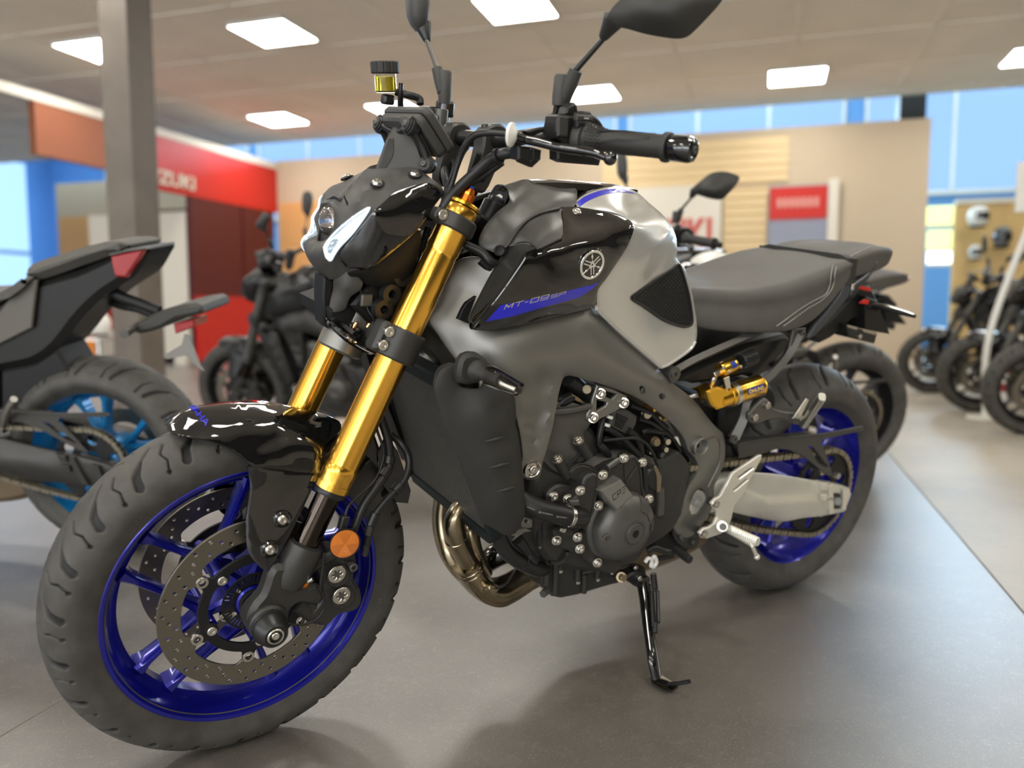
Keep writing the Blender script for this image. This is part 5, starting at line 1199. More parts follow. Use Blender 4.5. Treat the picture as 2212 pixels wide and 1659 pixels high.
frm = Panel(FR, [(1010, 700, -.112), (1060, 750, -.148), (1120, 740, -.162), (1180, 760, -.168), (1240, 750, -.166), (1300, 790, -.160), (1220, 790, -.165), (1360, 828, -.148), (1400, 845, -.142), (1460, 890, -.130), (1510, 920, -.124), (1535, 990, -.121), (1100, 660, -.13), (1040, 640, -.10), (1250, 700, -.158), (1150, 826, -.152), (1172, 812, -.153), (1181, 838, -.150), (1168, 900, -.139), (1157, 955, -.138), (1152, 972, -.141), (1149, 920, -.138), (1146, 865, -.146), (1134, 870, -.155), (1140, 930, -.151), (1145, 985, -.149), (1195, 850, -.157), (1186, 905, -.153), (1171, 965, -.150), (1142, 820, -.163), (1170, 790, -.166), (1192, 808, -.162), (1160, 990, -.149)],
            thick=.014, lip=.02, step=9, grid=14, rnd=.004, holes=[circ2(1388, 842, 11, 10), [(1424, 858), (1427, 850), (1436, 848), (1443, 853), (1442, 864), (1433, 869), (1424, 868)], [(1517, 1052, -.118), (1526, 1060, -.118), (1528, 1076, -.118), (1518, 1095, -.118), (1502, 1115, -.118), (1493, 1114, -.118), (1488, 1100, -.118), (1493, 1080, -.118), (1503, 1060, -.118)]] if False else
            [[(1388 + 9 * math.cos(t), 842 + 11 * math.sin(t), -.143) for t in np.linspace(0, 2 * PI, 12, False)], [(1432 + 10 * math.cos(t), 858 + 11 * math.sin(t), -.135) for t in np.linspace(0, 2 * PI, 12, False)], [(1517, 1052, -.118), (1526, 1060, -.118), (1528, 1076, -.118), (1518, 1095, -.118), (1502, 1115, -.118), (1493, 1114, -.118), (1488, 1100, -.118), (1493, 1080, -.118), (1503, 1060, -.118)]],
            ridge=[[(1262, 672, -.150), (1275, 705, -.161), (1292, 760, -.164), (1310, 778, -.161), (1360, 800, -.152), (1405, 812, -.142), (1440, 820, -.128)]], lam=1e-4)
fm_ = mk('frame', both(frm.VF), M['titan'], bike, smooth=32, label='matte titanium-grey aluminium frame')
mk('steering_head', cyl(np.array([.155, 0, .70]), np.array([.235, 0, .885]), .038, seg=40, bev=.004), M['titan'], fm_)
mk('frame_cross_member', join(slab([(985, 600), (1040, 590), (1090, 640), (1090, 720), (1010, 760), (965, 700)], -.07, .07, False, .01)), M['titan'], fm_)
many('frame_gap', [slab(o, -.125, -.115, False, .001) for o in ([(1000, 668), (1008, 655), (1030, 640), (1010, 690), (1015, 700), (990, 690)],)], M['deep_black'], fm_)
for sd in (-1, 1):
    f = (lambda v: v) if sd < 0 else mirY
    mk('engine_mount_cup', f(lathe2([(-.006, .0125), (.003, .0128), (.005, .0145), (.004, .0172), (-.006, .0185)], P(1149, 1013, -.149), (0, -1, 0), 36)), M['steel'], fm_)
    mk('engine_mount_bolt', f(join(lathe([(-.01, .0125), (.0, .0125), (.001, .0095)], P(1149, 1013, -.149), (0, -1, 0), 32), bolt(P(1149, 1013, -.150), (0, -1, 0), .0078, .007))), M['steel'], fm_)
    mk('pivot_boss', f(lathe2([(-.012, .0165), (.008, .0165), (.010, .0178), (.008, .0205), (-.012, .0215), (-.012, .0165)], P(1509, 963, -.124), (0, -1, 0), 40)), M['titan'], fm_)
    mk('pivot_plug', f(lathe([(-.01, .0165), (-.004, .0165), (-.004, .006), (-.001, .005), (-.001, 0)], P(1509, 963, -.124), (0, -1, 0), 32)), M['deep_black'], fm_)
    mk('pivot_nut', f(join(cyl(P(1505, 1084, -.10), P(1505, 1084, -.122), .0115, seg=6), cyl(P(1505, 1084, -.122), P(1505, 1084, -.128), .006))), M['cast_grey'], fm_)
    mk('mount_screw', f(bolt(P(1387, 843, -.135), (0, -1, 0), .0075, .006)), M['cast_grey'], fm_)
    many('frame_bolt', [f(bolt(P(x, y, -.121), (0, -1, 0), r, .005)) for x, y, r in ((1472, 1162, .0062), (1497, 1172, .0062))], M['cast_grey'], fm_)
    mk('frame_web', f(tube(frm.at([(1524, 952), (1548, 944), (1557, 962), (1554, 1000), (1541, 1030), (1530, 1052)], .0012), .0018, 8, 5)), M['titan'], fm_)
    mk('lower_plate', f(slab([(1458, 1135), (1476, 1128), (1500, 1140), (1512, 1165), (1505, 1182), (1490, 1188), (1470, 1178), (1456, 1158)], -.117, -.108, False, .002, sm=2)), M['cast_black'], fm_)
# ================================================================ RADIATOR, ENGINE, EXHAUST
RA, RB_ = np.array([.297, 0, .666]), np.array([.396, 0, .385]); rdn = (RB_ - RA) / np.linalg.norm(RB_ - RA); rno = np.array([-rdn[2], 0, rdn[0]]); rno = rno if rno[0] < 0 else -rno
rl = np.linalg.norm(RB_ - RA); RO = (RA + RB_) / 2; rfr = (RO, np.array([0, 1., 0]), -rdn, rno)
RW = .158
rad = mk('radiator', join(prism(rrect(2 * RW, rl - .01, .01), -.022, -.006, bev=.002, frame=rfr), *[xf(box((0, 0, 0), (.014, .03, rl), np.c_[[0, 1, 0], rno, -rdn], .003), None, RO + np.array([0, s_ * (RW + .002), 0]) - rno * .008) for s_ in (-1, 1)],
                          xf(box((0, 0, 0), (2 * RW, .03, .022), np.c_[[0, 1, 0], rno, -rdn], .004), None, RO + rdn * rl * .5 - rno * .008), xf(box((0, 0, 0), (2 * RW, .03, .03), np.c_[[0, 1, 0], rno, -rdn], .004), None, RO - rdn * rl * .5 - rno * .008)), M['rad_core'], bike, label='black radiator behind a fine grille')
bars = []
def bar(a, b, w):
    d = (b - a) / np.linalg.norm(b - a); s_ = np.cross(d, rno) * w
    q = [a + s_, a + s_ * .5 + rno * w, a - s_ * .5 + rno * w, a - s_]; return loft([q, [p + (b - a) for p in q]])
for k in range(-30, 31):
    y = k * .0052; bars.append(bar(RO + np.array([0, y, 0]) + rdn * rl * .46, RO + np.array([0, y, 0]) - rdn * rl * .46, .0011))
for k in range(-26, 27):
    t = k * .0052; bars.append(bar(RO + np.array([0, -RW, 0]) + rdn * t, RO + np.array([0, RW, 0]) + rdn * t, .0013))
tag(mk('radiator_grille', join(*bars), M['rad_mesh'], rad, smooth=None), kind='stuff')
shO = [(987, 793, -.168), (958, 800, -.165), (946, 820, -.164), (943, 843, -.164), (962, 916, -.166), (1000, 1015, -.168), (1027, 1086, -.168), (1043, 1128, -.168, 1), (1068, 1142, -.172), (1093, 1155, -.178), (1112, 1152, -.18), (1124, 1132, -.183, 1), (1133, 1113, -.185), (1132, 1047, -.187), (1126, 990, -.188), (1119, 935, -.188), (1113, 915, -.187), (1115, 898, -.187), (1111, 856, -.186), (1100, 830, -.184), (1066, 812, -.182, 1), (1040, 840, -.185), (1010, 842, -.178), (992, 836, -.172), (986, 820, -.169, 1)]
shr = Panel(shO, [(1000, 880, -.180), (1050, 880, -.198), (1090, 880, -.197), (1000, 950, -.177), (1050, 950, -.196), (1100, 950, -.198), (1060, 1020, -.195), (1110, 1020, -.198), (1080, 1080, -.196), (1050, 1060, -.183), (1100, 1110, -.193), (970, 830, -.170), (1090, 1135, -.182), (1025, 1000, -.182)], thick=.003, lip=.018, step=8, grid=10, rnd=.003, ridge=[[(1088, 842, -.192), (1096, 880, -.199), (1108, 950, -.200), (1118, 1040, -.199), (1120, 1105, -.192)]])
for sd in (-1, 1):
    f = (lambda v: v) if sd < 0 else mirY
    so = mk('radiator_shroud', f(shr.VF), M['matte_black'], bike, label='matte black radiator side shroud')
    for (x, y) in ((1068, 949), (1080, 1005), (1093, 1057)):
        up_ = [shr.at((x + a, y + b), 0)[0] for a, b in ((-22, 5), (-10, 2.5), (3, -1), (14, -3.5), (22, -6))]
        mk('shroud_fin', f(tube(up_, [.0006, .0028, .0042, .0028, .0006], 12, 6, flat=.9)), M['matte_black'], so)
    sg = mk('turn_signal', f(join(slab([(992, 792), (1004, 768), (1035, 764), (1062, 790), (1062, 812), (1030, 830), (994, 828)], -.190, -.168, False, .006, sm=2), lathe([(0, .019), (.006, .0185), (.010, .015), (.014, .0125), (.018, .0125), (.02, .0115), (.05, .0105), (.062, .0115)], P(1028, 800, -.186), P(1062, 815, -.225) - P(1028, 800, -.186), 32))), M['matte_black'], bike, label='black front turn signal with clear lens')
    a, b = P(1052, 812, -.214), P(1120, 845, -.282)
    d = (b - a); L_ = np.linalg.norm(d); d /= L_; e1, e2, _ = basis(d)
    upz = np.array([0, 0, 1.]) - d * d[2]; upz /= np.linalg.norm(upz); sdv = np.cross(d, upz)
    body = loft([ell(a + d * t * L_, sdv, upz, w, h, 24, 2.4) for t, w, h in ((0, .010, .012), (.04, .0125, .0145), (.3, .012, .0135), (.7, .0095, .0112), (.97, .007, .0085), (1, .0045, .006))])
    mk('signal_lens', f(body), M['clear'], sg, label='clear signal lens')
    mk('signal_reflector', f(loft([ell(a + d * t * L_, sdv, upz, w, h, 12) for t, w, h in ((.03, .0075, .009), (.5, .007, .0085), (.93, .004, .005))])), M['steel'], sg)
    mk('signal_back', f(xf(loft([ell(a + d * t * L_ + upz * .004 - sdv * (.005), sdv, upz, w, h, 24, 2.4) for t, w, h in ((-.06, .010, .011), (.04, .0125, .0135), (.3, .012, .0125), (.7, .0095, .0105), (1.0, .0065, .0085), (1.04, .003, .004))]))), M['gloss_black'], sg)
# ---- engine castings
def cover(name, pts, Y0, Y1, m, par, **k): return mk(name, slab(pts, Y0, Y1, False, **k), m, par)
eng = mk('engine_block', join(slab([(1150, 1050), (1168, 1000), (1200, 1010), (1240, 1020), (1300, 985), (1345, 975), (1400, 985), (1450, 1010), (1480, 1020), (1488, 1060), (1470, 1130), (1440, 1165), (1400, 1190), (1370, 1225), (1300, 1240), (1200, 1225), (1160, 1180), (1150, 1110)], -.135, .135, False, .012, sm=2),
                              slab([(1180, 880), (1215, 860), (1262, 905), (1290, 935), (1305, 985), (1270, 1010), (1235, 1040), (1180, 1060), (1160, 1020), (1165, 950)], -.118, .12, False, .012)), M['cast_black'], bike, label='black cast engine block')
hd = Panel([(1184, 885, -.120), (1215, 868, -.120), (1262, 880, -.125), (1280, 905, -.125), (1268, 925, -.125, 1), (1260, 938, -.124), (1268, 985, -.130), (1240, 1008, -.132), (1215, 1028, -.132), (1190, 1012, -.128), (1172, 1000, -.122), (1168, 960, -.118)], [(1230, 905, -.132), (1215, 940, -.130), (1235, 970, -.134), (1200, 980, -.126)], thick=.006, lip=.02, grid=9, step=8)
mk('cylinder_head', hd.VF, M['cast_grey'], eng)
mk('cylinder_fins', join(*[tube(hd.at([(1215 + k * 4, 1018 - k * 3.2), (1242 + k * 3.2, 992 - k * 3), (1262 + k * 1.5, 968 - k * 1)], .002), .0022, 8, 6) for k in range(4)]), M['cast_black'], eng)
for (x, y, x2, y2) in ((1249, 951, 1271, 987), (1204, 992, 1226, 1029)):
    a, b = P(x, y, -.142), P(x2, y2, -.140)
    mk('head_stud_boss', cyl(a, b, .0098, .0105, 20, .002), M['cast_black'], eng); mk('head_bolt', bolt(a, a - b, .0082, .0085, washer=True), M['zinc'], eng)
# stator cover with CP3 block
ax = P(1374, 1154, -.205); ac = np.array([ax[0], 0, ax[2]])
def rv(prof, seg=72): return lathe([(-y, r) for y, r in prof], ac, (0, -1, 0), seg)
sc = mk('stator_cover', rv([(-.135, .080), (-.150, .080), (-.153, .078), (-.156, .072), (-.172, .0705), (-.180, .067), (-.190, .056), (-.197, .042), (-.201, .031), (-.2025, .0265), (-.2015, .0245), (-.2015, 0)]), M['cast_grey'], eng, smooth=50, label='round dark grey stator cover')
mk('timing_plug', rv([(-.2010, .0222), (-.2045, .0218), (-.2055, .0205), (-.2055, .0)]) if False else join(lathe([(.2010, .0222), (.2035, .022), (.2045, .0208), (.2045, .0082), (.2, .0072), (.2, 0)], ac, (0, -1, 0), 6 * 8)), M['cast_grey'], sc)
mk('plug_ring', lathe2([(.2, .0232), (.2035, .0232), (.2042, .0245), (.2035, .0262), (.2, .0262), (.2, .0232)], ac, (0, -1, 0), 56), M['cast_grey'], sc)
mk('plug_socket', prism([(.0078 * math.cos(k * PI / 3 + .3), .0078 * math.sin(k * PI / 3 + .3)) for k in range(6)], .2040, .2050, bev=.0, frame=(ac, np.array([1., 0, 0]), np.array([0, 0, 1.]), np.array([0, -1., 0]))), M['deep_black'], sc, smooth=None)
fac = []
for (a0, a1, r0, r1) in ((20, 45, .045, .071), (52, 72, .045, .071), (-8, 12, .048, .071)):
    fr_ = []
    for r_, y_ in ((r0, .1955), (.062, .1865), (r1, .1735)):
        for a_ in (a0, a1): fr_.append(ac + np.array([r_ * math.cos(math.radians(a_)), -y_ - .0022, r_ * math.sin(math.radians(a_))]))
    lo_ = [q + np.array([0, .006, 0]) for q in fr_]; V = fr_ + lo_
    fac.append((V, [(0, 1, 3, 2), (2, 3, 5, 4), (6, 8, 9, 7), (8, 10, 11, 9), (0, 2, 8, 6), (2, 4, 10, 8), (1, 7, 9, 3), (3, 9, 11, 5), (0, 6, 7, 1), (4, 5, 11, 10)]))
many('cover_facet', fac, M['cast_grey'], sc, smooth=20)
rp = [P(1297, 1060, -.186), P(1341, 1035, -.186), P(1367, 1070, -.203), P(1334, 1101, -.205)]; bk_ = [p + np.array([0, .05, 0]) for p in rp]
nn = np.cross(rp[1] - rp[0], rp[3] - rp[0]); nn /= np.linalg.norm(nn); nn = nn if nn[1] < 0 else -nn
pc_ = sum(rp) / 4
blkV = loft([[p + np.array([0, .055, 0]) for p in rp], [p + (p - pc_) * .06 + nn * -.006 for p in rp], [p + (p - pc_) * .0 + nn * 0 for p in rp], [pc_ + (p - pc_) * .93 + nn * .0018 for p in rp]])
cb_ = mk('cover_block', blkV, mat('cast_bright', (.34, .33, .3), .36, .8), sc, smooth=30)
p0 = P(1322, 1083, -.1995); p1 = P(1357, 1057, -.1975); ex_ = p1 - p0; ex_ -= nn * (ex_ @ nn); ey_ = np.cross(nn, ex_)
ey_ = ey_ if ey_[2] > 0 else -ey_
exn_, eyn_ = ex_ / np.linalg.norm(ex_), ey_ / np.linalg.norm(ey_); V, F = block_letters('CP3', 1.1, .45, .12, .12)
mk('engine_lettering', extr(V, F, lambda q, h: pc_ + nn * (.0020 + h) + exn_ * ((q[:, :1] - .5) * .034 + q[:, 1:2] * .004) + eyn_ * (q[:, 1:2] - .5) * .0105, -.0006, .0001), M['deep_black'], sc, smooth=None)
mk('copper_washer', lathe2([(0, .0055), (0, .0085), (.002, .0085), (.002, .0055), (0, .0055)], P(1309, 1159, -.183), (-.4, -1, 0), 24), M['copper'], sc)
mk('check_bolt', bolt(P(1309, 1159, -.184), (-.35, -1, 0), .0072, .007), M['cast_grey'], sc)
# crankcase covers
c1 = cover('clutch_side_cover', [(1306, 1040), (1312, 1024), (1330, 1010), (1346, 999), (1358, 987), (1372, 985), (1382, 996), (1387, 1015), (1390, 1050), (1398, 1078), (1380, 1100), (1330, 1100), (1300, 1070)], -.158, -.125, M['cast_black'], eng, bev=.004, sm=2)
many('cover_rib', [tube(B(p), .0022, 8, 3) for p in ([(1349, 1003, -.159), (1350, 1020, -.159), (1351, 1040, -.159)], [(1376, 1008, -.159), (1364, 1025, -.159), (1353, 1044, -.159)], [(1310, 1030, -.159), (1330, 1013, -.159), (1352, 996, -.159), (1368, 989, -.159), (1379, 1000, -.159), (1384, 1020, -.159), (1386, 1050, -.159), (1390, 1070, -.159)])], M['cast_black'], c1)
mk('cover_tube', cyl(P(1312, 1010, -.16), P(1336, 993, -.16), .0065), M['cast_grey'], c1)
c2 = cover('water_pump_cover', [(1219, 1140), (1222, 1100), (1240, 1078), (1256, 1060), (1260, 1044), (1266, 1030), (1278, 1024), (1292, 1026), (1296, 1040), (1291, 1072), (1287, 1092), (1277, 1122), (1257, 1142), (1236, 1150)], -.172, -.125, M['cast_black'], eng, bev=.004, sm=3)
many('pump_rim', [tube(B(q), .0018, 8, 4) for q in ([(1262, 1050, -.173), (1268, 1035, -.173), (1280, 1028, -.173), (1290, 1032, -.173), (1290, 1050, -.173), (1285, 1080, -.173), (1276, 1112, -.173), (1258, 1136, -.173), (1236, 1146, -.173), (1222, 1140, -.173)], [(1236, 1012, -.150), (1250, 1003, -.150), (1270, 1004, -.150), (1290, 1016, -.150)], [(1232, 1022, -.155), (1248, 1010, -.155), (1268, 1010, -.155), (1288, 1020, -.155)])], M['cast_black'], c2)
cover('pump_neck', [(1232, 1022), (1250, 1008), (1272, 1008), (1294, 1022), (1300, 1040), (1262, 1046), (1240, 1040)], -.155, -.12, M['cast_black'], eng, bev=.004, sm=2)
cover('lower_case_cover', [(1195, 1148), (1222, 1140), (1258, 1150), (1300, 1150), (1320, 1200), (1345, 1222), (1330, 1240), (1290, 1232), (1255, 1200), (1215, 1185)], -.150, -.12, M['cast_black'], eng, bev=.004, sm=2)
cover('left_case_cover', [(1182, 1070), (1200, 1050), (1225, 1048), (1245, 1060), (1235, 1085), (1222, 1100), (1200, 1098), (1186, 1090)], -.150, -.12, M['cast_black'], eng, bev=.004, sm=2)
many('pump_facet', [slab([(1231, 1082), (1252, 1080), (1256, 1094), (1236, 1096)], -.180, -.170, False, .003)], M['cast_grey'], c2)
BL = [(1195, 1072, -.152), (1226, 1077, -.160), (1253, 1059, -.174), (1292, 1092, -.166), (1247, 1160, -.155), (1202, 1167, -.150), (1252, 1185, -.155), (1290, 1215, -.155), (1302, 1025, -.166), (1347, 989, -.160), (1387, 998, -.160), (1401, 1077, -.160)]
many('case_bolt', [bolt(P(x, y, Y), (-.25, -1, .05), .0072, .0085, washer=True) for x, y, Y in BL], M['steel'], eng)
# oil pan
pan = cover('oil_pan', [(1168, 1195), (1200, 1180), (1262, 1205), (1330, 1222), (1350, 1235), (1352, 1258), (1313, 1268), (1250, 1287), (1215, 1294), (1194, 1290), (1184, 1276), (1172, 1268)], -.105, .09, M['cast_black'], eng, bev=.006)
many('pan_rib', [tube(B([(x, y0, -.108), (x, (y0 + y1) / 2, -.108), (x - 1, y1, -.108)]), .0062, 12, 3) for x, y0, y1 in ((1181, 1200, 1262), (1210, 1205, 1230), (1248, 1200, 1254), (1291, 1216, 1248), (1200, 1200, 1284), (1262, 1240, 1280))], M['cast_black'], pan)
mk('pan_flange', tube(B([(1258, 1238, -.109), (1275, 1232, -.109), (1318, 1226, -.109), (1350, 1220, -.109)]), .004, 10, 3), M['cast_grey'], pan)
many('pan_bolt', [cyl(P(x, y - 2, -.108), P(x, y + 5, -.108), .0058, seg=12) for x, y in ((1210, 1231), (1248, 1255), (1291, 1249), (1322, 1234))], M['steel'], pan)
mk('drain_bolt', join(cyl(P(1186, 1272, -.095), P(1172, 1284, -.105), .0085, seg=6), cyl(P(1190, 1268, -.09), P(1184, 1274, -.096), .011)), M['cast_grey'], pan)
mk('oil_filter', join(cyl(P(1201, 1192, -.09), P(1201, 1192, -.128), .026, seg=40, bev=.006), *[lathe2([(-.001, .0258), (0, .0272), (.001, .0258), (-.001, .0258)], P(1201, 1192, -.09 - k * .007), (0, -1, 0), 40) for k in range(1, 5)]), M['gloss_black'], eng)
mk('oil_switch', join(cyl(P(1342, 1247, -.09), P(1342, 1247, -.125), .0115, seg=24), cyl(P(1342, 1247, -.125), P(1348, 1249, -.135), .0075)), mat('tan_metal', (.3, .24, .15), .35, .8), eng)
many('sensor_body', [cyl(P(1165, 1128, -.13), P(1165, 1178, -.13), .0068, seg=16), cyl(P(1186, 1146, -.125), P(1187, 1178, -.125), .0068, seg=16)], M['satin_black'], eng)
mk('sensor_tip', cyl(P(1165, 1177, -.13), P(1165, 1185, -.13), .0062, .004), M['steel'], eng)
mk('hose_bracket', join(slab([(1126, 1128), (1134, 1118), (1150, 1122), (1150, 1140), (1128, 1142)], -.15, -.147, False, .001, holes=[circ2(1137, 1126, 4, 10)]), slab([(1104, 1158), (1116, 1146), (1134, 1140), (1150, 1148), (1134, 1150), (1120, 1160), (1106, 1170), (1114, 1158)], -.152, -.149, False, .001)), M['titan'], eng)
hoses = [([(1110, 1072, -.15), (1129, 1082, -.155), (1168, 1100, -.175), (1205, 1111, -.186), (1230, 1117, -.188), (1258, 1118, -.176)], .0182), ([(1072, 1130, -.13), (1080, 1166, -.135), (1093, 1190, -.135), (1114, 1208, -.135), (1136, 1221, -.13), (1160, 1230, -.12), (1175, 1228, -.10)], .0148)]
hs = [mk('coolant_hose', tube(B(p), r, 28, 10), M['hose'], bike, label=l) for (p, r), l in zip(hoses, ('thick black coolant hose with a steel clamp', 'lower black coolant hose'))]
hx = B([(1222, 1115, -.1875), (1236, 1117, -.1875)]); mk('hose_clamp', join(lathe2([(-.0045, .0186), (-.004, .0200), (.004, .0200), (.0045, .0186), (-.0045, .0186)], (hx[0] + hx[1]) / 2, hx[1] - hx[0], 40)), M['steel'], hs[0])
mk('clamp_screw', cyl(P(1209, 1142, -.19), P(1221, 1147, -.195), .0048, seg=12), M['steel'], hs[0])
for k, (x, y, x1, y1, Y) in enumerate(((1137, 1096, 1155, 1103, -.176), (1163, 1107, 1194, 1114, -.196), (1202, 1117, 1224, 1120, -.206))):
    a, b = P(x, y, Y), P(x1, y1, Y - (.012 if k < 2 else 0)); e_ = b - a
    mk('hose_lettering', text3('@218>EPDM<' if k else '>EPDM<', a, e_, np.array([0, -.25, 1.]), np.linalg.norm(e_), th=.0003), M['decal_silver'], hs[0], smooth=None)
mk('hose_seam', lathe2([(-.003, .0150), (0, .0162), (.003, .0150), (-.003, .0150)], P(1128, 1215, -.133), P(1136, 1221, -.13) - P(1114, 1208, -.135), 32), M['hose'], hs[1])
mk('sensor_boot', join(tube(B([(1118, 1165, -.14), (1130, 1180, -.14), (1140, 1195, -.138)]), [.012, .0105, .0085], 20), corr(B([(1137, 1190, -.138), (1146, 1202, -.136), (1156, 1212, -.13)]), .0082)), M['hose'], eng)
# details in the frame opening
brk = mk('engine_bracket', slab([(1290, 832), (1320, 838), (1356, 856), (1352, 868), (1347, 877), (1329, 890), (1300, 904), (1277, 914), (1267, 906), (1268, 895), (1277, 881), (1279, 866), (1284, 850)], -.130, -.122, False, .0015, holes=[[(1290, 864), (1312, 870), (1309, 877), (1289, 889)], [(1307, 845), (1333, 852), (1322, 863), (1309, 857)]]), M['titan'], eng)
many('bracket_bolt', [join(bolt(P(x, y, -.132), (-.2, -1, 0), .0078, .008), cyl(P(x, y, -.128), P(x, y, -.134), .011)) for x, y in ((1297, 850), (1347, 870), (1281, 902))], M['zinc'], brk)
mk('head_rod', tube(B([(1190, 890, -.135), (1235, 886, -.135), (1275, 877, -.132)]), .0065, 12), M['cast_grey'], eng)
mk('intake_duct', join(tube(B([(1228, 818, -.11), (1245, 832, -.11), (1262, 850, -.10)]), .016, 20), tube(B([(1198, 882, -.11), (1215, 868, -.115), (1235, 856, -.115)]), [.008, .011, .011], 14), slab([(1222, 822), (1290, 840), (1285, 880), (1240, 870)], -.09, -.06, False, .004)), M['satin_black'], eng)
mk('injector_cap', join(cyl(P(1262, 842, -.115), P(1267, 841, -.128), .012, .0105, 28)), M['satin_black'], eng); mk('cap_disc', cyl(P(1267, 841, -.127), P(1268, 841, -.131), .0085), mat('tan_cap', (.4, .35, .24), .4, .3), eng)
mk('clip_plate', slab([(1234, 850), (1250, 858), (1266, 872), (1258, 873), (1240, 864)], -.125, -.121, False, .001), M['tan_metal'], eng)
acb = mk('airbox_and_throttles', join(slab([(1230, 818), (1300, 835), (1365, 862), (1420, 900), (1462, 945), (1500, 1000), (1490, 1040), (1440, 1010), (1390, 990), (1330, 960), (1290, 920), (1250, 870)], -.06, .08, False, .01)), M['deep_black'], eng)
fb = mk('regulator', slab([(1330, 884), (1352, 883), (1379, 901), (1376, 916), (1368, 932), (1349, 940), (1317, 923), (1322, 900)], -.118, -.09, False, .004), M['plastic_grey'], eng)
many('regulator_slot', [tube(B([(1331 - k * .6, 894 + k * 4.6, -.1185), (1356 - k * 2.5, 904 + k * 4.3, -.1185)]), .0016, 6, 1) for k in range(6)], M['deep_black'], fb)
many('breather_hose', [tube(B(p), r, 14) for p, r in (([(1312, 925, -.12), (1340, 945, -.125), (1365, 968, -.128), (1384, 988, -.13), (1391, 1010, -.14), (1393, 1060, -.145)], .0066), ([(1356, 930, -.12), (1374, 945, -.12), (1382, 965, -.12), (1384, 985, -.12)], .008), ([(1303, 880, -.10), (1300, 915, -.12), (1294, 945, -.125), (1293, 962, -.125)], .0062), ([(1294, 960, -.125), (1306, 972, -.13), (1314, 988, -.125), (1304, 996, -.12)], .008))], M['hose'], eng)
many('thin_cable', [tube(B(p), r, 10) for p, r in (([(1303, 952, -.13), (1322, 950, -.135), (1345, 948, -.14), (1372, 947, -.142), (1396, 959, -.14), (1412, 983, -.14), (1421, 1008, -.14)], .0034), ([(1305, 945, -.12), (1325, 950, -.12), (1350, 962, -.12), (1372, 985, -.12)], .0036), ([(1415, 890, -.09), (1428, 925, -.10), (1436, 960, -.1)], .003), ([(1380, 905, -.1), (1410, 915, -.1), (1450, 945, -.1), (1470, 975, -.1)], .005), ([(1360, 875, -.10), (1400, 890, -.1), (1440, 925, -.1)], .006), ([(1385, 935, -.1), (1400, 930, -.1), (1440, 935, -.1)], .006))], M['hose'], eng)
many('white_tie', [cyl(P(x, y, Y), P(x - 2, y + 6, Y), .007, seg=12) for x, y, Y in ((1318, 898, -.118), (1312, 915, -.122))], M['white_plastic'], eng)
for (x, y, Y, r, m) in ((1413, 953, -.115, .009, 'tan_metal'), (1437, 952, -.115, .007, 'steel'), (1433, 969, -.12, .006, 'steel'), (1400, 975, -.12, .004, 'zinc'), (1393, 893, -.1, .01, 'zinc'), (1418, 903, -.1, .006, 'zinc')):
    mk('throttle_fitting', lathe([(0, r * 1.2), (.006, r * 1.2), (.008, r), (.012, r * .9), (.012, 0)], P(x, y, Y + .008), (-.2, -1, .1), 18), M[m], eng)
mk('sensor_ball', ball(P(1430, 986, -.12), .0105, 20), M['satin_black'], eng)
mk('wire_joint', join(slab([(1400, 1018), (1415, 1014), (1428, 1024), (1430, 1055), (1415, 1062), (1398, 1050)], -.150, -.135, False, .004, sm=2)), M['satin_black'], eng)
mk('joint_clip', slab([(1418, 1006), (1430, 1030), (1428, 1062), (1420, 1064), (1420, 1030), (1414, 1010)], -.1525, -.149, False, .001), mat('tan_plastic', (.16, .12, .07), .5), eng)
mk('starter_tube', tube(B([(1424, 1055, -.14), (1425, 1080, -.14), (1424, 1110, -.14)]), .010, 16), M['cast_grey'], eng)
spc = Panel([(1415, 1000, -.130), (1440, 990, -.130), (1467, 978, -.130, 1), (1478, 990, -.130), (1488, 1008, -.130), (1486, 1040, -.130), (1468, 1090, -.130), (1447, 1140, -.130), (1430, 1150, -.130), (1405, 1120, -.130), (1402, 1060, -.130)], [(1440, 1030, -.142), (1435, 1080, -.142), (1465, 1015, -.137), (1425, 1115, -.137)], thick=.004, lip=.03, grid=10)
sp_ = mk('sprocket_cover', spc.VF, M['matte_black'], eng, label='matte black front sprocket cover')
mk('lower_link_cover', slab([(1400, 1150), (1440, 1140), (1470, 1165), (1500, 1180), (1480, 1200), (1420, 1195)], -.10, -.06, False, .006), M['deep_black'], eng)
# ---- exhaust
ex_pipes = [([(1062, 1040, -.02), (1030, 1064, -.03), (1002, 1092, -.042), (986, 1116, -.048), (981, 1138, -.048), (986, 1165, -.04), (1000, 1195, -.03), (1015, 1222, -.02), (1035, 1250, -.01)], .0205), ([(962, 1050, .07), (956, 1085, .07), (953, 1120, .065), (958, 1160, .05), (970, 1195, .03), (990, 1225, .015), (1020, 1255, 0)], .0195), ([(1022, 1095, .02), (1016, 1125, .015), (1016, 1150, .0), (1020, 1180, -.005), (1030, 1210, -.005), (1045, 1240, 0)], .019)]
exm = [mk('exhaust_header', tube(B(p), r, 32, 12), M['exhaust'], bike, label='bronze steel exhaust header pipe') for p, r in ex_pipes]
mk('header_weld', join(*[lathe2([(-.0015, .0203), (0, .0222), (.0015, .0203), (-.0015, .0203)], P(x, y, Y), P(x2, y2, Y2) - P(x, y, Y), 32) for x, y, Y, x2, y2, Y2 in ((984, 1162, -.04, 1000, 1195, -.03),)]), M['exhaust'], exm[0])
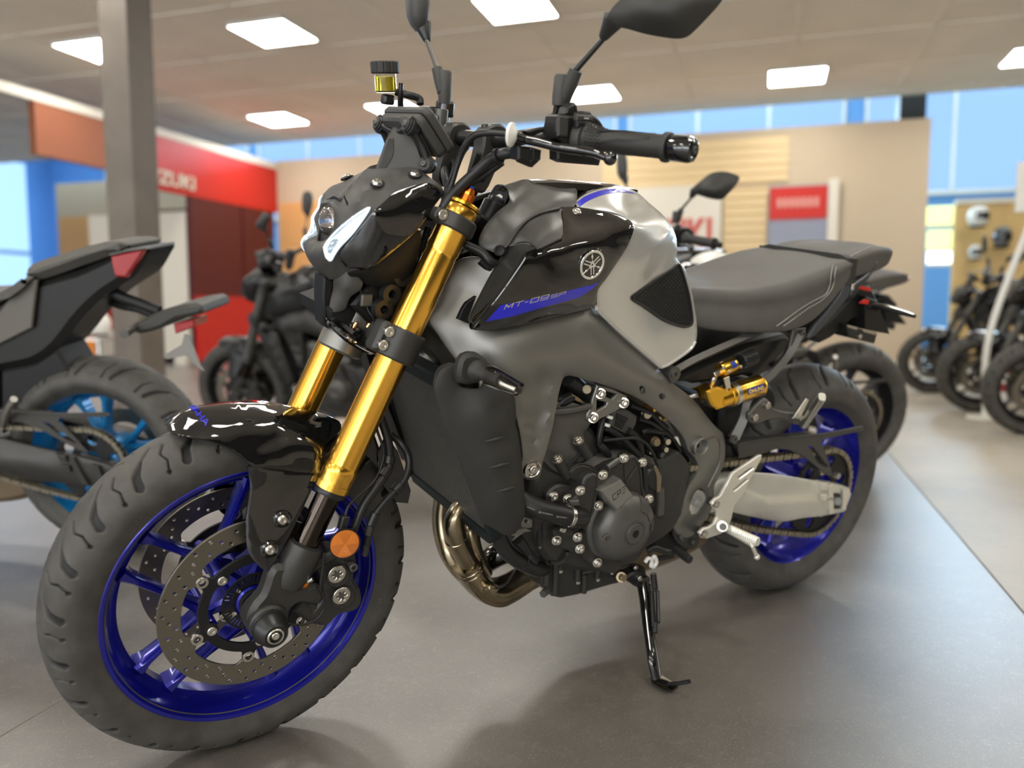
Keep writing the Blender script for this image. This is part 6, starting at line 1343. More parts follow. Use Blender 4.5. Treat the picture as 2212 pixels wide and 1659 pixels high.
col = loft([ell(P(x, y, Y), d1, d2, a_, b_, 32, 2.3) for (x, y, Y, d1, d2, a_, b_) in ((1002, 1208, -.002, (.8, 0, .55), (0, 1, 0), .030, .045), (1020, 1245, -.002, (.65, 0, .75), (0, 1, 0), .028, .043), (1046, 1272, -.0, (.3, 0, .95), (0, 1, 0), .027, .038), (1078, 1278, .0, (-.1, 0, 1), (0, 1, 0), .028, .034), (1112, 1262, .0, (-.45, 0, .9), (0, 1, 0), .0275, .030), (1150, 1240, .0, (-.3, 0, .95), (0, 1, 0), .027, .028), (1210, 1215, 0, (-.1, 0, 1), (0, 1, 0), .026, .027), (1270, 1205, 0, (0, 0, 1), (0, 1, 0), .026, .027))])
V_, F_ = col; n24 = 32; secs = [np.array(V_[i * n24:(i + 1) * n24]) for i in range(8)]
sm_ = crom(np.array([s.ravel() for s in secs]), 5); col = loft([list(s.reshape(-1, 3)) for s in sm_])
cl_ = mk('exhaust_collector', col, M['exhaust'], bike, label='bronze exhaust collector under the engine')
mk('collector_seam', tube([np.array(s.reshape(-1, 3))[20] + [0, -.0006, 0] for s in sm_[:30:3]], .0014, 6, 3), M['exhaust'], cl_)
mk('collector_band', join(*[tube([p for p in list(sm_[k].reshape(-1, 3))[::2]] + [sm_[k].reshape(-1, 3)[0]], .0016, 6, 2) for k in (1, 2)]), M['exhaust'], cl_)
a, b = P(1045, 1266, -.036), P(1080, 1272, -.075)
o2 = mk('oxygen_sensor', join(lathe([(-.01, .0135), (.004, .0135), (.006, .0115), (.006, .010), (.014, .010), (.015, .0085), (.020, .0085), (.0215, .0095), (.023, .0085), (.0275, .0085), (.0285, .0068), (.034, .0068)], a, b - a, 24)), M['exhaust'], cl_)
mk('sensor_wire', tube([a + (b - a) / np.linalg.norm(b - a) * .033, P(1092, 1262, -.095), P(1108, 1238, -.11), P(1118, 1222, -.115)], .0028, 8), M['hose'], cl_)
mk('heat_shield_pipe', tube(B([(1050, 1215, .06), (1072, 1200, .05), (1095, 1190, .04), (1115, 1185, .03)]), [.024, .026, .026, .024], 28), M['gloss_black'], bike)
muf = [(1150, 1240), (1250, 1282), (1320, 1268), (1416, 1239), (1474, 1217), (1515, 1195), (1545, 1165), (1548, 1120), (1500, 1120), (1400, 1160), (1250, 1200)]
mk('silencer', slab([tuple(q) for q in crom(muf, 3, True)], -.02, .11, False, .02), mat('silencer_tan', (.19, .14, .085), .45, .5), bike, label='brown metal silencer under the engine')
# ---- shifter and side stand
sh = mk('gear_lever', join(tube(B([(1398, 1190, -.125), (1412, 1184, -.13), (1435, 1190, -.14), (1455, 1192, -.15), (1466, 1190, -.155)]), [.009, .008, .007, .0065, .007], 12), tube(B([(1400, 1205, -.12), (1425, 1206, -.13), (1455, 1200, -.14)]), .006, 10)), M['satin_black'], bike)
mk('shift_peg', lathe([(0, .006), (0, .0085)] + [(.004 + i * .0033, .0098 if i % 2 else .0088) for i in range(12)] + [(.046, .0085), (.047, .005)], P(1458, 1187, -.155), P(1494, 1212, -.205) - P(1458, 1187, -.155), 20), M['hose'], sh)
LB = lambda x, y, z=.0: w2b(WZ(x, y, z))[0]
piv = P(1386, 1252, -.118)
stq = mk('side_stand', join(tube([piv, P(1392, 1290, -.150), P(1396, 1330, -.180), P(1401, 1375, -.215), P(1408, 1425, -.252), LB(1417, 1466, .016)], [.013, .0125, .0115, .0105, .0095, .0095], 20, flat=.75), tube([P(1402, 1262, -.125), P(1407, 1340, -.185), LB(1425, 1460, .02)], .0038, 10), lathe([(-.012, .014), (.012, .014)], piv, (0, 1, 0), 24),
                            prism([(1., 0)] and [tuple(LB(x, y, .012)[[0, 1]]) for x, y in ((1404, 1462), (1424, 1455), (1452, 1472), (1466, 1480), (1456, 1490), (1438, 1490), (1408, 1474))], 0, .008, bev=.0015, frame=(np.array([0, 0, 0.]), np.array([1., 0, 0]), np.array([0, 1., 0]), np.array([0, 0, 1.]))) if False else loft([[LB(x, y, z) for x, y in ((1404, 1462), (1424, 1455), (1452, 1472), (1466, 1480), (1456, 1490), (1438, 1490), (1408, 1474))] for z in (.002, .009)])), M['gloss_black'], bike, label='black side stand holding the motorcycle up')
mk('stand_tang', tube([LB(1444, 1478, .012), LB(1465, 1476, .022), LB(1490, 1472, .034)], .0042, 12), M['satin_black'], stq)
mk('stand_bracket', join(slab([(1352, 1250), (1372, 1236), (1392, 1238), (1400, 1250), (1394, 1268), (1378, 1270), (1365, 1262)], -.125, -.095, False, .004, sm=2), slab([(1368, 1225), (1395, 1228), (1398, 1245), (1372, 1245)], -.115, -.09, False, .003)), M['satin_black'], bike)
many('stand_bolt', [bolt(P(1381, 1249, -.127), (0, -1, 0), .0062, .004), bolt(P(1372, 1226, -.118), (0, -1, 0), .0055, .004)], M['zinc'], stq)
many('stand_hook', [tube(B(p), .0045, 10) for p in ([(1394, 1214, -.128), (1400, 1206, -.13), (1408, 1210, -.13), (1406, 1222, -.13)], [(1406, 1222, -.132), (1412, 1224, -.132), (1418, 1214, -.132), (1414, 1202, -.132), (1410, 1206, -.132)])], M['white_paint'], stq)
spr = []
for (x0, y0, Y0, x1, y1, Y1, r) in ((1411, 1240, -.135, 1415, 1275, -.16, .0062), (1408, 1276, -.158, 1412, 1355, -.215, .0045)):
    a, b = P(x0, y0, Y0), P(x1, y1, Y1); e1, e2, dn = basis(b - a); L_ = np.linalg.norm(b - a); nt = int(L_ / .0034)
    pts = [a + dn * L_ * t + (e1 * math.cos(2 * PI * nt * t) + e2 * math.sin(2 * PI * nt * t)) * r for t in np.linspace(0, 1, nt * 10)]
    spr.append(tube(pts, .0013, 6, 1, smooth=False))
many('stand_spring', spr, M['satin_black'], stq)
mk('spring_rod', join(cyl(P(1420, 1276, -.16), P(1422, 1345, -.21), .0045), cyl(P(1415, 1345, -.21), P(1414, 1368, -.222), .006)), M['satin_black'], stq)
# ================================================================ REAR END
from mathutils.bvhtree import BVHTree
CB = w2b(CAMLOC)[0]
def snapper(VF):
    V, F = VF; t = BVHTree.FromPolygons([Vector(v) for v in V], [tuple(f) for f in F])
    def s(px, up=.0006):
        out = []
        for p in px:
            d = (BM.T @ ray([p])[0]); h = t.ray_cast(Vector(CB), Vector(d))
            if h[0] is not None: out.append(np.array(h[0]) + np.array(h[1]) * (up if np.array(h[1]) @ d < 0 else -up))
        return out
    return s
WBX = 1.43
RT_ = [(-.069, .2155), (-.077, .226), (-.086, .238), (-.0900, .250), (-.0885, .263), (-.080, .278), (-.066, .2915), (-.046, .3035), (-.023, .312), (0, .315)]
RT_ = RT_ + [(-a, b) for a, b in RT_[-2::-1]]
tr_r = [([(-.02, .020), (.005, .05), (.02, .085)], [.0014, .005, .0062], .0055), ([(-.05, .004), (-.035, .012), (-.02, .020)], [.001, .0014, .0014], .0035), ([(.035, .03), (.05, .06), (.052, .09)], [.001, .0022, .0035], .0045)]
(trr, yr_r) = tyre(WBX, .315, RT_, tr_r, 640, 16, None)
parts = [wheel_rim(WBX, .315, .071, .2295, .190, None)]
for k in range(5):
    A = 100 + 72 * k
    parts.append(spoke(WBX, .315, A, .055, .195, A + 12, w=(.009, .007, .009), d=(.03, .018, .026))); parts.append(spoke(WBX, .315, A, .055, .195, A - 16, w=(.009, .007, .009), d=(.03, .018, .026)))
parts += [cyl((WBX, -.075, .315), (WBX, .07, .315), .052, seg=48, bev=.006)]
rw = mk('rear_wheel', join(*parts), M['blue_rim'], bike, label='blue rear wheel')
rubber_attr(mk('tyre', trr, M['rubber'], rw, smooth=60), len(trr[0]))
def pr(x, y, Y=-.083): q = P(x, y, Y); return math.atan2(q[2] - .315, q[0] - WBX)
many('tyre_lettering', [side_letters('MICHELIN', WBX, .315, yr_r, pr(1800, 858), .241, .012, space=1.1, bold=.01), side_letters('180/55 ZR 17', WBX, .315, yr_r, pr(1700, 1252), .241, .011)], M['rubber_letter'], rw, smooth=None)
dsk = mk('rear_brake_disc', prism(polar(lambda t: .1225, 96), .085, .090, [polar(lambda t: .075, 60)], .0006, (np.array([WBX, 0, .315]), np.array([1., 0, 0]), np.array([0, 0, 1.]), np.array([0, 1., 0]))), M['disc_steel'], rw)
CY = -.104; NT = 45
sprk = mk('rear_sprocket', prism([((.1145 + .0035 * math.cos(NT * t)) * math.cos(t), (.1145 + .0035 * math.cos(NT * t)) * math.sin(t)) for t in np.arange(NT * 6) * 2 * PI / (NT * 6)], -.003, .003, [polar(lambda t: .048, 40)] + [[tuple(q) for q in circ2(.083 * math.cos(a_), .083 * math.sin(a_), .017, 16)] for a_ in np.arange(6) * PI / 3 + .3], .0006, (np.array([WBX, CY, .315]), np.array([1., 0, 0]), np.array([0, 0, 1.]), np.array([0, -1., 0]))), M['deep_black'], rw)
many('sprocket_nut', [bolt(np.array([WBX + .062 * math.cos(a_), CY - .003, .315 + .062 * math.sin(a_)]), (0, -1, 0), .0085, .008) for a_ in np.arange(6) * PI / 3 + .8], M['zinc'], rw)
# chain
rs_ = .116; fs = np.array([.865, 0, .40]); fr_r = .042
up0 = np.array([fs[0] + .02, fs[2] + fr_r]); up1 = np.array([WBX - .03, .315 + rs_ * .98]); path = [up0 + (up1 - up0) * t for t in np.linspace(0, .97, 30)]
path += [np.array([WBX + rs_ * math.cos(t), .315 + rs_ * math.sin(t)]) for t in np.linspace(math.radians(100), math.radians(-100), 40)]
lo1 = np.array([fs[0] + .02, fs[2] - fr_r]); lo0 = path[-1]; path += [lo0 + (lo1 - lo0) * t - np.array([0, .014 * math.sin(PI * t)]) for t in np.linspace(.03, 1, 30)]
path = np.array(path); d = np.r_[0, np.cumsum(np.hypot(*np.diff(path, axis=0).T))]; pit = .015875; ss = np.arange(0, d[-1], pit); X_ = np.interp(ss, d, path[:, 0]); Z_ = np.interp(ss, d, path[:, 1]); links = []
for i in range(len(ss) - 1):
    a = np.array([X_[i], 0, Z_[i]]); b = np.array([X_[i + 1], 0, Z_[i + 1]]); dd = (b - a) / np.linalg.norm(b - a); nn_ = np.array([-dd[2], 0, dd[0]])
    o = [(-.0062, -.003), (-.0035, -.007), (.003, -.0072), (.0079, -.0048), (.0128, -.0072), (.0193, -.007), (.022, -.003), (.022, .003), (.0193, .007), (.0128, .0072), (.0079, .0048), (.003, .0072), (-.0035, .007), (-.0062, .003)]
    for s_ in (-1, 1):
        off = (.0098 if i % 2 else .0072) * s_
        links.append(prism(o, -.0011, .0011, bev=.0, frame=(a + np.array([0, CY + off, 0]), dd, nn_, np.array([0, 1., 0]))))
    links.append(cyl(a + np.array([0, CY - .0125, 0]), a + np.array([0, CY + .0125, 0]), .0032, seg=8, bev=.0004))
tag(mk('drive_chain', join(*links), M['chain'], bike, smooth=None, label='steel drive chain'), None)
# swingarm
SW = [(1548, 1046, -.118), (1580, 1032, -.128), (1615, 1024, -.134), (1676, 1027, -.138), (1756, 1040, -.138), (1794, 1045, -.136, 1), (1834, 1057, -.134), (1838, 1068, -.134), (1832, 1085, -.134), (1824, 1104, -.134, 1), (1777, 1113, -.136), (1736, 1118, -.138), (1689, 1126, -.138), (1628, 1116, -.134), (1584, 1105, -.128), (1550, 1096, -.118)]
swp = Panel(SW, [(1640, 1060, -.150), (1660, 1045, -.145), (1700, 1080, -.158), (1740, 1085, -.155), (1660, 1085, -.158), (1620, 1090, -.145), (1690, 1055, -.150), (1600, 1065, -.140), (1780, 1080, -.142), (1810, 1080, -.137), (1720, 1110, -.145)], thick=.006, lip=.036, step=9, grid=11, rnd=.004, ridge=[[(1618, 1046, -.142), (1636, 1058, -.151), (1655, 1080, -.160), (1672, 1098, -.158), (1700, 1106, -.152)]])
swa = mk('swingarm', join(swp.VF, mirY(swp.VF), box((1.06, 0, .34), (.12, .2, .09), bev=.02), cyl((.962, -.115, .356), (.962, .115, .356), .03)), M['swing_alu'], bike, label='pale silver aluminium swingarm')
mk('axle_adjuster', join(slab([(1790, 1050), (1800, 1046), (1802, 1110), (1792, 1112)], -.150, -.136, False, .001), slab([(1822, 1056), (1832, 1058), (1828, 1102), (1820, 1102)], -.148, -.136, False, .001), slab([(1774, 1042), (1790, 1044), (1788, 1060), (1776, 1060)], -.152, -.136, False, .002), slab([(1772, 1068), (1788, 1068), (1786, 1084), (1774, 1082)], -.152, -.136, False, .002)), M['swing_alu'], swa)
mk('axle_slot', slab([(1796, 1064), (1826, 1068), (1824, 1098), (1795, 1100)], -.1395, -.137, False, .0), M['cast_black'], swa)
mk('axle_nut', join(cyl(P(1809, 1083, -.136), P(1809, 1083, -.146), .012, seg=6)), M['cast_grey'], swa)
mk('adjuster_screw', cyl(P(1786, 1076, -.150), P(1800, 1077, -.150), .004, seg=10), M['zinc'], swa)
hug = slab([(1594, 959), (1650, 950), (1756, 940), (1800, 934), (1862, 921), (1866, 927), (1858, 932), (1800, 944), (1778, 950), (1775, 958), (1788, 990), (1800, 1030), (1786, 1026), (1760, 1005), (1735, 985), (1705, 972), (1680, 970), (1638, 983), (1598, 990)], -.125, -.121, False, .001, holes=[[(1746, 963), (1757, 966), (1789, 1008), (1784, 1010), (1768, 1000)]])
cg = mk('chain_guard', join(hug, tube(B([(1594, 959, -.126), (1650, 950, -.126), (1756, 940, -.126), (1800, 934, -.126), (1862, 922, -.126)]), .003, 8, 3), slab([(1594, 959), (1756, 940), (1756, 945), (1594, 964)], -.121, -.09, False, .001)), M['plastic_grey'], bike, label='black chain guard')
mk('guard_screw', bolt(P(1808, 1027, -.13), (0, -1, 0), .008, .006), M['zinc'], cg)
mk('rear_hugger', join(slab([(1560, 880), (1600, 870), (1640, 830), (1668, 832), (1680, 860), (1672, 890), (1640, 905), (1600, 950), (1565, 960)], -.085, .085, False, .01, sm=2)), M['deep_black'], bike)
# seats
def seat_sec(x, w, zt, zb, wb, crown=.0, n=9):
    h = [(wb, zb), (wb + .004, zb + (zt - zb) * .25), (w * .99, zb + (zt - zb) * .55), (w, zb + (zt - zb) * .72), (w * .96, zt - (zt - zb) * .13), (w * .86, zt - (zt - zb) * .05), (w * .62, zt - .004), (w * .3, zt - .001), (0, zt + crown)]
    L_ = [np.array([x, -a, b]) for a, b in h] + [np.array([x, a, b]) for a, b in h[-2::-1]] + [np.array([x, wb * .8, zb - .004]), np.array([x, 0, zb - .006]), np.array([x, -wb * .8, zb - .004])]
    return L_
def smloft(secs, n=4):
    q = crom(np.array([np.array(s).ravel() for s in secs]), n); r = [list(s.reshape(-1, 3)) for s in q]
    out = []
    for s in r:
        s = np.array(s); c = crom(s, 3, True); out.append(list(c))
    return loft(out)
rs_seat = smloft([seat_sec(.868, .088, .812, .770, .088), seat_sec(.880, .098, .834, .760, .098), seat_sec(.93, .116, .838, .752, .117), seat_sec(1.0, .134, .842, .750, .134), seat_sec(1.1, .150, .862, .752, .150), seat_sec(1.18, .154, .884, .768, .152), seat_sec(1.24, .151, .900, .800, .148), seat_sec(1.30, .142, .912, .845, .138), seat_sec(1.332, .134, .914, .868, .130)])
seat = mk('rider_seat', rs_seat, M['seat_vinyl'], bike, smooth=60, label='dark grey vinyl rider seat with double stitching')
ps_seat = smloft([seat_sec(1.338, .124, .912, .872, .118), seat_sec(1.36, .122, .926, .870, .116), seat_sec(1.42, .112, .940, .876, .106), seat_sec(1.50, .095, .947, .886, .088), seat_sec(1.57, .074, .946, .896, .066), seat_sec(1.615, .050, .936, .902, .044), seat_sec(1.632, .03, .922, .905, .026)])
pse = mk('passenger_seat', ps_seat, M['seat_vinyl'], bike, smooth=60, label='dark grey passenger seat pad')
s1 = snapper(rs_seat); s2 = snapper(ps_seat)
for px in ([(1677, 706), (1700, 690), (1730, 668), (1760, 650), (1785, 636), (1794, 615), (1797, 590), (1802, 570)], [(1692, 706), (1715, 690), (1745, 668), (1775, 650), (1795, 630), (1803, 610), (1805, 590), (1808, 576)]):
    q = s1(crom([(a - 3, b) for a, b in px], 6), .0006)
    if len(q) > 3:
        mk('stitch_seam', tube(q, .0016, 6, 1, smooth=False), M['seat_vinyl'], seat)
        st = []
        for i in range(1, len(q) - 1, 1):
            dv = q[i + 1] - q[i - 1]; dv /= np.linalg.norm(dv) + 1e-9; c = q[i] + np.array([0, -.0012, .0006]); st.append(cyl(c - dv * .0026, c + dv * .0026, .0010, seg=6))
        tag(mk('stitching', join(*st), M['thread'], seat), kind='stuff')
q = s2(crom([(1818, 566), (1845, 550), (1870, 538), (1882, 534)], 5), .0006)
if len(q) > 3: mk('stitching', tube(q, .0011, 6, 1, smooth=False), M['thread'], pse)
strap = loft([[np.array([1.335 + dx, y * (.136 if o else .128), (.921 if o else .909) - (.055 if abs(y) > .99 else (.006 if abs(y) > .85 else 0))]) for dx in (-.014, .014) for o in ((0, 1) if dx < 0 else (1, 0))] for y in (-1.0, -.97, -.9, -.75, -.4, 0, .4, .75, .9, .97, 1.0)])
mk('seat_strap', strap, M['strap'], bike, label='black strap between the seats')
# tail
tp_ = slab([(1826, 613), (1835, 612), (1840, 622), (1834, 642), (1800, 682), (1765, 722), (1748, 734), (1745, 728), (1762, 702), (1792, 668), (1815, 636)], -.128, -.118, False, .003)
tp2 = slab([(1846, 606), (1870, 588), (1898, 562), (1893, 580), (1876, 604), (1858, 622), (1846, 630), (1838, 640), (1842, 620)], -.10, -.09, False, .003)
ta = sides('tail_side_cover', join(tp_, tube(B([(1840, 618, -.118), (1870, 596, -.10), (1890, 575, -.075)]), .006, 10)), mat('tail_grey', (.06, .065, .075), .35, .3), bike)[0]
sides('tail_side_trim', tp2, M['tail_grey'], bike)
mk('seat_lock_stud', cyl(P(1842, 612, -.125), P(1840, 626, -.125), .0055, seg=14), M['zinc'], ta)
mk('tail_light', loft([ell((1.60, 0, .905), (0, 1, 0), (0, 0, 1), .055, .012, 24), ell((1.635, 0, .91), (0, 1, 0), (0, 0, 1), .035, .012, 24), ell((1.655, 0, .912), (0, 1, 0), (0, 0, 1), .018, .008, 24)]), M['red_lens'], bike, label='red tail light')
und = mk('undertail', join(slab([(1745, 728), (1800, 684), (1840, 640), (1862, 612), (1882, 616), (1900, 650), (1880, 705), (1845, 690), (1800, 730), (1775, 742)], -.07, .07, False, .008), slab([(1870, 640), (1895, 650), (1923, 722), (1898, 718), (1870, 712)], -.09, .09, False, .002)), M['deep_black'], bike)
mk('plate_holder', slab([(1828, 702), (1896, 720), (1890, 743), (1834, 728)], -.09, .08, False, .003), M['satin_black'], und)
many('rear_reflector', [slab(q, -.0925, -.089, False, .0005) for q in ([(1830, 701), (1852, 707), (1852, 713), (1832, 707)], [(1862, 711), (1890, 717), (1892, 724), (1866, 717)])], M['zinc'], und)
mk('plate_bolt', bolt(P(1857, 727, -.092), (0, -1, 0), .006, .004), M['zinc'], und)
many('warning_tag', [slab(q, -.093, -.090, False, .0005) for q in ([(1856, 616), (1882, 622), (1880, 630), (1855, 624)], [(1856, 655), (1868, 646), (1878, 648), (1876, 658)])], M['red'], und)
for sd in (-1, 1):
    f = (lambda v: v) if sd < 0 else mirY
    ri = mk('turn_signal', f(join(tube(B([(1862, 660, -.07), (1880, 662, -.09), (1900, 664, -.11)]), .009, 12), tube(B([(1885, 661, -.10), (1915, 666, -.135), (1948, 675, -.17), (1978, 684, -.20)]), [.009, .0115, .0105, .007], 16, flat=.6))), M['deep_black'], bike, label='black rear turn signal')
    mk('signal_lens', f(tube(B([(1888, 657, -.10), (1915, 661, -.137), (1948, 670, -.172), (1974, 679, -.20)]), [.006, .008, .0075, .005], 12, flat=.5)), M['alu'], ri)
# subframe
sides('subframe_rail', join(tube(B([(1450, 806, -.115), (1500, 778, -.118), (1580, 742, -.120), (1650, 712, -.122)]), .0095, 4, 4), lathe([(-.008, .016), (.008, .016)], P(1452, 807, -.118), (0, -1, 0), 28)), M['cast_grey'], bike, smooth=30)
many('subframe_bolt', [bolt(P(1454, 807, -.128), (0, -1, 0), .0088, .008, washer=True), bolt(P(1583, 948, -.126), (0, -1, 0), .0088, .008), bolt(P(1733, 721, -.128), (0, -1, 0), .008, .004)], M['cast_grey'], bike)
sides('subframe_strut', join(tube(B([(1722, 722, -.118), (1700, 768, -.12), (1668, 806, -.12), (1636, 838, -.118), (1612, 868, -.116), (1603, 905, -.115), (1584, 946, -.115)]), [.016, .013, .0125, .012, .0125, .015, .017], 4, 6, flat=.7), slab([(1714, 712), (1742, 708), (1740, 730), (1726, 745), (1706, 750)], -.124, -.116, False, .002)), M['cast_grey'], bike, smooth=30)
mk('battery_cover', join(slab([(1462, 818), (1530, 782), (1620, 742), (1700, 722), (1712, 735), (1690, 770), (1640, 805), (1560, 822), (1500, 830)], -.095, .095, False, .008)), M['satin_black'], bike)
mk('rear_inner_mass', slab([(1460, 830), (1520, 850), (1580, 850), (1600, 880), (1590, 940), (1570, 960), (1520, 900)], -.06, .06, False, .01), M['deep_black'], bike)
# shock with remote reservoir
r0, r1 = P(1548, 862, -.128), P(1641, 832, -.128); dv = (r1 - r0); Ls = np.linalg.norm(dv); dv /= Ls
sk_ = mk('shock_reservoir', lathe([(0, .012), (0, .0225), (.03, .0225), (.031, .0245), (Ls - .006, .0245), (Ls - .004, .0235), (Ls - .003, .0245), (Ls, .0230), (Ls + .001, .018), (Ls + .001, 0)], r0, dv, 56, ripple=.0), M['gold_bright'], bike, label='gold shock absorber reservoir with blue label')
mk('reservoir_block', join(slab([(1528, 846), (1550, 836), (1575, 842), (1580, 868), (1562, 884), (1550, 886), (1538, 874)], -.148, -.11, False, .004), cyl(P(1400, 895, -.02), P(1530, 852, -.03), .026, seg=36)), M['gold_bright'], sk_)
mk('reservoir_band', join(lathe2([(-.0065, .0245), (-.006, .0262), (.006, .0262), (.0065, .0245), (-.0065, .0245)], r0 + dv * Ls * .36, dv, 48), slab([(1564, 818), (1576, 813), (1580, 838), (1570, 842)], -.148, -.143, False, .001)), M['alu'], sk_)
mk('compression_body', lathe([(0, .006), (0, .014), (.003, .0152), (.040, .0152), (.042, .014)], P(1556, 800, -.132), P(1600, 780, -.132) - P(1556, 800, -.132), 32), M['gold_bright'], sk_)
mk('preload_knob', prism(polar(lambda t: .0185 - .0016 * (math.cos(14 * t) > .3), 140), 0, .042, bev=.002, frame=(P(1599, 781, -.132), *basis(P(1640, 765, -.132) - P(1599, 781, -.132)))), M['hose'], sk_)
mk('banjo_fitting', join(cyl(P(1540, 810, -.132), P(1556, 802, -.132), .0075, seg=6), tube(B([(1546, 808, -.13), (1541, 820, -.13), (1536, 832, -.125)]), .006, 10)), M['zinc'], sk_)
mk('knurled_knob', prism(polar(lambda t: .0125 - .001 * (math.cos(16 * t) > 0), 128), 0, .02, bev=.001, frame=(P(1522, 866, -.12), *basis(P(1538, 860, -.135) - P(1522, 866, -.12)))), M['satin_black'], sk_)
mk('shock_line', tube(B([(1480, 860, -.08), (1500, 855, -.09), (1515, 852, -.1), (1524, 842, -.11)]), [.0065, .006, .003, .003], 12), M['alu'], sk_)
many('adjuster_screw', [bolt(P(x, y, -.146), (0, -1, 0), .004, .002) for x, y in ((1563, 795), (1575, 802), (1600, 792))], M['zinc'], sk_)
def label_on(r0_, dv_, t0, t1, rad, ang, da, m, par, nm):
    e1 = np.array([0, -1., 0]); e1 -= dv_ * (e1 @ dv_); e1 /= np.linalg.norm(e1); e2 = np.cross(dv_, e1); e2 = e2 if e2[2] > 0 else -e2; g = []
    for t in np.linspace(t0, t1, 6): g.append([r0_ + dv_ * t + (e1 * math.cos(a_) + e2 * math.sin(a_)) * (rad + q) for q in (.0004, -.0004) for a_ in (np.linspace(ang - da, ang + da, 8) if q > 0 else np.linspace(ang + da, ang - da, 8))])
    mk(nm, loft(g), m, par, smooth=None); return e1, e2
e1, e2 = label_on(r0, dv, Ls * .52, Ls * .9, .0246, .25, .27, M['ohlins_blue'], sk_, 'reservoir_label')
V, F = text_tris('\u00d6HLINS', size=1, bold=.02); V = V - V.min(0); V = V / V.max(0)
def lf(q, h):
    a_ = .25 + (q[:, 1] - .5) * .40; return r0 + dv * (Ls * (.54 + q[:, :1] * .34)) + (e1 * np.cos(a_)[:, None] + e2 * np.sin(a_)[:, None]) * (.0251 + h)
mk('reservoir_lettering', extr(V, F, lf, -.0003, .0003), M['yellow'], sk_, smooth=None)
cdv = P(1600, 780, -.132) - P(1556, 800, -.132); cdv /= np.linalg.norm(cdv)
label_on(P(1556, 800, -.132), cdv, .02, .034, .0153, .5, .5, M['ohlins_blue'], sk_, 'reservoir_label')
# passenger and rider pegs
pbk = sides('passenger_peg_bracket', join(slab([(1617, 896), (1648, 863), (1662, 866), (1672, 882), (1700, 890), (1728, 892), (1742, 902), (1738, 916), (1720, 918), (1690, 905), (1660, 908), (1640, 916), (1624, 914)], -.136, -.124, False, .003, sm=2)), M['cast_grey'], bike)[0]
many('bracket_bolt', [bolt(P(x, y, -.137), (0, -1, 0), .0085, .006) for x, y in ((1656, 875), (1629, 901), (1729, 905))], M['zinc'], pbk)
def peg(a, b, w, h, n=12):
    d_ = b - a; L_ = np.linalg.norm(d_); d_ /= L_; e1, e2, _ = basis(d_); secs = []
    for i in range(n * 2 + 1):
        k = 1 if i % 2 else .86; secs.append(ell(a + d_ * L_ * i / (n * 2), e1, e2, w * k, h * k, 16, 3))
    return loft(secs)
mk('passenger_peg', join(peg(P(1735, 918, -.150), P(1776, 857, -.235), .009, .011), slab([(1712, 905), (1722, 890), (1742, 860), (1748, 864), (1728, 905)], -.146, -.142, False, .001)), M['alu'], bike, label='folded aluminium passenger footpeg')
hp = [(1646, 983), (1640, 984), (1583, 1022), (1570, 1047), (1556, 1072), (1545, 1078), (1536, 1088), (1541, 1099), (1548, 1104), (1549, 1118), (1543, 1131), (1532, 1139), (1520, 1142), (1510, 1152), (1516, 1163), (1528, 1164), (1558, 1154), (1574, 1140), (1581, 1120), (1587, 1092), (1604, 1072), (1617, 1044), (1646, 990)]
hpl = sides('rider_peg_plate', slab(hp, -.158, -.150, False, .0018, holes=[[(1594, 1030), (1624, 1010), (1628, 1012), (1598, 1034)], [(1584, 1058), (1612, 1034), (1616, 1037), (1587, 1061)]]), M['swing_alu'], bike, label='pale aluminium heel plate with two slots')[0]
many('plate_bolt', [bolt(P(x, y, -.159), (0, -1, 0), .0085, .005) for x, y in ((1546, 1089), (1520, 1153))], M['steel'], hpl)
mk('plate_standoff', join(cyl(P(1546, 1089, -.15), P(1536, 1082, -.115), .010), cyl(P(1520, 1153, -.15), P(1508, 1146, -.115), .009)), M['cast_grey'], hpl)
rp_ = mk('rider_peg', join(peg(P(1575, 1143, -.170), P(1637, 1171, -.250), .0085, .0105, 14), cyl(P(1560, 1137, -.162), P(1560, 1137, -.178), .0125, seg=24), tube(B([(1560, 1137, -.17), (1568, 1140, -.172), (1576, 1143, -.172)]), [.011, .010, .009], 14)), M['swing_alu'], bike, label='aluminium rider footpeg')
mk('peg_pivot', cyl(P(1561, 1138, -.176), P(1562, 1138, -.182), .0078), M['cast_grey'], rp_)
mk('peg_feeler', join(cyl(P(1624, 1178, -.245), P(1634, 1200, -.245), .0042), ball(P(1635, 1203, -.245), .0068, 14), cyl(P(1580, 1152, -.18), P(1624, 1178, -.245), .004)), M['swing_alu'], rp_)
# ================================================================ OTHER MOTORCYCLES AND SHOP THINGS
KEEP1 = {'front_wheel', 'fork_tube', 'lower_fork_clamp', 'upper_fork_clamp', 'axle_clamp', 'brake_caliper', 'front_fender', 'fender_stay', 'headlight_mask', 'headlight_cowl', 'headlight_underside', 'headlight_housing', 'display', 'handlebar', 'handlebar_grip', 'switch_housing', 'clutch_lever', 'brake_lever', 'mirror', 'fuel_tank', 'tank_side_cover', 'tank_top_cover', 'crown_strip', 'air_duct_cover', 'frame', 'radiator', 'radiator_shroud', 'engine_block', 'exhaust_header', 'exhaust_collector', 'silencer', 'rear_wheel', 'drive_chain', 'swingarm', 'chain_guard', 'rear_hugger', 'rider_seat', 'passenger_seat', 'seat_strap', 'tail_side_cover', 'undertail', 'subframe_rail', 'subframe_strut', 'battery_cover', 'rider_peg_plate', 'rider_peg', 'passenger_peg_bracket', 'passenger_peg', 'turn_signal', 'side_stand', 'knee_pad', 'rear_inner_mass', 'meter_visor', 'clutch_perch', 'bar_clamp', 'tail_light', 'shock_reservoir'}
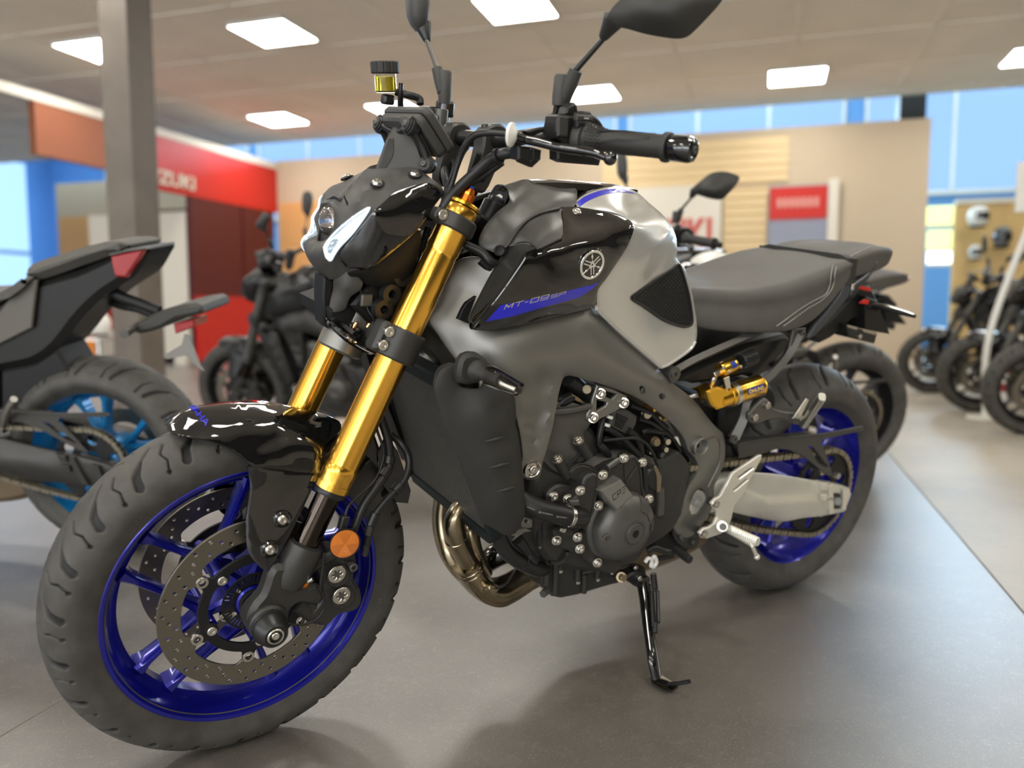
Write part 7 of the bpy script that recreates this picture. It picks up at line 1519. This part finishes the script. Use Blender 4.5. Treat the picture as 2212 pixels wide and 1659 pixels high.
KEEP2 = {'tyre', 'brake_disc', 'disc_carrier', 'stanchion', 'tank_crown', 'steering_head', 'frame_cross_member', 'mirror_stem', 'mirror_neck', 'mirror_shell', 'stator_cover', 'sprocket_cover', 'cylinder_head', 'oil_pan', 'rear_brake_disc', 'rear_sprocket', 'projector_bowl', 'lamp_recess', 'air_scoop', 'water_pump_cover', 'plate_holder', 'fuel_cap', 'airbox_and_throttles', 'clutch_side_cover', 'axle_adjuster', 'coolant_hose', 'lower_plate', 'tank_bead'}
base = lambda n: n.split('.')[0]
def repaint(o, mp):
    if o.type != 'MESH': return
    for s in o.material_slots:
        if s.material and s.material.name in mp:
            n = mp[s.material.name]; s.link = 'OBJECT'; s.material = M[n]
def other_bike(front, px, rz, anchor, mp, label, skip=(), group='motorcycles parked around the showroom', steer=0):
    R = rotm((0, 0, 1), math.radians(rz)); D = WZ(*px) - R @ np.array(anchor)
    r = bpy.data.objects.new('motorcycle', None); C.objects.link(r)
    A = R @ BM; b = R @ np.array([0, 0, BZ]) + D
    r.matrix_world = Matrix([[*A[0], b[0]], [*A[1], b[1]], [*A[2], b[2]], [0, 0, 0, 1]])
    tag(r, label, 'motorcycle', group)
    for ch in list(bike.children):
        n = base(ch.name)
        if n not in KEEP1 or n in skip: continue
        if ch.type != 'MESH': continue
        c = ch.copy(); C.objects.link(c); c.parent = r; repaint(c, mp)
        if 'label' in c.keys(): del c['label']
        for g in list(ch.children):
            if base(g.name) in KEEP2 and base(g.name) not in skip:
                d = g.copy(); C.objects.link(d); d.parent = c; repaint(d, mp)
                if 'label' in d.keys(): del d['label']
    return r
CA = (1.379, -.037, 0); FA = (-.09, 0, 0)
DK = {'gold': 'cast_grey', 'gold_bright': 'cast_grey', 'silver_paint': 'white_paint', 'blue_rim': 'satin_black', 'titan': 'cast_black', 'swing_alu': 'cast_black', 'cover_grey': 'satin_black', 'exhaust': 'cast_grey'}
mat('grey_paint', (.12, .125, .13), .3, .4, coat=.8)
mat('green_paint', (.02, .06, .03), .3, .3, coat=.8)
mat('red_paint', (.3, .01, .01), .25, coat=1.)
FRONT = {'front_wheel', 'fork_tube', 'lower_fork_clamp', 'upper_fork_clamp', 'axle_clamp', 'brake_caliper', 'front_fender', 'fender_stay', 'headlight_mask', 'headlight_cowl', 'headlight_underside', 'headlight_housing', 'display', 'handlebar', 'handlebar_grip', 'switch_housing', 'clutch_lever', 'brake_lever', 'mirror', 'meter_visor', 'clutch_perch', 'bar_clamp'}
b2 = other_bike(0, (1785, 1032), -18, CA, DK, 'dark motorcycle with a white tank parked directly behind the big motorcycle')
b3 = other_bike(0, (520, 945), -51, FA, {**DK, 'silver_paint': 'satin_black', 'gloss_black': 'satin_black'}, 'blurred all-black motorcycle between the column and the gold forks')
b4 = other_bike(0, (1985, 848), -51, FA, {**DK, 'silver_paint': 'grey_paint'}, 'farthest dark motorcycle of the right-hand row, nearest the beige partition')
b5 = other_bike(0, (2080, 888), -51, FA, {**DK, 'silver_paint': 'gloss_black'}, 'middle black motorcycle of the right-hand row, below the hanging helmet')
b6 = other_bike(0, (2190, 938), -51, FA, {**DK, 'silver_paint': 'green_paint'}, 'nearest motorcycle of the right-hand row, cut by the right edge of the picture')
#b7 = other_bike(0, (150, 905), -51, FA, {**DK, 'silver_paint': 'red_paint', 'gloss_black': 'red_paint'}, 'red motorcycle far left, mostly hidden behind the cyan-wheeled one')
# motorcycle with cyan wheels on the left: own tail
LZ = -40
b8 = other_bike(0, (228, 1183), LZ, CA, {**DK, 'blue_rim': 'cyan_rim', 'silver_paint': 'grey_paint'}, 'dark motorcycle with a bright cyan rear wheel at the left edge', skip=FRONT | {'rider_seat', 'passenger_seat', 'seat_strap', 'tail_side_cover', 'undertail', 'turn_signal', 'subframe_rail', 'subframe_strut', 'battery_cover', 'tail_light', 'passenger_peg', 'passenger_peg_bracket', 'rider_peg_plate', 'plate_holder', 'shock_reservoir', 'frame', 'rear_hugger'}, group=None)
b8['group'] = 'motorcycles parked around the showroom'
Rz8 = rotm((0, 0, 1), math.radians(LZ)); D8 = WZ(228, 1183) - Rz8 @ np.array(CA); A8 = Rz8 @ BM; o8 = Rz8 @ np.array([0, 0, BZ]) + D8
def PX8(px, Y):
    px = np.atleast_2d(np.asarray(px, float))[:, :2]; n = A8[:, 1]; d = ray(px); o = o8 + Y * n; t = ((o - CAMLOC) @ n) / (d @ n)
    return (A8.T @ ((CAMLOC + d * t[:, None]) - o8).T).T
def sl8(pts, Y0, Y1, bev=.004, sm=0):
    q = PX8(pts, Y0); o = [(a[0], a[2]) for a in q]
    if sm: o = [tuple(k) for k in crom(o, sm, True)]
    return prism(o, Y0, Y1, bev=bev)
def T8(pts): return [PX8([(x, y)], Y)[0] for x, y, Y in pts]
mk('tail_fairing', sl8([(-120, 720), (0, 645), (60, 612), (160, 585), (240, 548), (290, 535), (316, 540), (308, 558), (290, 590), (272, 606), (228, 634), (195, 662), (160, 700), (121, 750), (72, 785), (0, 800), (-120, 840)], -.085, .085, .02, 2), M['satin_black'], b8)
mk('seat_pad', sl8([(48, 592), (60, 572), (130, 548), (217, 524), (262, 526), (272, 535), (240, 550), (160, 578), (85, 604), (52, 604)], -.10, .10, .02, 2), M['seat_vinyl'], b8)
mk('rider_seat', sl8([(-200, 650), (-60, 640), (10, 630), (50, 598), (60, 612), (0, 650), (-120, 700)], -.12, .12, .02, 2), M['seat_vinyl'], b8)
mk('side_panel', sl8([(-60, 730), (0, 672), (39, 616), (80, 604), (74, 650), (68, 708), (0, 742), (-60, 770)], -.10, -.088, .003), mat('panel_grey', (.13, .122, .105), .5), b8)
mk('tail_light', sl8([(236, 552), (270, 545), (312, 538), (298, 562), (272, 600), (246, 598), (240, 575)], -.092, .06, .006), M['red_lens'], b8)
mk('light_rim', sl8([(230, 548), (268, 538), (314, 534), (316, 539), (270, 546), (238, 554)], -.094, .06, .003), M['cast_grey'], b8)
mk('plate_arm', join(tube(T8([(225, 618, -.03), (260, 640, -.03), (300, 655, -.03), (345, 672, -.03)]), .016, 12), tube(T8([(210, 640, .03), (260, 660, .03), (300, 668, .03), (330, 680, .03)]), .012, 12)), M['deep_black'], b8)
mk('plate_light', sl8([(278, 712), (290, 700), (330, 678), (370, 664), (420, 655), (436, 668), (430, 680), (380, 690), (350, 708), (300, 722)], -.08, .10, .01, 2), M['plastic_grey'], b8)
mk('red_reflector', sl8([(374, 700), (418, 690), (420, 706), (378, 722)], -.06, .02, .003), M['red_lens'], b8)
mk('plate_bracket', sl8([(350, 770), (392, 745), (398, 722), (408, 725), (432, 790), (440, 802), (428, 795), (400, 768), (362, 776)], -.05, -.044, .001), mat('bracket_grey', (.25, .245, .22), .45, .4), b8)
mk('rear_turn_signal', join(tube(T8([(300, 700, -.06), (285, 712, -.10), (268, 722, -.16)]), [.008, .010, .012], 12)), M['cast_grey'], b8)
mk('passenger_peg', tube(T8([(8, 920, -.12), (14, 890, -.16), (30, 862, -.19)]), .010, 12), M['alu'], b8)
mk('inner_fender', sl8([(0, 800), (72, 785), (121, 752), (150, 800), (100, 850), (60, 900), (0, 940)], -.07, .07, .01), M['deep_black'], b8)
# helmets
def helmet(c, r, ang, m1, m2, label, s=1.):
    c = np.asarray(c, float); Rm = rotm((0, 0, 1), ang); V = []; F = []; n, k = 28, 20
    for i in range(k + 1):
        ph = PI * i / k * .86
        for j in range(n):
            th = 2 * PI * j / n; x = math.sin(ph) * math.cos(th); y = math.sin(ph) * math.sin(th) * .86; z = math.cos(ph)
            x *= 1.12 if x > 0 else 1.0
            if z < -.35 and x > .2: x *= 1.12
            V.append(c + Rm @ np.array([x, y, z * 1.05]) * r)
    for i in range(k):
        for j in range(n): F.append((i * n + j, i * n + (j + 1) % n, (i + 1) * n + (j + 1) % n, (i + 1) * n + j))
    F.append(tuple(k * n + j for j in range(n)))
    h = tag(mk('helmet', (V, F), m1), label, 'helmet')
    vs_ = []
    for t in np.linspace(-.95, .95, 12):
        vs_.append([c + Rm @ np.array([math.cos(t) * 1.0 * math.cos(p_) * 1.15 * q, math.sin(t) * .9 * math.cos(p_) * q, math.sin(p_) * q]) * r for p_, q in ((-.38, 1.03), (0, 1.04), (.38, 1.03), (.38, .98), (-.38, .98))])
    mk('visor', loft(vs_), m2, h)
    mk('neck_roll', lathe2([(-.05 * r, .62 * r), (-.1 * r, .74 * r), (.0, .78 * r), (.05 * r, .66 * r), (-.05 * r, .62 * r)], c - np.array([0, 0, .93 * r]), (0, 0, 1), 28), M['deep_black'], h)
    return h
def wpt(x, y, u): q = WU(x, y, u); return uv(q[0], q[1], q[2])
helmet(wpt(2112, 468, 10.85), .135, ROOM_A + PI + .5, M['white_paint'], M['screen'], 'white helmet with black visor on the wooden wall, upper left')

helmet(wpt(2165, 512, 10.88), .14, ROOM_A + PI - .2, M['grey_paint'], M['screen'], 'grey helmet on the wooden wall, right of the white one')
helmet(wpt(2108, 545, 10.98), .1, ROOM_A + PI, M['white_plastic'], M['screen'], 'small pale helmet hanging below the white one on the wooden wall')
# display stand with helmets at the far left
ds_ = wpt(215, 760, 6.0); dsb = np.array([ds_[0], ds_[1], 0.]);
st2_ = tag(mk('display_stand', join(cyl(dsb, dsb + [0, 0, .03], .26, seg=40), cyl(dsb + [0, 0, .03], dsb + [0, 0, .42], .03), cyl(dsb + [0, 0, .42], dsb + [0, 0, .44], .24, seg=40)), M['alu']), 'round steel display stand carrying helmets, behind the cyan-wheeled motorcycle', 'display stand')
helmet(dsb + [0, 0, .60], .135, 3.2, M['white_paint'], M['screen'], 'white helmet on the round stand behind the plate holder')
helmet(dsb + np.array([-.52, .10, .125]), .13, 3.4, M['red_paint'], M['screen'], 'red helmet standing on the floor left of the round stand')
bx_ = wpt(165, 700, 7.2); tag(mk('storage_box', box((bx_[0], bx_[1], .21), (.4, .4, .42), None, .02), mat('orange_box', (.75, .25, .03), .5)), 'orange storage box on the floor behind the round stand', 'box')
# red and white fork straps and props in the right-hand row
for k, (x, y0, y1, lb) in enumerate(((2030, 762, 846, 'red and white wheel post before the farthest bike of the right-hand row'), (2166, 815, 900, 'red and white wheel post between the two nearest bikes of the right-hand row'))):
    b = WZ(x, y1); h_ = .36; o = tag(mk('marker_post', join(cyl(b, b + [0, 0, .02], .07, seg=24), cyl(b + [0, 0, .02], b + [0, 0, h_], .022)), M['white_paint']), lb, 'post')
    many('red_sleeve', [cyl(b + [0, 0, .05 + j * .13], b + [0, 0, .11 + j * .13], .026) for j in range(3)], M['red_paint'], o)
p_ = WZ(2128, 905); tag(mk('display_pole', join(cyl(p_, p_ + [0, 0, .02], .12, seg=32), tube([p_ + [0, 0, .02], p_ + [0, 0, .6], p_ + np.array([.22, -.16, 1.5])], .022, 14), box(p_ + np.array([.22, -.16, 1.6]), (.28, .02, .34), rotm((0, 0, 1), ROOM_A - PI / 2), .004)), M['white_plastic']), 'cream leaning display pole with a card, in the right-hand row', 'pole')
# ================================================================ CAMERA, WORLD
cd = bpy.data.cameras.new('camera'); cam = bpy.data.objects.new('camera', cd); C.objects.link(cam)
cd.sensor_fit = 'HORIZONTAL'; cd.sensor_width = 36; cd.lens = FPX / IW * 36; cd.clip_start = .05; cd.clip_end = 100
cam.matrix_world = Matrix(((RT[0], UP[0], -FW[0], CAMLOC[0]), (RT[1], UP[1], -FW[1], CAMLOC[1]), (RT[2], UP[2], -FW[2], CAMLOC[2]), (0, 0, 0, 1)))
cd.dof.use_dof = True; cd.dof.focus_distance = 1.40; cd.dof.aperture_fstop = DOF_F
bpy.context.scene.camera = cam
wd = bpy.data.worlds.new('world'); bpy.context.scene.world = wd; wd.use_nodes = True
wd.node_tree.nodes['Background'].inputs[0].default_value = (.5, .62, .8, 1); wd.node_tree.nodes['Background'].inputs[1].default_value = .3
vs = bpy.context.scene.view_settings; vs.view_transform = 'Standard'; vs.look = 'None'; vs.exposure = EXPO; vs.gamma = 1; vs.use_curve_mapping = False
